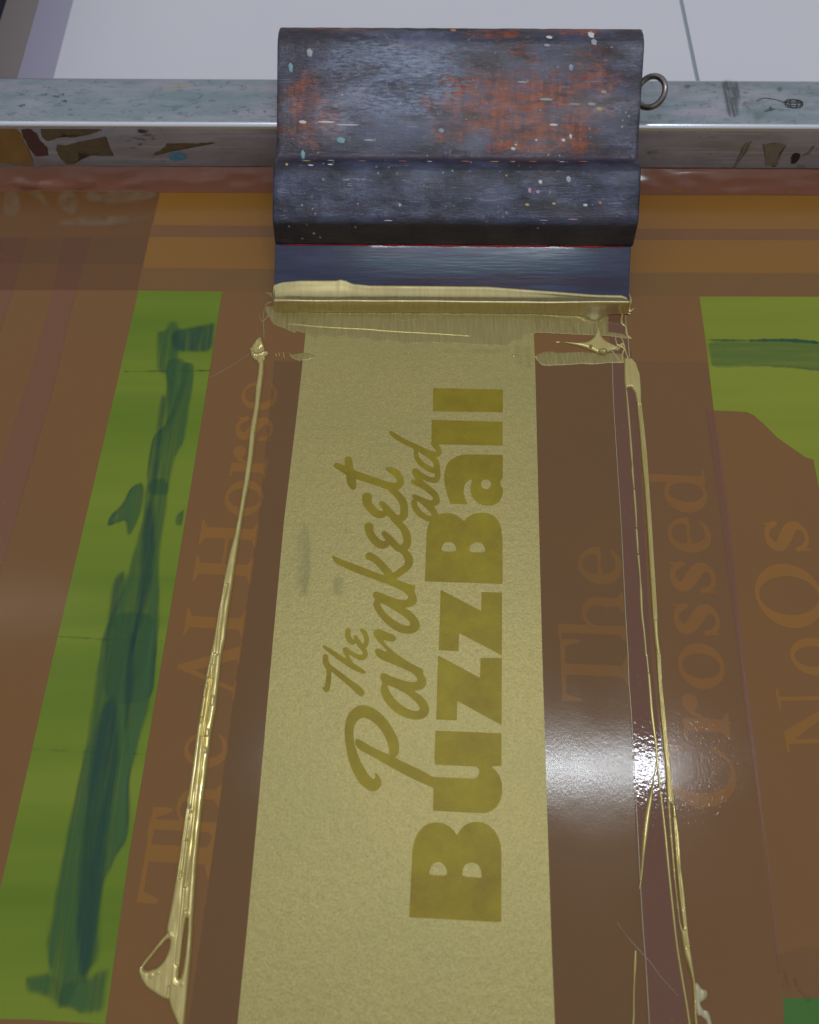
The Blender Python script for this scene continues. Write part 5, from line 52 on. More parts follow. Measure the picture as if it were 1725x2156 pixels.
(-76.3,45.54,0.241),(-76.39,42.79,0.238),(-76.47,39.96,0.24),(-76.54,37.08,0.242),(-76.6,34.21,0.243),(-76.67,31.37,0.241),(-76.74,28.54,0.24),(-76.8,25.66,0.239),(-76.85,22.71,0.237),(-76.88,19.64,0.236),(-76.89,16.41,0.234),(-76.89,13.05,0.232),(-76.87,9.64,0.231),(-76.86,6.24,0.229),(-76.84,2.91,0.227),(-76.84,-0.34,0.227),(-76.83,-3.56,0.227),(-76.82,-6.75,0.227),(-76.81,-9.91,0.224),(-76.81,-13.04,0.219),(-76.8,-16.15,0.211),(-76.79,-19.22,0.199),(-76.79,-22.27,0.185),(-76.78,-25.29,0.172),(-76.77,-28.28,0.159)],[(-74.26,75.07,0.264),(-74.37,72.65,0.305),(-74.49,70.22,0.349),(-74.61,67.82,0.391),(-74.73,65.5,0.427),(-74.85,63.3,0.451),(-74.98,61.33,0.465),(-75.11,59.56,0.471),(-75.25,57.82,0.469),(-75.38,55.94,0.46),(-75.49,53.76,0.442),(-75.6,51.22,0.411),(-75.7,48.42,0.367),(-75.79,45.48,0.319),(-75.87,42.51,0.275),(-75.93,39.61,0.246),(-75.97,36.91,0.233),(-75.99,34.36,0.23),(-76,31.72,0.233),(-76,28.8,0.237),(-75.98,25.4,0.238),(-75.93,21.26,0.236),(-75.87,16.56,0.234),(-75.79,11.68,0.232),(-75.72,7.01,0.229),(-75.66,2.91,0.227),(-75.61,-0.54,0.226),(-75.57,-3.59,0.224),(-75.54,-6.42,0.223),(-75.51,-9.17,0.221),(-75.47,-12,0.22)],[(-75.18,44.47,0.186),(-75.28,41.82,0.198),(-75.39,39.21,0.212),(-75.49,36.61,0.224),(-75.59,33.97,0.234),(-75.67,31.25,0.241),(-75.74,28.57,0.245),(-75.79,25.94,0.246),(-75.84,23.21,0.244),(-75.89,20.22,0.241),(-75.97,16.8,0.234),(-76.06,12.83,0.224),(-76.18,8.44,0.211),(-76.3,3.85,0.196),(-76.42,-0.75,0.181),(-76.53,-5.16,0.167)],[(-78.1,19.64,0.177),(-78.15,17.36,0.176),(-78.2,15.1,0.175),(-78.25,12.85,0.174),(-78.3,10.62,0.173),(-78.35,8.4,0.172),(-78.4,6.19,0.172),(-78.45,4,0.171),(-78.5,1.82,0.17),(-78.55,-0.34,0.169),(-78.6,-2.49,0.168)],[(-72.37,103.18,0.278),(-72.6,101.16,0.292),(-72.84,99.26,0.307),(-73.07,97.31,0.322),(-73.27,95.15,0.333),(-73.42,92.61,0.341),(-73.49,89.6,0.343),(-73.5,86.22,0.342),(-73.49,82.65,0.338),(-73.46,79.07,0.333),(-73.46,75.62,0.33)],[(-78.52,-35.07,0.132),(-78.52,-35.75,0.142),(-78.52,-36.44,0.154),(-78.52,-37.12,0.164),(-78.51,-37.77,0.172),(-78.48,-38.34,0.175),(-78.43,-38.82,0.172),(-78.36,-39.24,0.163),(-78.28,-39.61,0.152),(-78.2,-39.98,0.141),(-78.12,-40.36,0.131)]],'trail_left_beads': [[(-82.47,-30.94,0.356),(-82.57,-31.15,0.356)],[(-84.63,-31.77,0.488),(-84.69,-32.18,0.444)],[(-74.48,-34.25,0.397),(-74.5,-34.66,0.309)],[(-77.54,-33.42,0.354),(-76.59,-34.45,0.309)],[(-80.32,-19.09,0.457),(-79.08,-20.38,0.319)],[(-75.99,-13.44,0.37),(-75.99,-13.88,0.277)],[(-74.77,-13.44,0.324),(-74.77,-13.88,0.277)],[(-77.73,20.78,0.354),(-77.62,20.33,0.295)],[(-77.29,18.96,0.353),(-77.27,18.73,0.294)],[(-77.89,16.68,0.293),(-77.86,16.46,0.292)],[(-78.19,9.62,0.346),(-77.34,9.51,0.346)],[(-78.36,-0.45,0.338),(-78.23,-0.55,0.282)],[(-76.85,62.01,0.578),(-76.84,59.45,0.511)],[(-76.89,51.26,0.629),(-76.89,50.02,0.564)],[(-73.44,58.82,0.766),(-73.58,56.28,0.572)],[(-74.17,46.92,0.561),(-74.23,45.08,0.559)],[(-74.52,40.51,0.492),(-74.21,39.3,0.491)],[(-75.95,65.88,0.777),(-76.08,64.59,0.646)],[(-79.15,23.66,0.475),(-79.08,21.93,0.355)]],'blob_left': [([],[],[[(-68.33,221.13,1.2),(-68.41,220.42,1.481),(-68.5,219.71,1.77),(-68.58,219,2.053),(-68.65,218.29,2.32),(-68.69,217.56,2.557),(-68.71,216.83,2.792),(-68.73,216.08,3.034),(-68.73,215.33,3.241),(-68.68,214.59,3.372),(-68.56,213.84,3.388),(-68.33,213.07,3.251),(-67.99,212.27,2.989),(-67.63,211.49,2.658),(-67.31,210.76,2.317),(-67.12,210.15,2.021),(-67.09,209.66,1.773),(-67.15,209.28,1.535),(-67.28,208.95,1.303),(-67.42,208.65,1.072),(-67.52,208.31,0.839)],[(-71.42,215.7,1.19),(-71.03,215.2,1.189),(-70.69,214.66,1.188),(-70.33,214.14,1.187),(-69.88,213.69,1.186),(-69.3,213.38,1.185),(-68.53,213.23,1.185),(-67.62,213.21,1.185),(-66.64,213.27,1.185),(-65.63,213.34,1.185),(-64.66,213.38,1.185)]])],'blob_left_beads': [[(-69.84,220.38,0.856),(-69.28,220,0.896),(-68.68,219.63,0.94),(-68.1,219.25,0.982),(-67.63,218.88,1.013),(-67.36,218.5,1.024),(-67.34,218.13,1.012),(-67.52,217.75,0.98),(-67.81,217.38,0.937),(-68.12,217,
0.891),(-68.38,216.63,0.851)],[(-71.66,213.84,0.762),(-71.2,213.52,0.782),(-70.78,213.15,0.803),(-70.35,212.81,0.824),(-69.85,212.55,0.839),(-69.23,212.45,0.845),(-68.46,212.55,0.839),(-67.57,212.81,0.824),(-66.61,213.15,0.803),(-65.63,213.52,0.782),(-64.69,213.84,0.762)]],'trail_right': [([[(96.72,210.88),(95.73,203.75),(95.2,197.45),(95.73,193.89),(96.3,194.95),(98.22,195.22),(99.44,192.56),(99.64,187.72),(99.33,176.5),(98.67,160.6),(98.26,148.46),(97.55,132.8),(96.22,114.03),(95.21,96.1),(94.46,82.33),(94.49,75.07),(93.79,65.23),(93.16,52.51),(92.91,42.03),(92.72,34.21),(92.07,27.73),(91.71,22.51),(91.51,16.8),(91.26,8.4),(90.83,-2.49),(90.94,-10.44),(90.88,-18.2),(91.27,-25.79),(92.28,-30.75),(92.92,-34.18),(92.65,-38.06),(91.97,-42.84),(91.85,-47.56),(92.84,-47.56),(92.96,-42.84),(93.37,-38.06),(93.76,-34.18),(93.8,-30.75),(93.72,-25.79),(93.4,-20.75),(93.54,-15.63),(93.81,-7.81),(93.85,0.2),(94.56,11.18),(94.42,16.8),(94.33,22.51),(94.41,27.73),(94.39,34.21),(94.73,42.03),(95.13,52.51),(95.47,65.23),(96.33,75.07),(96.32,82.33),(97.37,96.1),(98.49,114.03),(99.74,132.8),(100.63,148.46),(101.37,160.6),(101.85,176.5),(102.08,188.6),(102.75,195.66),(103.02,201.94),(101.96,208.13),(100.2,210.88)]],[[(92.71,21.36),(93.28,21.07),(92.95,13.98),(92.26,2.91),(92,-7.81),(92.1,-17.69),(91.74,-18.2),(91.27,-16.15),(91.36,-5.16),(91.85,5.64),(92.26,15.1)]],[])],'trail_right_grooves': [[(100.72,185.98,0.202),(100.65,181.71,0.209),(100.6,177.56,0.217),(100.55,173.41,0.224),(100.46,169.16,0.23),(100.32,164.73,0.234),(100.12,160.05,0.234),(99.87,155.19,0.233),(99.6,150.25,0.23),(99.32,145.35,0.226),(99.04,140.56,0.224),(98.79,136.01,0.222),(98.54,131.64,0.22),(98.28,127.25,0.218),(98.01,122.67,0.217),(97.7,117.72,0.215),(97.34,112.31,0.212),(96.96,106.56,0.21),(96.56,100.67,0.208),(96.15,94.82,0.206),(95.77,89.16,0.203)],[(95.28,75.07,0.198),(95.08,72.47,0.197),(94.88,69.95,0.196),(94.68,67.41,0.195),(94.51,64.79,0.194),(94.36,62.01,0.193),(94.25,59.02,0.192),(94.17,55.88,0.19),(94.1,52.66,0.189),(94.04,49.45,0.188),(93.96,46.31,0.187),(93.85,43.15,0.186),(93.72,39.92,0.184),(93.59,36.77,0.183),(93.48,33.83,0.182),(93.39,31.25,0.181),(93.33,29.11,0.18),(93.3,27.31,0.18),(93.27,25.7,0.179),(93.26,24.15,0.178),(93.23,22.51,0.178)],[(93.81,16.8,0.176),(93.68,13.98,0.175),(93.54,11.18,0.174),(93.4,8.4,0.172),(93.27,5.64,0.171),(93.15,2.91,0.17),(93.03,0.2,0.169),(92.91,-2.49,0.168),(92.81,-5.16,0.167),(92.71,-7.81,0.166),(92.63,-10.44,0.166),(92.58,-13.04,0.165),(92.54,-15.63,0.164),(92.52,-18.2,0.163),(92.5,-20.75,0.162),(92.47,-23.28,0.161)],[(94.6,16.8,0.176),(94.45,14,0.175),(94.3,11.26,0.174),(94.15,8.52,0.173),(94.01,5.75,0.171),(93.86,2.91,0.17),(93.72,-0.02,0.169),(93.58,-3.02,0.168),(93.44,-6.04,0.167),(93.31,-9.05,0.166),(93.17,-12,0.165)]],'thin_right': [([],[],[[(95.96,193.89,0.41),(95.92,192.38,0.426),(95.9,190.96,0.444),(95.87,189.5,0.461),(95.83,187.88,0.475),(95.77,185.98,0.485),(95.69,183.66,0.487),(95.58,181.03,0.483),(95.47,178.27,0.477),(95.35,175.57,0.472),(95.25,173.1,0.474),(95.15,170.84,0.488),(95.05,168.66,0.511),(94.96,166.61,0.535),(94.87,164.73,0.548),(94.8,163.07,0.544),(94.73,161.71,0.516),(94.66,160.61,0.471),(94.61,159.65,0.416),(94.55,158.73,0.359),(94.49,157.74,0.308)],[(94.57,157.17,0.384),(94.5,156.44,0.421),(94.42,155.77,0.463),(94.35,155.07,0.502),(94.27,154.27,0.529),(94.21,153.28,0.534),(94.15,152.04,0.512),(94.11,150.62,0.468),(94.06,149.1,0.412),(94.02,147.56,0.354),(93.98,146.08,0.301)],[(93.91,144.89,0.526),(93.82,142.68,0.51),(93.72,140.42,0.496),(93.62,138.21,0.481),(93.53,136.15,0.464),(93.43,134.34,0.443),(93.34,132.86,0.417),(93.24,131.63,0.387),(93.15,130.54,0.355),(93.06,129.49,0.323),(92.96,128.37,0.292)],[(92.84,127.31,0.51),(92.8,126.28,0.511),(92.75,125.26,0.515),(92.71,124.24,0.517),(92.66,123.21,0.515),(92.61,122.19,0.505),(92.55,121.15,0.484),(92.48,120.11,0.456),(92.42,119.06,0.423),(92.35,118.02,0.389),(92.29,116.98,0.357)],[(92.3,115.87,0.499),(92.26,114.67,0.484),(92.22,113.43,
0.468),(92.18,112.22,0.453),(92.14,111.07,0.438),(92.11,110.02,0.423),(92.07,109.13,0.404),(92.04,108.38,0.38),(92,107.67,0.359),(91.97,106.92,0.347),(91.92,106.05,0.35),(91.87,105.06,0.378),(91.82,104.02,0.426),(91.76,102.9,0.48),(91.69,101.68,0.527),(91.6,100.33,0.554),(91.48,98.82,0.556),(91.33,97.15,0.543),(91.18,95.4,0.521),(91.05,93.63,0.497),(90.96,91.92,0.477),(90.91,90.27,0.461),(90.91,88.63,0.444),(90.93,87,0.427),(90.94,85.35,0.413),(90.92,83.68,0.402),(90.88,81.98,0.397),(90.82,80.26,0.395),(90.76,78.53,0.395),(90.69,76.8,0.396),(90.63,75.09,0.396)],[(90.82,75.07,0.396),(90.69,68.48,0.391)],[(90.73,67.7,0.52),(90.7,66.6,0.518),(90.67,65.55,0.515),(90.64,64.47,0.512),(90.6,63.32,0.511),(90.56,62.01,0.514),(90.49,60.52,0.523),(90.41,58.88,0.538),(90.32,57.17,0.553),(90.25,55.44,0.565),(90.2,53.76,0.569),(90.18,52.07,0.562),(90.18,50.31,0.549),(90.2,48.59,0.531),(90.21,47.02,0.513),(90.23,45.69,0.497),(90.24,44.7,0.483),(90.26,43.97,0.468),(90.28,43.37,0.453),(90.28,42.77,0.441),(90.28,42.03,0.432),(90.25,41.16,0.428),(90.2,40.23,0.429),(90.15,39.27,0.431),(90.1,38.26,0.432),(90.05,37.2,0.428),(90.01,36.06,0.417),(89.97,34.84,0.403),(89.93,33.59,0.387),(89.9,32.38,0.372),(89.87,31.25,0.362),(89.85,30.23,0.357),(89.85,29.28,0.356),(89.84,28.37,0.357),(89.84,27.48,0.358),(89.84,26.56,0.359)]])],'thin_low': [([],[],[[(89.79,25.69,0.418),(89.8,24.78,0.416),(89.82,23.95,0.413),(89.83,23.09,0.411),(89.84,22.07,0.411),(89.84,20.78,0.413),(89.84,19.19,0.421),(89.83,17.37,0.432),(89.82,15.38,0.445),(89.8,13.3,0.456),(89.76,11.18,0.463),(89.72,8.99,0.464),(89.65,6.71,0.462),(89.59,4.37,0.459),(89.52,2,0.455),(89.47,-0.34,0.451),(89.42,-2.67,0.449),(89.38,-5.01,0.447),(89.34,-7.36,0.444),(89.31,-9.69,0.442),(89.28,-12,0.44),(89.25,-14.31,0.438),(89.22,-16.61,0.435),(89.2,-18.89,0.433),(89.2,-21.12,0.431),(89.22,-23.28,0.429),(89.28,-25.39,0.427),(89.37,-27.48,0.425),(89.48,-29.5,0.423),(89.59,-31.42,0.421),(89.69,-33.21,0.419),(89.77,-34.83,0.418),(89.86,-36.3,0.416),(89.94,-37.7,0.415),(90.02,-39.06,0.414),(90.08,-40.46,0.412),(90.14,-41.89,0.411),(90.19,-43.32,0.41),(90.23,-44.74,0.408),(90.26,-46.15,0.407),(90.31,-47.56,0.406)]])],'drip_mid': [([],[],[[(89.66,36,0.183),(89.22,34.54,0.2),(88.78,33.06,0.21),(88.34,31.6,0.223),(87.93,30.19,0.25),(87.55,28.9,0.3),(87.21,27.73,0.386),(86.91,26.67,0.501),(86.63,25.66,0.626),(86.35,24.67,0.742),(86.05,23.66,0.831),(85.74,22.66,0.892),(85.43,21.7,0.936),(85.12,20.72,0.967),(84.79,19.67,0.987),(84.46,18.5,0.999),(84.09,17.13,1.001),(83.71,15.61,0.992),(83.32,14.03,0.974),(82.95,12.52,0.951),(82.62,11.18,0.925),(82.35,10.01,0.897),(82.1,8.94,0.863),(81.88,7.95,0.825),(81.68,7.04,0.785),(81.5,6.19,0.744),(81.34,5.45,0.7),(81.2,4.81,0.652),(81.08,4.22,0.603),(80.96,3.61,0.555),(80.82,2.91,0.511),(80.65,2.09,0.471),(80.48,1.2,0.432),(80.31,0.28,0.396),(80.13,-0.61,0.364),(79.96,-1.42,0.338),(79.78,-2.16,0.318),(79.59,-2.88,0.303),(79.42,-3.54,0.293),(79.25,-4.13,0.286),(79.11,-4.63,0.279),(79.01,-4.99,0.276),(78.93,-5.24,0.275),(78.87,-5.43,0.276),(78.81,-5.6,0.278),(78.74,-5.8,0.279)]])],'drip_low': [([],[],[[(75.2,-24.69,0.374),(75.1,-25.39,0.399),(75,-26.06,0.428),(74.91,-26.75,0.455),(74.8,-27.48,0.474),(74.68,-28.28,0.477),(74.53,-29.18,0.459),(74.36,-30.16,0.423),(74.18,-31.18,0.38),(74,-32.21,0.341),(73.84,-33.21,0.315),(73.69,-34.18,0.303),(73.54,-35.16,0.299),(73.39,-36.13,0.301),(73.25,-37.1,0.306),(73.12,-38.06,0.311),(73.01,-39.02,0.317),(72.91,-39.98,0.327),(72.82,-40.94,0.337),(72.71,-41.89,0.349),(72.59,-42.84,0.359),(72.43,-43.79,0.368),(72.26,-44.74,0.378),(72.08,-45.68,0.387),(71.9,-46.62,0.396),(71.73,-47.56,0.406)]])],'flag': [([[(93.95,-33.88),(94.46,-34),(94.87,-34.4),(95.4,-35.32),(95.92,-35.73),(96.69,-35.85),(97.07,-36.16),(97.26,-36.85),(97.12,-37.48),(96.56,-38.39),(95.91,-38.88),(94.8,-39.22),(94.48,-39.66),(94.76,-40.46),(94.99,-40.97),(95.31,-41.48),(95.7,-41.65),(96.36,-41.6),(96.75,-41.93),(97.07,-42.83),(97.27,-43.88),(97.46,-45.67),(97.28,-46.37),(96.63,
-46.37),(96.24,-45.89),(95.9,-44.66),(95.39,-43.92),(94.45,-43.24),(93.91,-43.02),(93.51,-43.14),(93.28,-42.56),(93.11,-40.99),(93.1,-39.47),(93.23,-37.2),(93.38,-35.76),(93.64,-34.38)]],[],[])],'edge_line': [(91.22,208.31,0.134),(90.73,202.18,0.133),(90.24,196.13,0.132),(89.74,188.6,0.13),(89.19,178.56,0.128),(88.64,167.26,0.125),(88.12,156.52,0.123),(87.69,147.4,0.12),(87.29,138.74,0.117),(86.79,128.98,0.117),(86.07,116.65,0.122),(85.26,103.49,0.13),(84.6,92.61,0.136),(84.21,85.46,0.14),(83.95,80.24,0.143),(83.69,75.09,0.145),(82.93,65.23,0.155),(82.77,60.38,0.158),(82.6,55.58,0.162),(82.33,49.4,0.163),(81.87,40.79,0.161),(81.31,31.01,0.158),(80.79,21.93,0.154),(80.32,14.08,0.148),(79.89,6.83,0.141),(79.49,0.2,0.136),(79.15,-5.75,0.133),(78.84,-11.13,0.132),(78.59,-16.15,0.131),(78.44,-20.49,0.129),(78.35,-24.49,0.128),(78.18,-29.27,0.127),(77.88,-35.43,0.125),(77.52,-42.26,0.123),(77.16,-48.96,0.121)],'fibre': [(70.11,-16.15,0.109),(70.43,-16.7,0.099),(70.73,-17.23,0.087),(71.05,-17.78,0.075),(71.4,-18.35,0.067),(71.83,-18.97,0.065),(72.32,-19.63,0.07),(72.86,-20.31,0.082),(73.45,-21.04,0.096),(74.11,-21.82,0.109),(74.85,-22.67,0.118),(75.73,-23.63,0.122),(76.73,-24.69,0.122),(77.77,-25.79,0.121),(78.77,-26.87,0.119),(79.65,-27.88,0.117),(80.35,-28.79,0.114),(80.94,-29.63,0.109),(81.48,-30.46,0.104),(82.07,-31.31,0.099),(82.79,-32.23,0.095),(83.66,-33.24,0.09),(84.63,-34.3,0.086),(85.65,-35.4,0.081),(86.69,-36.5,0.077),(87.69,-37.58,0.073)],'fibre_b': [(-72.39,213.38,0.085),(-75.59,210.66,0.084),(-78.76,207.95,0.084),(-81.74,205.57,0.084),(-84.38,203.7,0.083),(-86.84,202.14,0.083),(-89.29,200.59,0.083)],'smear': [([[(-66.76,237.15),(-64.33,232.62),(-62.53,229.41),(-56.59,226.85),(-52.8,224.63),(-51.31,225.9),(-49.69,224.95),(-47.06,224.63),(-42.75,221.79),(-39.17,223.37),(-33.9,221.79),(-29.78,223.05),(-23.47,221.16),(-18.28,221.79),(-15.12,219.6),(-8.9,220.54),(-2.66,218.97),(7.72,219.28),(19.39,218.97),(27.94,218.34),(43.97,217.41),(46.15,219.6),(49.32,220.54),(50.86,220.22),(51.8,223.05),(54.72,224),(58.96,224.95),(74.55,224),(91.15,223.05),(100.36,221.48),(100.99,222.42),(96.53,224.63),(91.11,225.27),(92.36,237.8),(-66.95,239.76)]],[],[])],'smear_low': [([[(56.31,211.83),(57.68,213.07),(60.59,214.3),(64.24,214.74),(66.76,213.93),(78.67,214.43),(84.79,213.56),(91.52,213.81),(96.6,213.07),(97.23,209.38),(96.1,208.46),(89.42,208.34),(82.68,207.55),(78.12,208.03),(72.94,207.42),(67.8,207.18),(62.97,206.94),(62.67,205.6),(62.45,206.94),(59.61,207.24),(58.15,208.46)]],[],[])],'smear_left': [([[(-54.77,214.45),(-53.97,213.23),(-52.99,212.89),(-51.28,213.24),(-49.93,213.51),(-48.22,213.86),(-46.51,213.72),(-43.87,213.03),(-42.82,212.42),(-42.78,211.56),(-43.77,210.88),(-46.32,210.02),(-48.11,209.69),(-50.12,209.69),(-51.49,210.02),(-52.98,210.88),(-53.9,212.03),(-54.75,214.11)]],[],[])],'ridge': [([],[],[[(-55.72,229.73,0.348),(-54.59,229.6,0.396),(-53.5,229.49,0.446),(-52.39,229.37,0.495),(-51.21,229.24,0.54),(-49.91,229.09,0.579),(-48.55,228.92,0.61),(-47.15,228.73,0.636),(-45.64,228.53,0.658),(-43.95,228.33,0.676),(-42,228.13,0.694),(-39.66,227.93,0.709),(-36.99,227.73,0.721),(-34.18,227.53,0.731),(-31.4,227.34,0.74),(-28.86,227.17,0.751),(-26.6,227.03,0.765),(-24.48,226.92,0.782),(-22.45,226.81,0.797),(-20.43,226.69,0.807),(-18.38,226.54,0.807),(-16.32,226.34,0.794),(-14.31,226.12,0.77),(-12.28,225.89,0.742),(-10.16,225.66,0.713),(-7.9,225.46,0.691),(-5.46,225.28,0.675),(-2.87,225.11,0.663),(-0.19,224.96,0.653),(2.5,224.8,0.643),(5.16,224.63,0.632),(7.82,224.45,0.623),(10.55,224.25,0.617),(13.24,224.06,0.61),(15.82,223.86,0.597),(18.19,223.68,0.574),(20.3,223.52,0.539),(22.2,223.37,0.494),(23.99,223.22,0.444),(25.74,223.07,0.393),(27.56,222.93,0.344)]])],'star': [([[(71.24,219.78),(73.26,219.54),(74.61,219.43),(76.05,219.37),(77.25,219.39),(78.89,219.49),(79.93,219.65),(80.95,219.96),(81.73,220.35),(82.69,221.04),(83.29,221.57),(83.85,222.23),(84.25,222.87),(84.72,223.86),(85.02,224.54),(85.33,225.29),(85.57,225.93),(85.89,
226.83),(86.11,227.33),(86.37,227.73),(86.6,227.92),(86.94,228.02),(87.14,227.92),(87.32,227.57),(87.44,227.04),(87.56,226.04),(87.63,225.37),(87.69,224.67),(87.73,224.08),(87.77,223.29),(87.87,222.75),(88.11,222.17),(88.41,221.67),(88.97,220.98),(89.43,220.49),(90.07,219.95),(90.74,219.47),(91.81,218.78),(92.52,218.36),(93.25,217.98),(93.84,217.71),(94.62,217.42),(95,217.17),(95.19,216.82),(95.14,216.46),(94.84,215.87),(94.48,215.52),(93.88,215.22),(93.15,215.02),(91.92,214.83),(91.1,214.58),(90.27,214.17),(89.59,213.66),(88.69,212.79),(88.11,212.37),(87.52,212.18),(87.05,212.26),(86.44,212.64),(85.89,212.99),(85.11,213.48),(84.27,214.02),(82.89,214.9),(81.85,215.48),(80.56,216.09),(79.32,216.6),(77.43,217.28),(76.09,217.75),(74.57,218.27),(73.19,218.72),(71.21,219.35),(70.43,219.65),(70.44,219.81)]],[],[[(66.93,219.72,0.285),(68.48,219.66,0.285)]])],'star_beads': [[(87.37,213.56,2.145),(88.06,212.76,1.917)],[(82.09,216.79,0.681),(82.22,216.48,0.567)]],'fringe': [([],[],[[(102.87,246.68,0.477),(102.98,245.95,0.524),(103.12,245.21,0.571),(103.25,244.47,0.617),(103.31,243.75,0.664),(103.27,243.04,0.711),(103.07,242.35,0.765),(102.74,241.67,0.827),(102.36,241.01,0.884),(102.04,240.37,0.927),(101.85,239.76,0.943),(101.8,239.13,0.927),(101.84,238.47,0.886),(101.95,237.87,0.83),(102.13,237.4,0.766),(102.35,237.15,0.704),(102.66,237.18,0.641),(103.05,237.43,0.572),(103.49,237.81,0.499),(103.94,238.23,0.425),(104.37,238.58,0.353)],[(100.4,236.17,0.586),(102.18,235.53,0.468)],[(99.11,236.5,0.469),(98.85,235.7,0.466),(98.57,234.88,0.462),(98.3,234.07,0.459),(98.07,233.31,0.459),(97.9,232.62,0.466),(97.8,232.01,0.487),(97.75,231.46,0.52),(97.74,230.97,0.554),(97.79,230.5,0.578),(97.89,230.05,0.58),(98.1,229.65,0.55),(98.4,229.32,0.495),(98.74,229,0.432),(99.05,228.62,0.377),(99.26,228.13,0.347),(99.34,227.47,0.348),(99.33,226.68,0.37),(99.28,225.84,0.402),(99.28,225.03,0.435),(99.37,224.32,0.46),(99.59,223.73,0.474),(99.89,223.21,0.486),(100.23,222.74,0.496),(100.58,222.28,0.505),(100.92,221.79,0.515)],[(99.96,234.55,0.175),(99.89,233.53,0.188),(99.82,232.52,0.201),(99.75,231.5,0.213),(99.69,230.47,0.224),(99.66,229.41,0.232),(99.68,228.4,0.235),(99.73,227.46,0.235),(99.79,226.45,0.233),(99.83,225.24,0.231),(99.82,223.68,0.23),(99.76,221.69,0.229),(99.66,219.36,0.228),(99.54,216.84,0.227),(99.41,214.28,0.226),(99.3,211.83,0.225)],[(93.95,222.42,0.229),(94.04,221.46,0.264),(94.09,220.42,0.3),(94.16,219.42,0.335),(94.29,218.59,0.368),(94.54,218.03,0.398),(94.97,217.91,0.429),(95.55,218.13,0.461),(96.18,218.48,0.49),(96.76,218.73,0.509),(97.2,218.66,0.512),(97.45,218.19,0.491),(97.6,217.47,0.45),(97.67,216.62,0.402),(97.74,215.74,0.36),(97.83,214.92,0.339),(97.96,214.18,0.344),(98.08,213.44,0.363),(98.21,212.7,0.392),(98.33,211.96,0.423),(98.46,211.22,0.45)],[(91.63,214.92,0.283),(92.08,214.17,0.296),(92.53,213.39,0.31),(92.98,212.63,0.324),(93.42,211.9,0.334),(93.83,211.22,0.337),(94.21,210.61,0.333),(94.56,210.05,0.322),(94.91,209.52,0.308),(95.25,209,0.293),(95.59,208.46,0.28)],[(96.63,223.05,0.287),(96.86,221.92,0.311),(97.13,220.79,0.337),(97.39,219.66,0.362),(97.56,218.53,0.383),(97.58,217.41,0.398),(97.39,216.25,0.406),(97.03,215.05,0.41),(96.59,213.88,0.409),(96.2,212.79,0.404),(95.95,211.83,0.394),(95.87,211.06,0.378),(95.9,210.43,0.356),(95.98,209.87,0.331),(96.07,209.34,0.304),(96.14,208.77,0.28)],[(94.28,215.54,0.453),(94.64,215.96,0.48),(95.02,216.42,0.51),(95.39,216.86,0.539),(95.73,217.21,0.56),(96.03,217.41,0.568),(96.27,217.4,0.56),(96.46,217.24,0.539),(96.63,216.98,0.51),(96.79,216.71,0.48),(96.96,216.48,0.454)]])],'fringe_left': [([[(-68.08,248.01),(-64.04,247.68),(-63.77,243.7),(-65.24,245.69)]],[],[[(-63.94,242.38,0.355),(-64.48,242.17,0.356),(-65.05,242.02,0.358),(-65.6,241.83,0.359),(-66.1,241.54,0.358),(-66.51,241.07,0.354),(-66.83,240.35,0.346),(-67.07,239.44,0.334),(-67.26,238.43,0.32),(-67.4,237.42,0.306),(-67.51,236.5,0.293),(-67.58,235.72,0.281),(-67.6,235.02,0.269),(-67.59,234.32,0.257),(-67.55,233.55,0.245),
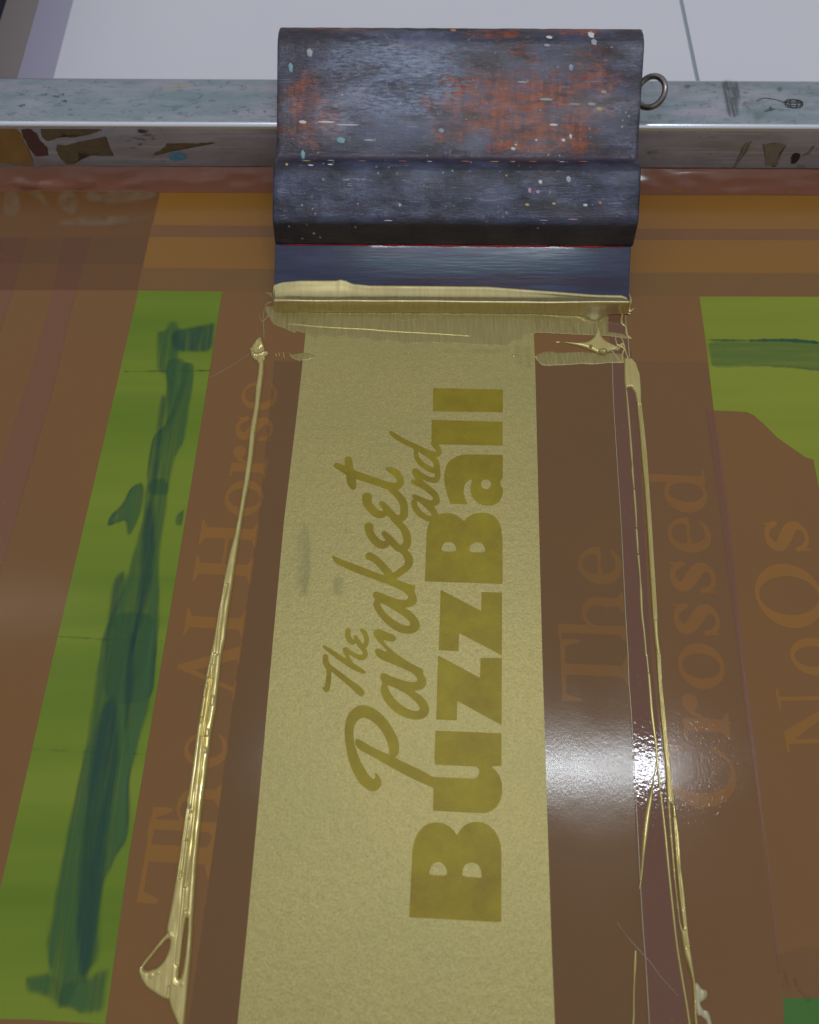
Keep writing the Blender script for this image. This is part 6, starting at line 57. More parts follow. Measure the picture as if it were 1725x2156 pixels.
(-67.49,232.62,0.233),(-67.38,231.45,0.219),(-67.22,230.11,0.203),(-67.05,228.71,0.188),(-66.88,227.37,0.177),(-66.76,226.22,0.173),(-66.67,225.29,0.177),(-66.61,224.51,0.187),(-66.57,223.82,0.201),(-66.53,223.14,0.216),(-66.48,222.42,0.229)],[(-69.79,235.2,0.117),(-69.47,234.34,0.141),(-69.15,233.4,0.166),(-68.83,232.5,0.191),(-68.51,231.77,0.213),(-68.18,231.33,0.232),(-67.83,231.25,0.246),(-67.45,231.44,0.254),(-67.08,231.81,0.262),(-66.73,232.24,0.273),(-66.43,232.62,0.291),(-66.2,232.96,0.319),(-66.01,233.34,0.353),(-65.84,233.75,0.391),(-65.69,234.16,0.43),(-65.52,234.55,0.467)]])],'ticks': [[(-60.4,213.38,0.226),(-60.06,212.14,0.169)],[(-59.15,213.99,0.169),(-58.77,212.14,0.169)],[(-57.09,213.99,0.169),(-56.57,211.53,0.169)],[(-40.67,212.76,0.282),(-40.34,212.14,0.169)],[(-35.34,212.14,0.169),(-34.82,211.83,0.169)],[(-30.7,211.96,0.169),(-30.54,211.71,0.169)],[(-19.89,211.83,0.169),(-19.63,211.71,0.169)],[(-15.77,212.14,0.225),(-15.4,211.71,0.169)],[(51.42,211.04,0.281),(52.68,211.47,0.225)],[(55.58,212.45,0.282),(57.3,211.22,0.281)],[(34.15,211.22,0.169),(34.2,209.99,0.112)],[(38.47,211.22,0.169),(38.52,209.99,0.112)]],'droplet': [(47.06,212.14,0.901),(47.15,211.83,0.788)],'sq': {'o': [-62.951,236.932,0.0],'u': [1,-0.008,0.0],'v': [0.007,0.888,0.46],'n': [-0.004,-0.46,0.888],'W': 164.79,'L': 129.16,'shear': 0.022},'ink_top': [(-1.07,11.89),(-0.32,11.9),(3.65,13.23),(11.49,14.06),(23.15,14.17),(28.87,14.21),(30.63,14.74),(33.27,14.11),(36.35,12.79),(44.28,12.04),(70.67,11.99),(98.38,11.87),(114.22,10.82),(130.06,9.78),(144.8,8.68),(151.18,8.38),(160.63,8.26),(163.65,7.24),(164.85,6.3)],'spots': [(125.21,122.04,2.2,1.2,'w'),(124.19,118.28,2.2,0.9,'g'),(60.59,100.73,4.5,1.3,'d'),(128.05,84.02,3,0.8,'w'),(24.83,84.7,9,0.7,'w'),(13.96,84.64,4,1.1,'w'),(34.62,83.48,12,0.5,'w'),(82,125.99,2,1.4,'o'),(144.16,123.61,2.2,2.6,'w'),(145.31,119.85,2,2,'g'),(141.74,104.75,4,0.4,'r'),(135.17,108.91,1.5,2,'b'),(116.62,52.71,1.2,1.6,'p'),(120.34,52.09,1.4,1,'p'),(121.36,56.37,1.3,1.2,'w'),(133.98,57.72,1.6,2,'g'),(141.84,46.44,1.6,0.8,'w'),(148.37,47.55,1,1,'o'),(115.63,46.5,1.4,0.8,'y'),(127.63,47,1.2,0.7,'y'),(106.05,59.05,0.7,0.6,'y'),(7.39,63.79,1,1,'y'),(27.04,63.9,2,0.5,'w'),(18.31,63.43,2,0.5,'w'),(31.37,76.68,3,2,'t'),(77.04,81.19,2,1.4,'b'),(78.88,70.59,2,2,'v'),(88.95,85.07,0.8,0.7,'r'),(13.95,70.21,1.4,3,'t'),(132.52,77.27,1.4,1,'w'),(135.75,78.99,1,1.6,'w'),(109.76,73.32,1.6,1,'w'),(110.82,75.03,1,0.6,'w'),(120.13,77.2,1,0.7,'w'),(150.53,98.5,2,1,'c'),(145.23,93.2,3,1,'c'),(148.52,91.11,2,1,'y'),(16.13,66.18,3,0.4,'y'),(27.03,66.67,2.5,0.35,'w'),(41.21,66.33,4,0.4,'o'),(59.74,66.44,3,0.35,'o'),(71.73,66.3,2,0.35,'w'),(88.07,66.61,5,0.4,'o'),(101.15,66.47,3,0.45,'y'),(109.42,66.52,1.8,0.5,'c'),(118.57,66.79,4,0.35,'o'),(131.63,66.65,2,0.4,'w'),(141.42,66.93,5,0.4,'o'),(155.57,66.8,3,0.35,'v'),(57.7,45.29,2.8,2.8,'v'),(58.14,45.72,1.6,1.6,'g'),(44.44,76.76,6,0.4,'w'),(63.98,82.81,7,0.3,'g'),(124.6,95.19,7,0.8,'c'),(137.64,93.16,6,0.6,'c'),(113.65,102.5,5,0.7,'g'),(39.94,116.77,0.5,4,'d'),(44.27,116.38,0.5,4,'d'),(17.23,114.56,2,2.6,'g'),(8.56,108.22,1.5,3,'t'),(123.39,39.69,3,0.3,'p'),(136.5,40.2,5,0.35,'p'),(53.36,39.25,3,0.3,'w')],'front': {'tan': [(-208.72,32.03),(-188.12,30.68),(-187.35,22.77),(-187.58,13.1),(-189.39,2.76),(-220.96,7.59)],'olive': [(-176.24,28.55),(-145.87,27.64),(-147.9,25.13),(-151.61,23.54),(-158.54,21.84),(-164.62,20.39),(-165.89,23.24),(-172.93,19.45),(-176.37,18.78),(-178.04,20.87)],'olive_b': [(-172.38,16.83),(-168.76,15.87),(-161.56,17.99),(-146.85,21.37),(-147.23,9.62),(-154.85,9.91),(-163.95,11.62),(-164.63,7.59),(-168.47,5.04),(-172.41,4.41),(-174.03,7.59),(-174.27,13.1)],'maroon': [(-186.11,25.59),(-181.99,26.08),(-179.47,22.77),(-179.49,17.99),(-177.89,15.07),(-179.78,10.11),(-186.53,9.5),(-186.93,14.59),(-186.96,21.84)],'sliver': [(-127.45,10.61),(-122,14.1),(-117.86,17.51),(-110.75,17.23),(-94.57,18.19),(-100.53,16.55),(-108.95,14.87),(-117.45,13.1),(-125.51,10.32)],'blue': [(-119.35,
10.61),(-117.72,12.12),(-113.6,12.41),(-110.69,11.1),(-110.93,8.59),(-113.22,7.59),(-117.08,6.88),(-119.61,8.09)],'blots': [[(180.18,6.97),(181.34,8.43),(183.57,6.6),(183.15,4.75),(181.23,5.13)],[(188.92,9.89),(189.11,13.49),(192.16,13.13),(193.6,9.89),(192.69,6.6),(190.18,6.97)],[(162.76,4.75),(162.89,18.42),(165.53,20.5),(165.65,14.2),(163.62,4.01)],[(172.06,18.42),(180.22,19.47),(183.25,17.72),(181.87,12.77),(184.32,5.5),(178.27,5.86)],[(193.28,10.61),(195.48,13.49),(197.27,18.42),(196.97,12.77)]]}}
# ------------------------------------------------------------------ helpers
def link(o, parent=None):
    sc.collection.objects.link(o)
    if parent is not None: o.parent = parent
    return o
def tag(o, label=None, cat=None, group=None, kind=None):
    for k, v in (('label', label), ('category', cat), ('group', group), ('kind', kind)):
        if v: o[k] = v
    return o
def empty(name, loc=(0, 0, 0)):
    o = bpy.data.objects.new(name, None); o.location = loc; o.empty_display_size = .02; return link(o)
def mesh(name, vs, fs, mat, parent=None, smooth=False):
    me = bpy.data.meshes.new(name); me.from_pydata([tuple(v) for v in vs], [], fs); me.update()
    if smooth:
        for p in me.polygons: p.use_smooth = True
    o = bpy.data.objects.new(name, me)
    if mat: me.materials.append(getattr(mat, "m", mat))
    return link(o, parent)
def flat(name, pts, z, mat, parent=None):
    """a thin sheet lying on the screen, outline in mm"""
    bm = bmesh.new(); vs = [bm.verts.new((p[0]*MMS, p[1]*MMS, z*MMS)) for p in pts]
    f = bm.faces.new(vs); f.normal_update()
    if f.normal.z < 0: f.normal_flip()
    bmesh.ops.triangulate(bm, faces=bm.faces)
    me = bpy.data.meshes.new(name); bm.to_mesh(me); bm.free(); me.materials.append(getattr(mat, "m", mat))
    return link(bpy.data.objects.new(name, me), parent)
def sd_poly(X, Y, P):
    P = np.array(P, float); d = np.full(X.shape, 1e9); s = np.zeros(X.shape, bool)
    for i in range(len(P)):
        a = P[i]; b = P[(i+1) % len(P)]; ex, ey = b - a; L = ex*ex + ey*ey
        if L < 1e-9: continue
        t = np.clip(((X-a[0])*ex + (Y-a[1])*ey)/L, 0, 1)
        d = np.minimum(d, (X-a[0]-t*ex)**2 + (Y-a[1]-t*ey)**2)
        c = (a[1] > Y) != (b[1] > Y)
        if abs(ey) > 1e-9: s ^= c & (X < a[0] + (Y-a[1])*ex/ey)
    d = np.sqrt(d); return np.where(s, -d, d)
def sd_stroke(X, Y, S):
    d = np.full(X.shape, 1e9)
    for (ax, ay, ar), (bx, by, br) in zip(S[:-1], S[1:]):
        ex, ey = bx-ax, by-ay; L = ex*ex+ey*ey
        t = np.clip(((X-ax)*ex+(Y-ay)*ey)/max(L, 1e-9), 0, 1)
        d = np.minimum(d, np.hypot(X-ax-t*ex, Y-ay-t*ey) - (ar + t*(br-ar)))
    return d
def local(fn, X, Y, F, P, m, comb):
    q = np.array([p[:2] for p in P]); x0, y0 = q.min(0)-m; x1, y1 = q.max(0)+m
    xs = X[0]; ys = Y[:, 0]
    i0, i1 = np.searchsorted(xs, [x0, x1]); j0, j1 = np.searchsorted(ys, [y0, y1])
    if i1 <= i0 or j1 <= j0: return
    sl = (slice(j0, j1), slice(i0, i1)); F[sl] = comb(F[sl], fn(X[sl], Y[sl], P))
def field(groups, step, m=1.5, clipy=-75):
    pts = [p[:2] for gp in groups for part in (gp[0], gp[2]) for q in part for p in q]
    q = np.array(pts); rm = max([p[2] for gp in groups for s_ in gp[2] for p in s_] or [0])
    x0, y0 = q.min(0)-m-rm; x1, y1 = q.max(0)+m+rm; y0 = max(y0, clipy)
    X, Y = np.meshgrid(np.arange(x0, x1+step, step), np.arange(y0, y1+step, step))
    F = np.full(X.shape, 9.0)
    for pl, mi, st in groups:
        Gf = np.full(X.shape, 9.0)
        for P in pl: local(sd_poly, X, Y, Gf, P, m, np.minimum)
        for S in st: local(sd_stroke, X, Y, Gf, S, m+max(p[2] for p in S), np.minimum)
        for P in mi: local(sd_poly, X, Y, Gf, P, m, lambda a, b: np.maximum(a, -b))
        F = np.minimum(F, Gf)
    return X, Y, F
def march(name, X, Y, F, Z, mat, parent=None, smooth=False):
    """mesh of the region F<0, edges interpolated; Z = height field in mm"""
    ny, nx = F.shape; vs = []; idx = {}; fs = []
    def corner(j, i):
        k = (j, i)
        if k not in idx: idx[k] = len(vs); vs.append((X[j, i]*MMS, Y[j, i]*MMS, Z[j, i]*MMS))
        return idx[k]
    zb = Z[F >= 0].min() if (F >= 0).any() else Z.min()
    def edge(j, i, jj, ii):
        k = (j, i, jj, ii) if (j, i) < (jj, ii) else (jj, ii, j, i)
        if k not in idx:
            a, b = F[j, i], F[jj, ii]; t = a/(a-b)
            idx[k] = len(vs); vs.append(((X[j, i]+t*(X[jj, ii]-X[j, i]))*MMS, (Y[j, i]+t*(Y[jj, ii]-Y[j, i]))*MMS, zb*MMS))
        return idx[k]
    ins = F < 0
    cnt = ins[:-1, :-1].astype(int)+ins[1:, :-1]+ins[:-1, 1:]+ins[1:, 1:]
    for j, i in zip(*np.nonzero(cnt)):
        c = [(j, i), (j, i+1), (j+1, i+1), (j+1, i)]
        if cnt[j, i] == 4: fs.append([corner(*k) for k in c]); continue
        f = []
        for k in range(4):
            a = c[k]; b = c[(k+1) % 4]
            if ins[a]: f.append(corner(*a))
            if ins[a] != ins[b]: f.append(edge(*a, *b))
        if len(f) > 2: fs.append(f)
    return mesh(name, vs, fs, mat, parent, smooth)
def sheet(name, groups, step, z, mat, parent=None):
    X, Y, F = field(groups, step); return march(name, X, Y, F, np.full(F.shape, z), mat, parent)
def relief(name, groups, step, H, wd, mat, parent=None, grooves=(), beads=(), rough=0.0, z0=.12, seed=0, gw=.35, gd=.5, bh=.35, blur=8):
    X, Y, F = field(groups, step)
    d = np.clip(-F/wd, 0, 1); h = H*np.sqrt(np.clip(1-(1-d)**2, 0, 1))
    for _ in range(blur):
        hp = np.pad(h, 1, mode='edge'); hb = (hp[:-2, 1:-1]+hp[2:, 1:-1]+hp[1:-1, :-2]+hp[1:-1, 2:]+2*h)/6; h = np.where(F < 0, hb, 0)
    for S in grooves:
        D_ = np.full(F.shape, 9.0); local(sd_stroke, X, Y, D_, S, 2.0, np.minimum)
        h -= gd*H*np.exp(-(np.maximum(D_, 0)/gw)**2)*d
    for S in beads:
        D_ = np.full(F.shape, 9.0); local(sd_stroke, X, Y, D_, S, 3.0, np.minimum)
        rr = max(p[2] for p in S)
        h += bh*np.sqrt(np.clip(-D_/rr, 0, 1))*(F < .1)
    if rough:
        n = np.array([[noise.noise(Vector((x*.55+seed, y*.16, 0))) + .5*noise.noise(Vector((x*1.1, y*.16+seed, 3))) if f < 0 else 0 for x, y, f in zip(rx, ry, rf)] for rx, ry, rf in zip(X, Y, F)])
        h += rough*n*d
    Z = np.where(F < 0, z0+np.maximum(h, .01), z0)
    return march(name, X, Y, F, Z, mat, parent, smooth=True)
# ------------------------------------------------------------------ materials
def lin(r, g, b):
    f = lambda c: (c/255/12.92 if c/255 <= .04045 else ((c/255+.055)/1.055)**2.4)
    return (f(r), f(g), f(b), 1)
class Mt:
    def __init__(s, name):
        s.m = bpy.data.materials.new(name); s.m.use_nodes = True; s.t = s.m.node_tree
        s.b = s.t.nodes['Principled BSDF']; s.out = s.t.nodes['Material Output']
        s.tc = s.t.nodes.new('ShaderNodeTexCoord')
    def n(s, typ, ins=None, **kw):
        n = s.t.nodes.new('ShaderNode'+typ)
        for k, v in kw.items(): setattr(n, k, v)
        for k, v in (ins or {}).items(): s.set(n.inputs[k], v)
        return n
    def set(s, sock, v):
        if isinstance(v, bpy.types.NodeSocket): s.t.links.new(v, sock)
        else: sock.default_value = v
    def P(s, **kw):
        for k, v in kw.items(): s.set(s.b.inputs[k.replace('_', ' ')], v)
    def co(s, scale=(1, 1, 1), loc=(0, 0, 0)):
        return s.n('Mapping', {'Vector': s.tc.outputs['Object'], 'Scale': scale, 'Location': loc}).outputs[0]
    def noise(s, scale=(1, 1, 1), k=1.0, detail=4, rough=.55, dist=0, loc=(0, 0, 0)):
        sc_ = tuple(c*k for c in scale)
        return s.n('TexNoise', {'Vector': s.co(sc_, loc), 'Scale': 1.0, 'Detail': detail, 'Roughness': rough, 'Distortion': dist}).outputs['Fac']
    def ramp(s, fac, stops, interp='LINEAR'):
        r = s.n('ValToRGB', {'Fac': fac}); r.color_ramp.interpolation = interp; el = r.color_ramp.elements
        while len(el) < len(stops): el.new(.5)
        for e_, (p, c) in zip(el, stops):
            e_.position = p; e_.color = c if isinstance(c, tuple) else (c, c, c, 1)
        return r.outputs[0]
    def mix(s, f, a, b, mode='MIX'):
        n = s.n('Mix', data_type='RGBA', blend_type=mode)
        s.set(n.inputs[0], f); s.set(n.inputs[6], a); s.set(n.inputs[7], b); return n.outputs[2]
    def math(s, op, a, b=0.0, c=None):
        n = s.n('Math', operation=op); s.set(n.inputs[0], a); s.set(n.inputs[1], b)
        if c is not None: s.set(n.inputs[2], c)
        return n.outputs[0]
    def bump(s, h, dist, strength=1.0, normal=None):
        n = s.n('Bump', {'Height': h, 'Distance': dist, 'Strength': strength})
        if normal: s.set(n.inputs['Normal'], normal)
        return n.outputs[0]
    def blob(s, c, r, nz, amp=1.0):
        """soft patch mask around a local point"""
        v = s.n('VectorMath', {0: s.tc.outputs['Object'], 1: tuple(-x for x in c)}, operation='ADD').outputs[0]
        v = s.n('VectorMath', {0: v, 1: tuple(1/x for x in r)}, operation='MULTIPLY').outputs[0]
        l = s.n('VectorMath', {0: v}, operation='LENGTH').outputs['Value']
        l = s.math('ADD', l, s.math('MULTIPLY', s.math('SUBTRACT', nz, .5), amp*4))
        return s.n('MapRange', {'Value': l, 'From Min': 1.15, 'From Max': .75}).outputs[0]
def coat_mat(name, col, col2=None, rough=.2, spec=.5, weave=True, k=60, bumpd=.00002, mottle=.5, bands=None):
    """glossy emulsion on woven mesh"""
    M = Mt(name); col2 = col2 or tuple(c*.82 for c in col[:3])+(1,)
    a = M.noise(k=k, detail=5); c = M.mix(M.ramp(a, [(.3, 0.0), (.75, .6)]), col, col2)
    if bands: c = M.mix(M.ramp(M.noise((1.5, 22, 1), detail=4, loc=(2, 1, 0)), [(.38, .9), (.62, .0)]), c, bands)
    f = M.noise(k=2600, detail=1)
    c = M.mix(M.math('MULTIPLY', f, mottle*.5), c, tuple(x*.72 for x in col[:3])+(1,))
    if weave:
        h = M.math('ADD', M.noise((2400, 500, 1), detail=1), M.noise((500, 2400, 1), detail=1))
        h = M.math('ADD', M.math('MULTIPLY', h, .35), M.noise(k=140, detail=2))
    else: h = M.noise(k=200, detail=2)
    rg = M.n('MapRange', {'Value': M.noise(k=35, detail=3, loc=(3, 1, 0)), 'From Min': .3, 'From Max': .7, 'To Min': rough*.8, 'To Max': rough*1.3}).outputs[0]
    M.P(Base_Color=c, Roughness=rg, Specular_IOR_Level=spec*.8, Normal=M.bump(h, bumpd))
    return M
def film_mat(name, tint, rough=.12, spec=1.0, haze=.12, hazec=(.25, .22, .2, 1), bumpd=.00003):
    """clear tape or film: tinted, glossy on top"""
    M = Mt(name); tr = M.n('BsdfTransparent', {'Color': tint})
    h = M.noise(k=160, detail=3); nrm = M.bump(M.math('ADD', M.math('MULTIPLY', h, .9), M.math('MULTIPLY', M.noise((1500, 700, 1), detail=2), .8)), bumpd)
    gl = M.n('BsdfGlossy', {'Color': (1, 1, 1, 1), 'Roughness': rough, 'Normal': nrm})
    df = M.n('BsdfDiffuse', {'Color': hazec})
    fr = M.n('Fresnel', {'IOR': 1.42, 'Normal': nrm})
    hz = M.ramp(M.noise(k=45, detail=4), [(.3, haze*.5), (.7, haze*1.4)])
    m1 = M.n('MixShader', {0: hz, 1: tr.outputs[0], 2: df.outputs[0]})
    m2 = M.n('MixShader', {0: M.math('MULTIPLY', fr.outputs[0], spec), 1: m1.outputs[0], 2: gl.outputs[0]})
    M.t.links.new(m2.outputs[0], M.out.inputs[0]); return M.m
def gold_mat(name, col=(.66, .54, .20, 1), rough=.25, metal=.62, alpha=None):
    M = Mt(name); f = M.noise(k=3500, detail=1)
    c = M.mix(M.ramp(f, [(.35, .0), (.7, .45)]), col, (col[0]*.72, col[1]*.68, col[2]*.5, 1))
    c = M.mix(M.ramp(M.noise((700, 60, 200), detail=3), [(.4, .0), (.75, .35)]), c, (col[0]*.62, col[1]*.5, col[2]*.3, 1))
    M.P(Base_Color=c, Roughness=rough, Metallic=metal, Coat_Weight=.6, Coat_Roughness=.05, Normal=M.bump(M.noise((900, 90, 300), detail=2), .00002))
    if alpha is not None: M.P(Alpha=alpha(M))
    return M
BR = lin(140, 99, 62)
m_mem = coat_mat('brown_emulsion', lin(140, 98, 50), lin(132, 93, 52), .13, k=14)
m_red = coat_mat('red_brown_emulsion', lin(134, 86, 64), lin(122, 78, 58), .14, weave=False)
m_orange = coat_mat('orange_brown_emulsion', lin(154, 106, 40), lin(146, 100, 44), .15, k=16)
m_pink = coat_mat('pinkish_brown_emulsion', lin(136, 92, 54), lin(128, 86, 50), .16)
m_dark = coat_mat('dark_brown_emulsion', lin(134, 96, 50), lin(126, 90, 48), .16)
m_ghost = coat_mat('orange_ghost_letters', lin(159, 108, 44), lin(148, 102, 48), .14, k=45)
m_green = coat_mat('yellow_green_mesh', lin(136, 152, 34), lin(118, 142, 38), .18, k=12, bands=lin(94, 126, 8))
m_green2 = coat_mat('olive_green_mesh', lin(150, 158, 40), lin(134, 148, 44), .2, k=12, bands=lin(128, 136, 20))
m_greend = coat_mat('deep_green_mesh', lin(72, 120, 44), lin(60, 110, 40), .25, k=25)
def purple(name, c1, c2, rough, bumpd):
    M = Mt(name); vo = M.n('TexVoronoi', {'Vector': M.co((1, .55, 1)), 'Scale': 420, 'Randomness': .8}).outputs['Distance']
    dots = M.ramp(vo, [(.0, 1.0), (.22, .0)]); patch = M.ramp(M.noise(k=110, detail=2), [(.5, .0), (.6, 1.0)])
    c = M.mix(M.math('MULTIPLY', M.math('MULTIPLY', dots, patch), .35), M.mix(M.noise(k=60), c1, c2), lin(160, 118, 92))
    h = M.math('ADD', M.noise(k=700, detail=2), M.math('MULTIPLY', dots, .6))
    M.P(Base_Color=c, Roughness=rough, Specular_IOR_Level=.65, Normal=M.bump(h, bumpd)); return M
m_purple = purple('purple_brown_tape', lin(122, 78, 52), lin(112, 72, 50), .06, .00003)
m_purple2 = purple('matt_purple_brown_tape', lin(134, 84, 48), lin(126, 80, 46), .2, .00003)
m_film = film_mat('grey_clear_film', (.93, .94, .92, 1), .10, .42, .02, (.2, .17, .13, 1), .00003)
m_tape = film_mat('clear_packing_tape', (.98, .97, .95, 1), .07, .45, .005, (.3, .2, .12, 1), .00006)
m_tapeh = film_mat('hazy_wrinkled_tape', (.94, .90, .86, 1), .14, .6, .08, (.30, .17, .1, 1), .0004)
M = Mt('gold_printed_paper')
g1 = M.noise(k=1100, detail=4, rough=.75); g2 = M.noise(k=22, detail=4); g3 = M.noise(k=330, detail=3)
c = M.mix(M.ramp(g1, [(.3, .0), (.7, 1.0)]), lin(196, 180, 112), lin(164, 150, 90))
c = M.mix(M.ramp(g3, [(.45, .0), (.75, .2)]), c, lin(150, 136, 82))
c = M.mix(M.ramp(g2, [(.45, .0), (.8, .4)]), c, lin(158, 152, 94))
M.P(Base_Color=c, Roughness=.43, Metallic=.5, Specular_IOR_Level=.6, Normal=M.bump(M.math('ADD', g1, M.math('MULTIPLY', g3, 1.2)), .00012))
m_paper = M.m
M = Mt('gold_ink_lettering')
g1 = M.noise(k=1500, detail=2, rough=.7); g2 = M.noise(k=55, detail=5, rough=.65)
c = M.mix(M.ramp(g2, [(.3, .0), (.7, 1.0)]), lin(160, 142, 6), lin(136, 114, 4))
c = M.mix(M.ramp(g1, [(.52, .0), (.8, .3)]), c, lin(170, 150, 44))
M.P(Base_Color=c, Roughness=.46, Metallic=.25, Normal=M.bump(g1, .00006)); m_letter = M.m
m_gold = gold_mat('wet_gold_ink')
m_golddk = gold_mat('wet_gold_ink_bead', (.76, .65, .31, 1), .28, .8)
def smear_alpha(M):
    t = M.ramp(M.noise((1300, 90, 100), detail=2), [(.3, .5), (.6, .8)])
    return t
m_smear = gold_mat('thin_gold_smear', (.50, .42, .15, 1), .35, .4, smear_alpha)
def brush_mat(name, c1, c2, a0, a1, st=(420, 22, 1)):
    M = Mt(name); s1 = M.noise(st, detail=4, dist=.3)
    at = M.n('Attribute', attribute_name='Soft').outputs['Fac']; eg = M.n('Attribute', attribute_name='Edge').outputs['Fac']; al = M.math('ADD', M.ramp(s1, [(.3, a0), (.7, a1)]), M.math('MULTIPLY', eg, .18), 0); M.P(Base_Color=M.mix(eg, M.mix(s1, c1, c2), lin(20, 66, 68)), Roughness=.26, Alpha=M.math('MULTIPLY', at, al)); return M
m_teal = brush_mat('teal_filler', lin(28, 86, 68), lin(76, 122, 50), .25, .82, (360, 10, 1))
m_teald = brush_mat('dark_teal_filler', lin(18, 70, 74), lin(34, 88, 66), .2, .75)
m_tealr = brush_mat('teal_filler_band', lin(50, 104, 66), lin(110, 140, 60), .2, .6, (22, 420, 1))
m_tealrd = brush_mat('teal_filler_line', lin(20, 84, 74), lin(40, 104, 60), .4, .9, (22, 700, 1))
M = Mt('white_laminate'); c = M.mix(M.noise(k=9, detail=3), lin(230, 229, 232), lin(222, 221, 226))
M.P(Base_Color=c, Roughness=.5); m_white = M.m
M = Mt('lilac_shadow_band'); M.P(Base_Color=lin(176, 170, 188), Roughness=.5); m_shadow_band = M.m
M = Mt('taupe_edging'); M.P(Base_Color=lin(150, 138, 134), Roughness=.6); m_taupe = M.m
M = Mt('pale_blue_sealant'); M.P(Base_Color=lin(150, 158, 168), Roughness=.5); m_seal = M.m
M = Mt('dark_blue_rail'); M.P(Base_Color=lin(52, 54, 78), Roughness=.4, Metallic=.3); m_rail = M.m
# aluminium frame, stained on the top, tape residue on the face
M = Mt('stained_aluminium')
z = M.n('SeparateXYZ', {0: M.tc.outputs['Object']}).outputs['Z']
topm = M.n('MapRange', {'Value': z, 'From Min': .0265, 'From Max': .0275}).outputs[0]
n1 = M.noise((40, 160, 160), detail=5, rough=.65); n2 = M.noise((90, 240, 240), detail=5, rough=.7, loc=(5, 2, 1)); n3 = M.noise((14, 60, 60), detail=3, loc=(1, 7, 2))
ct = M.mix(M.ramp(n1, [(.35, .0), (.65, 1.0)]), lin(146, 158, 164), lin(176, 178, 184))
ct = M.mix(M.ramp(n3, [(.5, .0), (.72, .5)]), ct, lin(128, 154, 158))
ct = M.mix(M.ramp(n2, [(.58, .0), (.68, .7)]), ct, lin(126, 140, 146))
ct = M.mix(M.ramp(M.noise((60, 90, 90), detail=5, rough=.7, loc=(9, 9, 9)), [(.62, .0), (.66, .9)]), ct, lin(60, 64, 68))
ct = M.mix(M.ramp(M.noise((25, 70, 70), detail=4, loc=(2, 12, 9)), [(.55, .0), (.7, .6)]), ct, lin(196, 184, 200))
ct = M.mix(M.ramp(M.noise((110, 400, 400), detail=4, loc=(22, 1, 9)), [(.6, .0), (.7, .5)]), ct, lin(84, 128, 130))
ct = M.mix(M.ramp(M.noise((50, 120, 120), detail=4, loc=(4, 19, 9)), [(.64, .0), (.74, .55)]), ct, lin(170, 168, 120))
cf = M.mix(M.ramp(n1, [(.35, .0), (.65, 1.0)]), lin(176, 174, 178), lin(154, 150, 152))
cf = M.mix(M.ramp(M.noise((7, 30, 30), detail=3, loc=(3, 3, 3)), [(.5, .0), (.7, .6)]), cf, lin(140, 124, 106))
cf = M.mix(M.ramp(n2, [(.6, .0), (.7, .7)]), cf, lin(96, 90, 84))
ct = M.mix(M.ramp(M.noise((170, 300, 300), detail=5, rough=.75, loc=(12, 1, 5)), [(.58, .0), (.66, .6)]), ct, lin(90, 92, 96))
ct = M.mix(M.ramp(M.noise((75, 30, 30), detail=3, loc=(12, 31, 5)), [(.6, .0), (.7, .5)]), ct, lin(104, 112, 104))
cf = M.mix(M.ramp(M.noise((26, 40, 60), detail=5, rough=.7, loc=(7, 3, 3)), [(.64, .0), (.69, .9)]), cf, lin(48, 44, 40))
cf = M.mix(M.ramp(M.noise((9, 40, 420), detail=3, loc=(7, 8, 3)), [(.55, .0), (.7, .6)]), cf, lin(196, 190, 184))
br = M.noise((12, 1500, 1500), detail=2)
edge_glint = M.math('MULTIPLY', M.n('MapRange', {'Value': z, 'From Min': .0257, 'From Max': .0264}).outputs[0], M.n('MapRange', {'Value': z, 'From Min': .02849, 'From Max': .02835}).outputs[0])  # bright highlight along the upper edges, painted as paler, shinier metal
M.P(Base_Color=M.mix(edge_glint, M.mix(topm, cf, ct), (.86, .88, .92, 1)), Metallic=M.mix(edge_glint, M.mix(topm, (.12,.12,.12,1), (.4,.4,.4,1)), (1,1,1,1)), Roughness=M.mix(edge_glint, M.ramp(n1, [(.3, .34), (.7, .5)]), (.24,.24,.24,1)), Normal=M.bump(br, .00006)); m_alu = M.m
def plain(name, c, rough=.35, metal=0, k=300, d=.6, bumpd=.0):
    M = Mt(name); M.P(Base_Color=M.mix(M.ramp(M.noise(k=k, detail=4), [(.35, .0), (.7, d)]), c, tuple(x*.6 for x in c[:3])+(1,)), Roughness=rough, Metallic=metal)
    if bumpd: M.P(Normal=M.bump(M.noise(k=k, detail=4), bumpd))
    return M.m
m_olive = plain('olive_tape_scrap', lin(112, 98, 72), .35)
m_tan = plain('tan_tape_scrap', lin(156, 120, 66), .3, k=120)
m_maroon = plain('maroon_tape_scrap', lin(98, 66, 62), .3)
m_blue = plain('blue_ink_spot', lin(96, 150, 172), .5)
m_brownline = plain('brown_tape_edge', lin(140, 98, 62), .3)
m_steel = plain('dark_steel', lin(150, 142, 136), .25, .9, 260, .8, .00006)
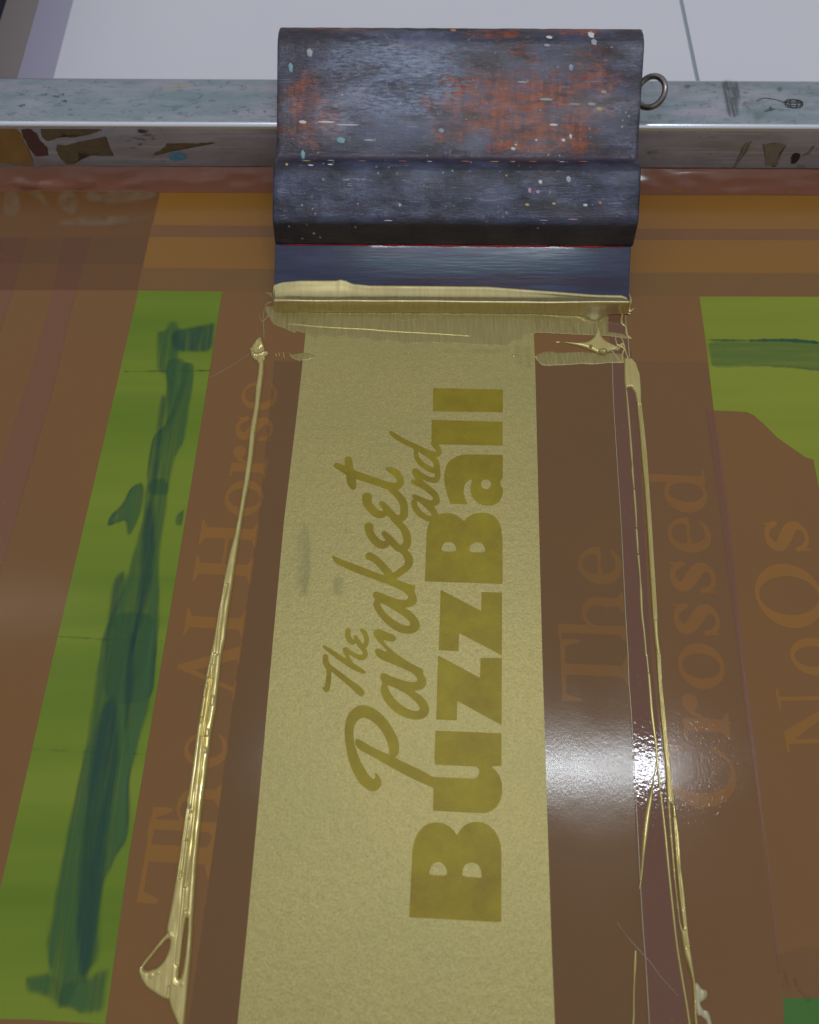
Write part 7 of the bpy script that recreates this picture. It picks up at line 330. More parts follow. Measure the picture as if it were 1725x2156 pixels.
# squeegee wood: years of dried ink over bare wood, some gloss and shade painted in
M = Mt('ink_stained_wood')
fine = M.noise((240, 1100, 600), detail=6, rough=.75); mid = M.noise((60, 90, 90), detail=5, rough=.65); mid2 = M.noise((45, 70, 70), detail=5, rough=.65, loc=(.3, .1, .7)); big = M.noise((22, 30, 30), detail=4, loc=(.11, .23, .5))
vert = M.noise((420, 60, 200), detail=4, rough=.6)
c = M.mix(M.ramp(mid, [(.36, .0), (.62, 1.0)]), lin(24, 16, 34), lin(62, 66, 104))
c = M.mix(M.ramp(mid2, [(.5, .0), (.66, .7)]), c, lin(74, 42, 76))
c = M.mix(M.ramp(fine, [(.54, .0), (.70, .6)]), c, lin(140, 148, 176))
c = M.mix(M.ramp(M.noise((200, 800, 400), detail=6, rough=.75, loc=(3, 3, 3)), [(.54, .0), (.64, .75)]), c, lin(34, 26, 36))
c = M.mix(M.ramp(M.noise((130, 260, 300), detail=5, rough=.7, loc=(5, 8, 3)), [(.6, .0), (.7, .6)]), c, lin(104, 84, 116))
c = M.mix(M.ramp(M.noise((70, 160, 160), detail=6, rough=.75, loc=(1, 8, 7)), [(.6, .0), (.68, .6)]), c, lin(124, 70, 44))
wood = M.mix(M.ramp(vert, [(.35, .0), (.65, 1.0)]), lin(118, 52, 16), lin(184, 88, 14))
edge = M.math('ADD', M.math('MULTIPLY', fine, .55), M.math('MULTIPLY', mid, .45))
c = M.mix(M.ramp(big, [(.4, .7), (.6, .0)]), c, lin(40, 30, 36))
scr_ = M.noise((30, 5200, 900), detail=2, loc=(.7, .1, 0)); c = M.mix(M.ramp(scr_, [(.66, .0), (.72, .5)]), c, lin(170, 176, 196))
pale = M.blob((.058, .103, 0), (.036, .024, .03), edge, 1.2)  # pale stain with the gloss highlight of the upper face painted in
c = M.mix(M.math('MULTIPLY', pale, M.ramp(fine, [(.42, .1), (.6, .9)])), c, lin(150, 166, 190))
for cx, cy, rx, ry in ((.015, .089, .012, .014), (.108, .093, .026, .020), (.122, .078, .018, .012), (.140, .097, .014, .016), (.1, .1255, .012, .004), (.137, .127, .022, .004), (.03, .127, .02, .003), (.085, .088, .012, .010)):
    c = M.mix(M.math('MULTIPLY', M.blob((cx, cy, 0), (rx, ry, .03), edge, 1.5), M.ramp(M.noise((120, 380, 300), detail=6, rough=.7, loc=(4, 4, 1)), [(.38, .95), (.6, .15)])), c, wood)
for cx, cy, rx, ry in ((.05, .128, .025, .003), (.0825, .1275, .02, .002), (.118, .128, .014, .002)):
    c = M.mix(M.blob((cx, cy, -.004), (rx, ry, .008), mid, 1.0), c, lin(38, 32, 36))
for cx, cy, rx, ry in ((.027, .087, .010, .010), (.15, .093, .016, .006), (.036, .0975, .01, .006)):
    c = M.mix(M.math('MULTIPLY', M.blob((cx, cy, 0), (rx, ry, .03), edge, 1.9), M.ramp(fine, [(.42, .05), (.58, .75)])), c, lin(156, 152, 168))
yv = M.n('SeparateXYZ', {0: M.tc.outputs['Object']}).outputs['Y']
low = M.n('MapRange', {'Value': yv, 'From Min': .069, 'From Max': .066}).outputs[0]
cl = M.mix(M.ramp(mid, [(.36, .0), (.62, 1.0)]), lin(22, 22, 42), lin(52, 58, 92))
cl = M.mix(M.ramp(fine, [(.6, .0), (.76, .5)]), cl, lin(140, 148, 172))
c = M.mix(low, c, cl)
c = M.mix(M.ramp(M.noise((34, 110, 90), detail=6, rough=.72, loc=(2, 5, 6)), [(.5, .0), (.62, .8)]), c, lin(30, 20, 30))
c = M.mix(M.ramp(M.noise((90, 500, 90), detail=6, rough=.75, loc=(8, 5, 6)), [(.62, .0), (.68, .7)]), c, lin(150, 140, 160))
under = M.n('MapRange', {'Value': M.math('ADD', yv, M.math('MULTIPLY', mid, .0012)), 'From Min': .0398, 'From Max': .0386}).outputs[0]  # shade of the down-facing chamfer, painted near black
c = M.mix(under, c, M.mix(mid2, lin(22, 20, 24), lin(44, 34, 34)))
groove_shade = M.math('MULTIPLY', M.n('MapRange', {'Value': yv, 'From Min': .0672, 'From Max': .0684}).outputs[0], M.n('MapRange', {'Value': yv, 'From Min': .0735, 'From Max': .0705}).outputs[0])  # shade inside the cove, darkened in the colour
c = M.mix(M.math('MULTIPLY', groove_shade, .75), c, M.mix(mid2, lin(44, 36, 52), lin(70, 52, 70)))
sp_ = M.n('TexVoronoi', {'Vector': M.co((1, 1, 1)), 'Scale': 260.0, 'Randomness': 1.0}); spd = M.ramp(sp_.outputs['Distance'], [(.10, 1.0), (.16, .0)])
spn = M.ramp(M.noise(k=70, detail=2, loc=(.5, .5, 0)), [(.55, .0), (.62, 1.0)])
spc = M.mix(.45, sp_.outputs['Color'], lin(200, 210, 220))
c = M.mix(M.math('MULTIPLY', M.math('MULTIPLY', spd, spn), .45), c, spc)
h = M.math('ADD', M.math('MULTIPLY', fine, .6), M.math('ADD', M.math('MULTIPLY', vert, .3), M.math('MULTIPLY', mid, 1.2)))
M.P(Base_Color=c, Roughness=.42, Specular_IOR_Level=.35, Coat_Weight=M.ramp(mid, [(.35, .3), (.65, 1.0)]), Coat_Roughness=.1, Coat_Normal=M.bump(h, .00028), Normal=M.bump(h, .0006)); m_wood = M.m
M = Mt('stained_rubber_blade')
s1 = M.noise((18, 120, 100), detail=4); y2 = M.n('SeparateXYZ', {0: M.tc.outputs['Object']}).outputs['Y']
c = M.mix(M.ramp(s1, [(.35, .0), (.7, 1.0)]), lin(34, 38, 64), lin(52, 60, 92))
c = M.mix(M.blob((.095, .022, 0), (.05, .006, .02), s1, .8), c, lin(42, 66, 88))
c = M.mix(M.blob((.11, .014, 0), (.045, .004, .02), s1, .8), c, lin(46, 36, 62))
M.P(Base_Color=c, Roughness=M.ramp(s1, [(.3, .2), (.7, .36)]), Coat_Weight=.2, Normal=M.bump(M.noise((60, 700, 400), detail=3), .00008)); m_blade = M.m
m_redline = plain('dried_red_ink', lin(190, 30, 46), .6, k=900)
M = Mt('dried_ink_specks'); at = M.n('Attribute', attribute_name='Col'); M.P(Base_Color=at.outputs['Color'], Roughness=.35); m_speck = M.m
m_line = plain('pale_film_edge', lin(206, 196, 150), .3)
m_fibre = plain('pale_scratch', lin(176, 156, 132), .3)
# ------------------------------------------------------------------ table
def box(name, x0, x1, y0, y1, z0, z1, mat, parent=None, bev=0):
    vs = [(x*MMS, y*MMS, z*MMS) for z in (z0, z1) for x, y in ((x0, y0), (x1, y0), (x1, y1), (x0, y1))]
    o = mesh(name, vs, [(3, 2, 1, 0), (4, 5, 6, 7), (0, 1, 5, 4), (1, 2, 6, 5), (2, 3, 7, 6), (3, 0, 4, 7)], mat, parent)
    if bev:
        b = o.modifiers.new('b', 'BEVEL'); b.width = bev*MMS; b.segments = 4; b.limit_method = 'ANGLE'
        for p in o.data.polygons: p.use_smooth = True
    return o
tb = empty('tabletop', (0, 0, -.006)); tag(tb, kind='structure')
def tpart(*a, **k):
    o = box(*a, parent=tb, **k); o.location = (0, 0, .006); return o
tpart('edge_and_shade_strip', -217.0, -197, -500, 1400, -26, -6, m_shadow_band)  # soft shadow band beside the rail, painted as a lilac strip of the table
tpart('panel', -196.95, 158, -500, 1400, -26, -6, m_white)
tpart('panel', 160.2, 1200, -500, 1400, -26, -6, m_white)
tpart('joint_strip', 158.05, 160.15, -500, 1400, -26, -6.5, m_seal)
tpart('edge_and_shade_strip', -236, -217.05, -500, 1400, -26, -5.8, m_taupe)
rl = box('side_rail', -300, -236.2, 366, 1400, -26, 62, m_rail, bev=2)
tag(rl, 'dark blue rail standing at the far left edge of the white tabletop', 'rail')
# ------------------------------------------------------------------ screen
scr = empty('printing_screen', (0, .05, 0))
tag(scr, 'silk screen in a stained metal frame, brown and green mesh with ghost lettering', 'printing screen')
def adopt(o):
    o.location = (0, -.05, 0); return o
fa = D['flat']
def far_y(x): return 323.6 - x*0.00545
adopt(mesh('stencil_mesh', [(x*MMS, y*MMS, 0) for x, y in ((-330, -330), (330, -330), (330, far_y(330)+.5), (-330, far_y(-330)+.5))], [(0, 1, 2, 3)], m_mem, scr))
def bar(p0, p1, w_, h_=28.5):
    (x0, y0), (x1, y1) = p0, p1; L = math.hypot(x1-x0, y1-y0); ux, uy = (x1-x0)/L, (y1-y0)/L; nx, ny = -uy, ux
    vs = []
    for z_ in (-1.5, h_):
        for a, b in ((0, 0), (L, 0), (L, w_), (0, w_)): vs.append(((x0+ux*a+nx*b)*MMS, (y0+uy*a+ny*b)*MMS, z_*MMS))
    o = mesh('frame_bar', vs, [(3, 2, 1, 0), (4, 5, 6, 7), (0, 1, 5, 4), (1, 2, 6, 5), (2, 3, 7, 6), (3, 0, 4, 7)], m_alu, scr)
    b = o.modifiers.new('b', 'BEVEL'); b.width = 2.2*MMS; b.segments = 5
    for p in o.data.polygons: p.use_smooth = True
    return adopt(o)
bar((-363, far_y(-363)), (363, far_y(363)), 32.5)
bar((-330.2, -330), (-330.2, far_y(-330)-.1), 32.5); bar((363, -330), (363, far_y(363)-.1), 32.5)
bar((-363, -363), (363, -363), 32.5)
def fl(name, key, z, mat, label=None):
    o = adopt(flat(name, fa[key], z, mat, scr))
    if label: o['label'] = label
    return o
def clip(pts, x0=-329, x1=329, y0=-320):
    return [(min(max(p[0], x0), x1), max(p[1], y0)) for p in pts]
for k in fa: fa[k] = clip(fa[k])
fl('emulsion_band', 'band_orange_a', .04, m_orange); fl('emulsion_band', 'band_pink', .04, m_pink)
fl('emulsion_band', 'band_orange_b', .04, m_orange); fl('emulsion_band', 'band_dark', .04, m_dark)
fl('mesh_window', 'green_left', .06, m_green, 'yellow green strip brushed with dark teal filler')
fl('mesh_window', 'green_right', .06, m_green2, 'olive green window crossed by a teal brush band')
fl('mesh_window', 'green_corner', .06, m_greend, 'deep green corner at the lower right')
fl('tape_strip', 'purple_left', .07, m_purple2); fl('tape_strip', 'purple_edge', .075, m_purple2)
fl('tape_strip', 'line_right', .08, m_purple2, 'narrow purple brown tape edge right of the lettering')
fl('tape_strip', 'tape_corner', .10, m_tapeh, 'hazy wrinkled brown tape at the upper left corner')
fl('tape_strip', 'tape_corner_b', .13, m_tape)
fl('tape_strip', 'purple_right', .12, m_purple, 'glossy dark purple strip under the right gold trails')
fl('tape_strip', 'tape_right', .10, m_tape); fl('tape_strip', 'tape_low', .10, m_tape)
fl('clear_film', 'film', .11, m_film, 'clear film around the paper strip')
for key, txt in (('horse', 'The AI Horse'), ('the', 'The'), ('crossed', 'Crossed'), ('noos', 'No Os')):
    o = adopt(sheet('stencil_lettering', D[key], .3, .05, m_ghost, scr)); o['label'] = 'faint orange serif lettering reading ' + txt
def brush(p, z_, mat, soft=1.3):
    X, Y, F = field([([p], [], [])], .55)
    F = F+.5*np.array([[noise.noise(Vector((x*.5, y*.12, z_*50))) if abs(f) < 2 else 0 for x, y, f in zip(rx, ry, rf)] for rx, ry, rf in zip(X, Y, F)])
    o = march('brush_stroke', X, Y, F, np.full(F.shape, z_), mat, scr); me = o.data
    a = me.attributes.new('Soft', 'FLOAT', 'POINT'); ed = me.attributes.new('Edge', 'FLOAT', 'POINT')
    for k, v_ in enumerate(me.vertices):
        i = (v_.co.x/MMS-X[0, 0])/.55; j = (v_.co.y/MMS-Y[0, 0])/.55; i0 = int(i); j0 = int(j)
        i1 = min(i0+1, F.shape[1]-1); j1 = min(j0+1, F.shape[0]-1); fi = i-i0; fj = j-j0
        f = (F[j0, i0]*(1-fi)+F[j0, i1]*fi)*(1-fj)+(F[j1, i0]*(1-fi)+F[j1, i1]*fi)*fj
        ed.data[k].value = math.exp(-((-f-.9)/.6)**2)*max(0, min(1, -.1+noise.noise(Vector((v_.co.x*60, v_.co.y*25, z_*90)))*2.4))
        t = min(1, max(0, -f/soft)); a.data[k].value = t*t*(3-2*t)
    return adopt(o)
for i, p in enumerate(D['brush']): brush(p, .07+.004*i, m_teald if i in (1, 6, 10, 12, 14, 16) else m_teal, 2.6 if i in (0, 1, 6, 8, 9, 10) or i > 10 else 1.8)
for i, p in enumerate(D['brush_right']): brush(p, .07+.004*i, m_tealrd if i else m_tealr, .6 if i else 1.6)
m_res = brush_mat('pale_tape_residue', lin(150, 132, 112), lin(170, 140, 100), .05, .5, (160, 110, 1))
for k_, p in enumerate(D['residue']): brush(p, .16+.004*k_, m_res, 2.5)
for k_, p in enumerate(D['wrinkle']): o = adopt(relief('tape_wrinkle', [([], [], [p])], .16, .7, .6, m_tape, z0=.12, blur=2)); o.parent = scr; o.location = (0, -.05, 0)
# rounded glue ridge along the foot of the far bar
def ridge(name, x0, x1, yc, r, hgt, mat, n=80, wob=.2):
    vs = []; fs = []; ks = 9
    for i in range(n+1):
        x = x0+(x1-x0)*i/n
        for k in range(ks):
            a = math.pi*k/(ks-1); wv = 1+wob*noise.noise(Vector((x*.05, yc, 0)))
            vs.append((x*MMS, (yc(x) if callable(yc) else yc)*MMS - math.cos(a)*r*MMS, (.02+math.sin(a)*hgt*wv)*MMS))
    for i in range(n):
        for k in range(ks-1): fs.append((i*ks+k, (i+1)*ks+k, (i+1)*ks+k+1, i*ks+k+1))
    return adopt(mesh(name, vs, fs, mat, scr, True))
def wr(name, x0, x1, y0, y1, h0, mat, nx=90, seed=0., amp=.0):
    """tape draped from the bar's foot down on to the mesh"""
    vs = []; fs = []; ny = 14
    for i in range(nx+1):
        x = x0+(x1-x0)*i/nx
        for j in range(ny+1):
            t = j/ny; y = y0+(y1-y0)*t
            zz = .14+h0*(t**2.2)*(1+.25*noise.noise(Vector((x*.05, seed, 0)))) + amp*noise.noise(Vector((x*.07+seed, y*.15, 0)))*math.sin(math.pi*t)
            vs.append((x*MMS, (y + (far_y(x)-323.6))*MMS, zz*MMS))
    for i in range(nx):
        for j in range(ny): a = i*(ny+1)+j; fs.append((a, a+ny+1, a+ny+2, a+1))
    return adopt(mesh(name, vs, fs, mat, scr, True))
wr('frame_tape', -329, 329, 309.5, 323.3, 3.3, m_red, amp=.9, nx=260)
o = wr('frame_tape', -300, -125, 311, 322.9, 6.0, m_tape, amp=.5, seed=3.); o['label'] = 'glossy loose tape fold at the left foot of the bar'
# scraps stuck on the front face of the far bar (x, z outlines)
def scrap(name, pts, mat, off, jit=.45):
    q_ = []
    for a, b in zip(pts, pts[1:]+pts[:1]):
        k = max(1, int(math.hypot(b[0]-a[0], b[1]-a[1])/.7))
        q_ += [(a[0]+(b[0]-a[0])*i/k, a[1]+(b[1]-a[1])*i/k) for i in range(k)]
    pts = [(x+jit*noise.noise(Vector((x*.9, z_*.9, off*9)))*1.6, min(25.8, z_+jit*noise.noise(Vector((x*.9, z_*.9, 7+off*9)))*1.6)) for x, z_ in q_]
    bm = bmesh.new(); vs = [bm.verts.new((x*MMS, (far_y(x)-off)*MMS, z_*MMS)) for x, z_ in pts]
    f = bm.faces.new(vs); bmesh.ops.triangulate(bm, faces=bm.faces)
    me = bpy.data.meshes.new(name); bm.to_mesh(me); bm.free(); me.materials.append(getattr(mat, "m", mat))
    return adopt(link(bpy.data.objects.new(name, me), scr))
m_blot = plain('dark_dried_ink', lin(50, 46, 42), .5)
m_smudge = plain('grey_brown_smudge', lin(138, 126, 108), .5)
m_topsm = brush_mat('dark_grey_smudge', lin(60, 66, 66), lin(100, 104, 96), .05, .75, (500, 60, 1))
fr = D['front']
scrap('tape_scrap', [(max(x, -329), min(z_, 26)) for x, z_ in fr['tan']], m_tan, .10); scrap('tape_scrap', fr['olive'], m_olive, .08); scrap('tape_scrap', fr['olive_b'], m_olive, .12)
scrap('tape_scrap', fr['maroon'], m_maroon, .14); scrap('tape_scrap', fr['sliver'], m_olive, .09); scrap('ink_spot', fr['blue'], m_blue, .07)
scrap('tape_scrap', [(-180, 3.2), (-30, 3.9), (329, 3.9), (329, 3.2), (-30, 3.1), (-180, 2.3)], m_brownline, .1, .2)
for k_, p in enumerate(fr['blots']): scrap('ink_spot', p, m_smudge if k_ > 1 else m_blot, .16+.01*k_, .5)
for k_, p in enumerate(D['top_blots']): brush(p, 28.56+.01*k_, m_topsm, 2.0)
m_dummy = None
# curled wire and smudges on the bar's top right
def tube(name, pts, r, mat, parent=None, seg=8, cyc=False):
    cu = bpy.data.curves.new(name, 'CURVE'); cu.dimensions = '3D'; cu.bevel_depth = 1.0*MMS; cu.bevel_resolution = 3; cu.use_fill_caps = True
    s = cu.splines.new('POLY'); s.points.add(len(pts)-1)
    for i, p in enumerate(pts):
        s.points[i].co = (p[0]*MMS, p[1]*MMS, p[2]*MMS, 1); s.points[i].radius = r[i] if isinstance(r, (list, tuple)) else r
    o = bpy.data.objects.new('tmp', cu); sc.collection.objects.link(o)
    dg = bpy.context.evaluated_depsgraph_get(); me = bpy.data.meshes.new_from_object(o.evaluated_get(dg)); bpy.data.objects.remove(o)
    me.name = name; me.materials.clear(); me.materials.append(getattr(mat, "m", mat))
    for p in me.polygons: p.use_smooth = True
    return link(bpy.data.objects.new(name, me), parent)
random.seed(4)
m_black = plain('dried_black_ink', lin(44, 42, 44), .5)
pts = []
for i in range(60):
    a = i*.55; rr = 1.0+2.6*abs(math.sin(i*.37)); pts.append((186+rr*math.cos(a)*1.3-i*.02, 338+rr*math.sin(a)*.9, 28.62))
o = adopt(tube('ink_scribble', [(168, 340, 28.6), (172, 342, 28.6), (177, 341, 28.6), (181, 339, 28.6)]+pts, .13, m_black, scr))
# ------------------------------------------------------------------ paper and title
pp = flat('paper_strip', fa['paper'], .14, m_paper)
tag(pp, 'long pale gold paper strip under the mesh, printed with a rotated title', 'paper')
lt = sheet('printed_title', D['title'], .3, .16, m_letter, pp)
m_sm = brush_mat('faint_green_smudge', lin(110, 122, 92), lin(130, 134, 96), .0, .22, (300, 40, 1))
for k_, p in enumerate(D['paper_smudges']): o = brush(p, .15+.0015*k_, m_sm, 3.0); o.name = 'smudge'; o.parent = pp; o.location = (0, 0, 0)
m_crease = brush_mat('dark_green_crease', lin(50, 84, 20), lin(60, 90, 30), .1, .4, (20, 300, 1))
for k_, p in enumerate(D['creases']): o = brush(p, .066+.001*k_, m_crease, .8); o.name = 'crease'
# thin pale line: edge of the clear film
def ribbon(name, S, z_, mat, parent=None, thick=.06):
    vs = []; fs = []
    for i, (x, y, r) in enumerate(S):
        a = S[max(0, i-1)]; b = S[min(len(S)-1, i+1)]; dx, dy = b[0]-a[0], b[1]-a[1]; L = math.hypot(dx, dy) or 1; nx, ny = -dy/L, dx/L
        vs += [((x+nx*r)*MMS, (y+ny*r)*MMS, z_*MMS), (x*MMS, y*MMS, (z_+thick)*MMS), ((x-nx*r)*MMS, (y-ny*r)*MMS, z_*MMS)]
        if i: q = 3*(i-1); fs += [(q, q+1, q+4, q+3), (q+1, q+2, q+5, q+4)]
    return mesh(name, vs, fs, mat, parent, True)
adopt(ribbon('film_edge', [(p[0], p[1], p[2]*.75) for p in D['edge_line']], .14, m_line, scr))
fb = ribbon('fibre', D['fibre'], .2, m_fibre, None, .15); tag(fb, 'thin pale fibre lying across the lower end of the purple strip', 'fibre')
sc2 = adopt(ribbon('scratch', D['fibre_b'], .1, m_fibre, scr, .02))
# ------------------------------------------------------------------ gold ink
G1 = 'gold ink trails left on the mesh'
o = relief('ink_trail', D['trail_left'], .2, 1.25, 1.2, m_gold, grooves=D['trail_left_grooves'], beads=D['trail_left_beads'], rough=.12, gd=.38)
tag(o, 'thick wet gold ink trail left of the paper, with a looped spike at the bottom', 'ink trail', G1)
o = relief('ink_blob', D['blob_left'], .2, .9, 1.0, m_gold, beads=D['blob_left_beads'], rough=.5, seed=4, blur=3)
tag(o, 'crumpled gold ink blob on top of the left ink trail', 'ink blob')
o = relief('ink_trail', D['trail_right'], .2, 1.1, .9, m_gold, grooves=D['trail_right_grooves'], rough=.1, seed=9, gw=.25, blur=3)
tag(o, 'longest right gold ink trail, ridged and forking, below a fat drop', 'ink trail', G1)
o = relief('ink_trail', D['thin_right'], .14, .45, .5, m_gold, blur=1)
tag(o, 'thin broken gold ink thread between the pale film edge and the long right trail', 'ink trail', G1)
o = relief('ink_trail', D['thin_low'], .16, .5, .5, m_gold, blur=1)
tag(o, 'thin gold ink thread reaching the bottom edge just left of the forked trail', 'ink trail', G1)
o = relief('ink_drip', D['drip_mid'], .16, 1.1, 1.3, m_gold)
tag(o, 'spindle shaped gold ink drip on the purple strip below the glare', 'ink drip')
o = relief('ink_drip', D['drip_low'], .16, .5, .6, m_gold, blur=1)
tag(o, 'short gold ink drip at the bottom edge between paper and purple strip', 'ink drip')
o = relief('ink_flake', D['flag'], .2, .35, .6, gold_mat('pale_gold_skin', (.55, .5, .3, 1), .35, .3).m, rough=.3, seed=2)
tag(o, 'pale torn ink flake at the right side of the forked trail near the bottom', 'ink flake')
o = relief('ink_smear', D['smear'], .3, .10, .8, m_smear, z0=.18); tag(o, 'thin translucent gold smear spreading in front of the squeegee blade', 'ink smear')
o = relief('ink_smear', D['smear_low'], .25, .14, .5, m_smear, z0=.18); tag(o, 'toothed gold smear right of the paper below the star shaped splash', 'ink smear')
o = relief('ink_smear', D['smear_left'], .25, .14, .5, m_smear, z0=.18); tag(o, 'small gold smear at the upper left edge of the paper', 'ink smear')
o = relief('ink_ridge', D['ridge'], .2, .6, .7, m_gold, z0=.24); tag(o, 'long narrow raised gold ink ridge in front of the blade', 'ink ridge')
o = relief('ink_splash', D['star'], .2, .9, 1.2, m_gold, beads=D['star_beads'], z0=.24, bh=1.6); tag(o, 'star shaped gold ink splash with a round bead, right of the paper top', 'ink splash')
o = relief('ink_strings', D['fringe'], .14, .35, .4, m_gold, z0=.24); tag(o, 'tangled gold ink strings below the right end of the blade', 'ink strings')
o = relief('ink_strings', D['fringe_left'], .14, .25, .3, m_smear, z0=.2); tag(o, 'faint gold ink strings below the left end of the blade', 'ink strings')
o = relief('ink_flecks', [([], [], D['ticks'])], .14, .25, .25, m_gold, z0=.2); tag(o, 'row of tiny gold ink flecks across the top of the paper', 'ink flecks', None, 'stuff')
o = relief('ink_droplet', [([], [], [D['droplet']])], .14, .5, .8, m_gold, z0=.2); tag(o, 'round gold ink droplet near the upper right corner of the paper', 'ink droplet')
# ------------------------------------------------------------------ squeegee
q = D['sq']; W_, L_ = q['W'], q['L']; SH = q['shear']; D['spots'] = [(a, b_, rx*(.62 if rx < 3.5 else .42), ry*.6, c) for a, b_, rx, ry, c in D['spots']]
U = Vector(q['u']); V = Vector(q['v']); N = Vector(q['n'])
mw = Matrix(((U.x, V.x, N.x, q['o'][0]*MMS), (U.y, V.y, N.y, q['o'][1]*MMS), (U.z, V.z, N.z, .0003), (0, 0, 0, 1)))
sq = empty('squeegee'); sq.matrix_world = mw
tag(sq, 'ink stained wooden squeegee with a blue rubber blade, leaning on the frame bar', 'squeegee')
prof = [(30.5, .7), (31.5, 1.4), (35, 4.6), (37.6, 6.9), (38.6, 7.5), (40.5, 7.9), (50, 8.2), (56, 8.5), (60, 8.5), (62.5, 8.1), (64.5, 7.1), (66, 5.6), (67.2, 4.0), (68.3, 2.3), (69.6, 1.6), (71, 1.8), (75, 2.0), (88, 1.9), (100, 2.2), (110, 3.0), (118, 3.5), (121.5, 3.1), (124.8, 1.7), (127.7, -.8), (129.0, -3.6), (129.1, -9), (128.4, -13), (126.5, -15.4), (120, -16.3), (60, -16.3), (45, -15), (34, -11), (31.5, -8.5), (30.5, -6.6)]
def front_n(v_):
    fp = prof[:25]; return float(np.interp(v_, [p[0] for p in fp], [p[1] for p in fp]))
# resample the profile finely so dents show
pr = []
for a, b in zip(prof, prof[1:]+prof[:1]):
    k = max(1, int(math.hypot(b[0]-a[0], b[1]-a[1])/1.2))
    pr += [(a[0]+(b[0]-a[0])*i/k, a[1]+(b[1]-a[1])*i/k) for i in range(k)]
NU = 150; cv = sum(p[0] for p in prof)/len(prof); cn = -6
us = [0, .25, .7, 1.4]+list(np.linspace(2.2, W_+.2-1.2, NU))+[W_+.2-.5, W_+.2-.1, W_+.35]
ins = [.9, .35, .1, .02]+[0]*NU+[.1, .4, 1.0]
vs = []; fs = []; n_ = len(pr)
for u_, k_ in zip(us, ins):
    for v_, nn in pr:
        dv, dn = v_-cv, nn-cn; L = math.hypot(dv, dn)
        s_ = 1-k_/L
        dz = .22*noise.noise(Vector((u_*.05, v_*.07, nn*.05)))+.12*noise.noise(Vector((u_*.25, v_*.35, 5)))
        vv = cv+dv*s_; v2 = vv + (.18*noise.noise(Vector((u_*.18, 1, 1))) if v_ < 41 or v_ > 124 else 0)
        vs.append(((u_+SH*v_)*MMS, v2*MMS, (cn+dn*s_+dz)*MMS))
for i in range(len(us)-1):
    for k in range(n_): fs.append((i*n_+k, i*n_+(k+1) % n_, (i+1)*n_+(k+1) % n_, (i+1)*n_+k))
fs.append(tuple(range(n_))[::-1]); fs.append(tuple((len(us)-1)*n_+k for k in range(n_)))
hd = mesh('handle', vs, fs, m_wood, sq, True)
bm = bmesh.new(); bm.from_mesh(hd.data); bmesh.ops.recalc_face_normals(bm, faces=bm.faces); bm.to_mesh(hd.data); bm.free()
bl = box('blade', 0, W_-.6, .5, 33, -6.2, 0, m_blade, sq, bev=.5)
for v_ in bl.data.vertices: v_.co.x += SH*v_.co.y
# dried red ink in the joint
vs = []; fs = []
uu = list(np.linspace(4, W_-4, 160))
for i, u_ in enumerate(uu):
    t = .12+.30*max(0, noise.noise(Vector((u_*.12, 2, 2)))+.12+.3*(u_ > 60)*(u_ < 155))
    for dv, dn in ((-t, .05), (0, .5), (t, .9)): vs.append(((u_+SH*30)*MMS, (30.2+dv)*MMS, (.2+dn*.45)*MMS))
for i in range(len(uu)-1):
    for k in range(2): fs.append((i*3+k, (i+1)*3+k, (i+1)*3+k+1, i*3+k+1))
mesh('red_ink_line', vs, fs, m_redline, sq, True)
# eye screw
cu_, cv_ = 174.2, 102.8; pts = []; a0 = -160
for i in range(41):
    a = R(a0 + i*330/40); pts.append((cu_+6.7*math.cos(a)*.84, cv_+6.9*math.sin(a), -7+6.7*math.cos(a)*.5))
es = tube('eye_screw', [(W_-4, cv_-6.5, -7), (W_+1.5, cv_-6.3, -7.2)] + pts, 1.38, m_steel, sq)
# dried paint: the larger marks, then the specks
COL = dict(w=(.72, .72, .70), g=(.42, .42, .44), d=(.12, .13, .13), o=(.62, .22, .10), r=(.55, .04, .07), b=(.30, .38, .48), p=(.62, .30, .42), y=(.62, .48, .10), t=(.22, .42, .44), v=(.05, .04, .08), c=(.42, .42, .36))
def specks(name, items, parent):
    vs = []; fs = []; cols = []; rnd = random.Random(7)
    for u_, v_, ru, rv, c in items:
        base = len(vs); k = 14; n0 = front_n(v_)+.30
        vs.append((u_*MMS, v_*MMS, (n0+.12)*MMS)); cols.append(c)
        ph = rnd.random()*9
        for i in range(k):
            a = 2*math.pi*i/k; rr = 1+.55*noise.noise(Vector((math.cos(a)*1.2+ph, math.sin(a)*1.2, ph)))+.15*rnd.random()
            vv = v_+rv*rr*math.sin(a); vs.append(((u_+ru*rr*math.cos(a))*MMS, vv*MMS, (front_n(vv)+.16)*MMS)); cols.append(c)
        for i in range(k): fs.append((base, base+1+i, base+1+(i+1) % k))
    o = mesh(name, vs, fs, m_speck, parent, True)
    ca = o.data.color_attributes.new('Col', 'FLOAT_COLOR', 'POINT')
    for i, c in enumerate(cols): ca.data[i].color = (*c, 1)
    return o
for u_, v_, rx, ry, c in D['spots']: specks('paint_mark', [(u_, v_, rx, ry, COL[c])], sq)
rnd = random.Random(11); items = []
for i in range(90):
    v_ = rnd.choice([rnd.uniform(41, 66), rnd.uniform(72, 124), rnd.uniform(72, 124)]); u_ = rnd.uniform(2, W_-2)
    if v_ < 66 and rnd.random() < .4 and u_ < 110: continue
    c = rnd.choice([(.5, .55, .62)]*5+[(.62, .62, .62)]*4+[(.3, .42, .5), (.5, .12, .2), (.45, .3, .5), (.5, .42, .12), (.1, .08, .12), (.06, .05, .1), (.5, .25, .1)])
    s_ = rnd.uniform(.07, .22)*(1 if rnd.random() < .9 else 1.7); items.append((u_, v_, s_*rnd.uniform(.7, 2.6), s_*rnd.uniform(.6, 1.4), c))
sp = specks('ink_specks', items, sq); sp['kind'] = 'stuff'
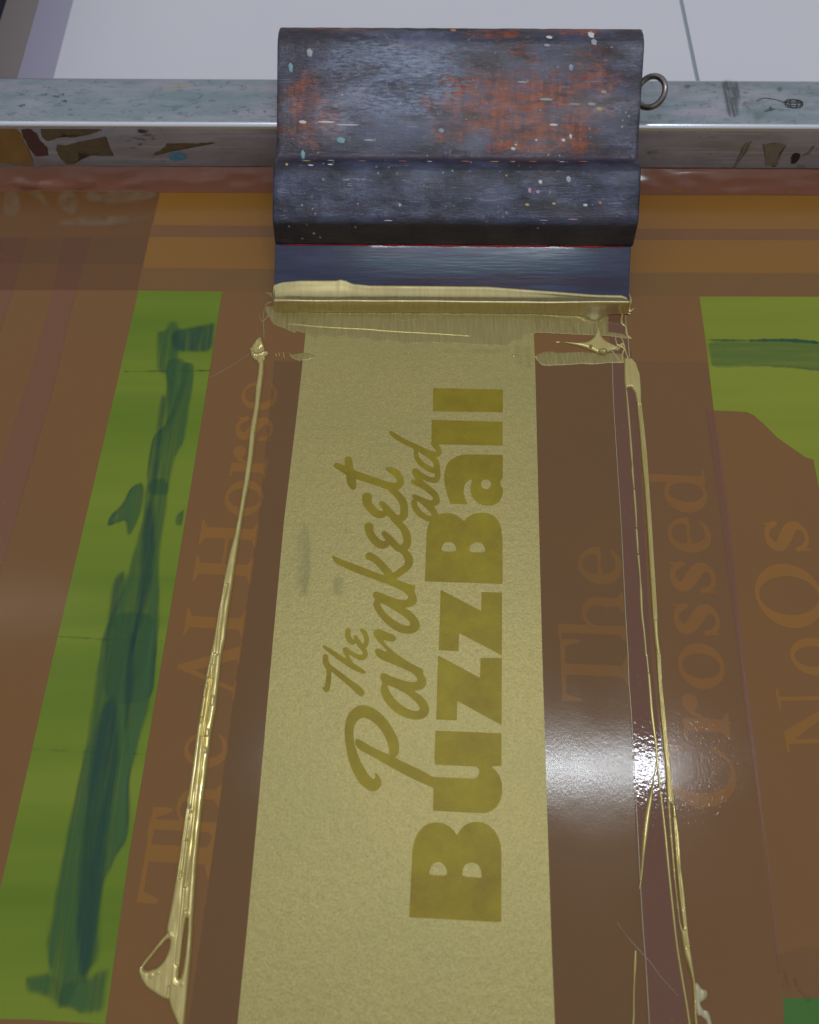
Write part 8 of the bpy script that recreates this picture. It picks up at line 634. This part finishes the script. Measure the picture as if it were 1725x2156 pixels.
# ink bead lying along the blade edge
top = D['ink_top']; vs = []; fs = []; NB = 260; rows = []
for i in range(NB+1):
    u_ = -.5 + (W_+.2)*i/NB
    vt = float(np.interp(u_, [p[0] for p in top], [p[1] for p in top]))
    e_ = min(1, (u_+.5)/1.2, (W_-.3-u_)/1.2); e_ = max(.02, e_)**.5
    sag = 1.7*math.exp(-((u_-148.5)/4.2)**2)+.5*math.exp(-((u_-140)/12)**2)
    fat = (1+.10*noise.noise(Vector((u_*.06, 0, 0)))+(.25 if u_ > 120 else 0)*min(1, max(0, (u_-120)/30)))*e_
    rw = .35*noise.noise(Vector((u_*.035, 9, 0)))
    vt2 = 4.4+(vt-4.4)*(e_ if u_ > 80 else 1)
    P_ = [(vt2+.05, .02), (vt2-.15, .38), (vt2-.6, .55), (vt2-1.6, .75+.12*noise.noise(Vector((u_*.09, 3, 0)))), ((vt2*2+4.4)/3, 1.15*fat+.1), ((vt2+2*4.4)/3, 1.9*fat), (5.5, 3.3*fat), (4.9, 4.5*fat), (4.3, 5.3*fat), (3.7, 5.5*fat), (3.1, 5.0*fat), (2.5, 4.2*fat), (1.9-.3*sag, 3.3*fat+.3*sag), (1.3-.7*sag, 2.4*fat+.4*sag), (.7-1.2*sag, 1.5*fat+.5*sag), (.1-1.6*sag, .8*fat+.75*sag), (-.4-1.7*sag, .4+.8*sag)]
    P_ = [(v_+rw*math.exp(-((v_-3.7)/1.5)**2), nn*(1+.05*noise.noise(Vector((u_*.08, k_*.2, 4))))) for k_, (v_, nn) in enumerate(P_)]
    rows.append(len(P_))
    for v_, nn in P_: vs.append(((u_+SH*max(v_, 0))*MMS, v_*MMS, nn*MMS))
k_ = rows[0]
for i in range(NB):
    for k in range(k_-1): fs.append((i*k_+k, i*k_+k+1, (i+1)*k_+k+1, (i+1)*k_+k))
fs.append(tuple(range(k_))); fs.append(tuple(NB*k_+k for k in range(k_))[::-1])
bd = mesh('ink_bead', vs, fs, m_golddk, None, True); bd.matrix_world = mw
bm = bmesh.new(); bm.from_mesh(bd.data); bmesh.ops.recalc_face_normals(bm, faces=bm.faces); bm.to_mesh(bd.data); bm.free()
ss = bd.modifiers.new('s', 'SUBSURF'); ss.levels = 1; ss.render_levels = 1
tag(bd, 'thick glossy bead of gold ink along the lower edge of the squeegee blade', 'ink bead')
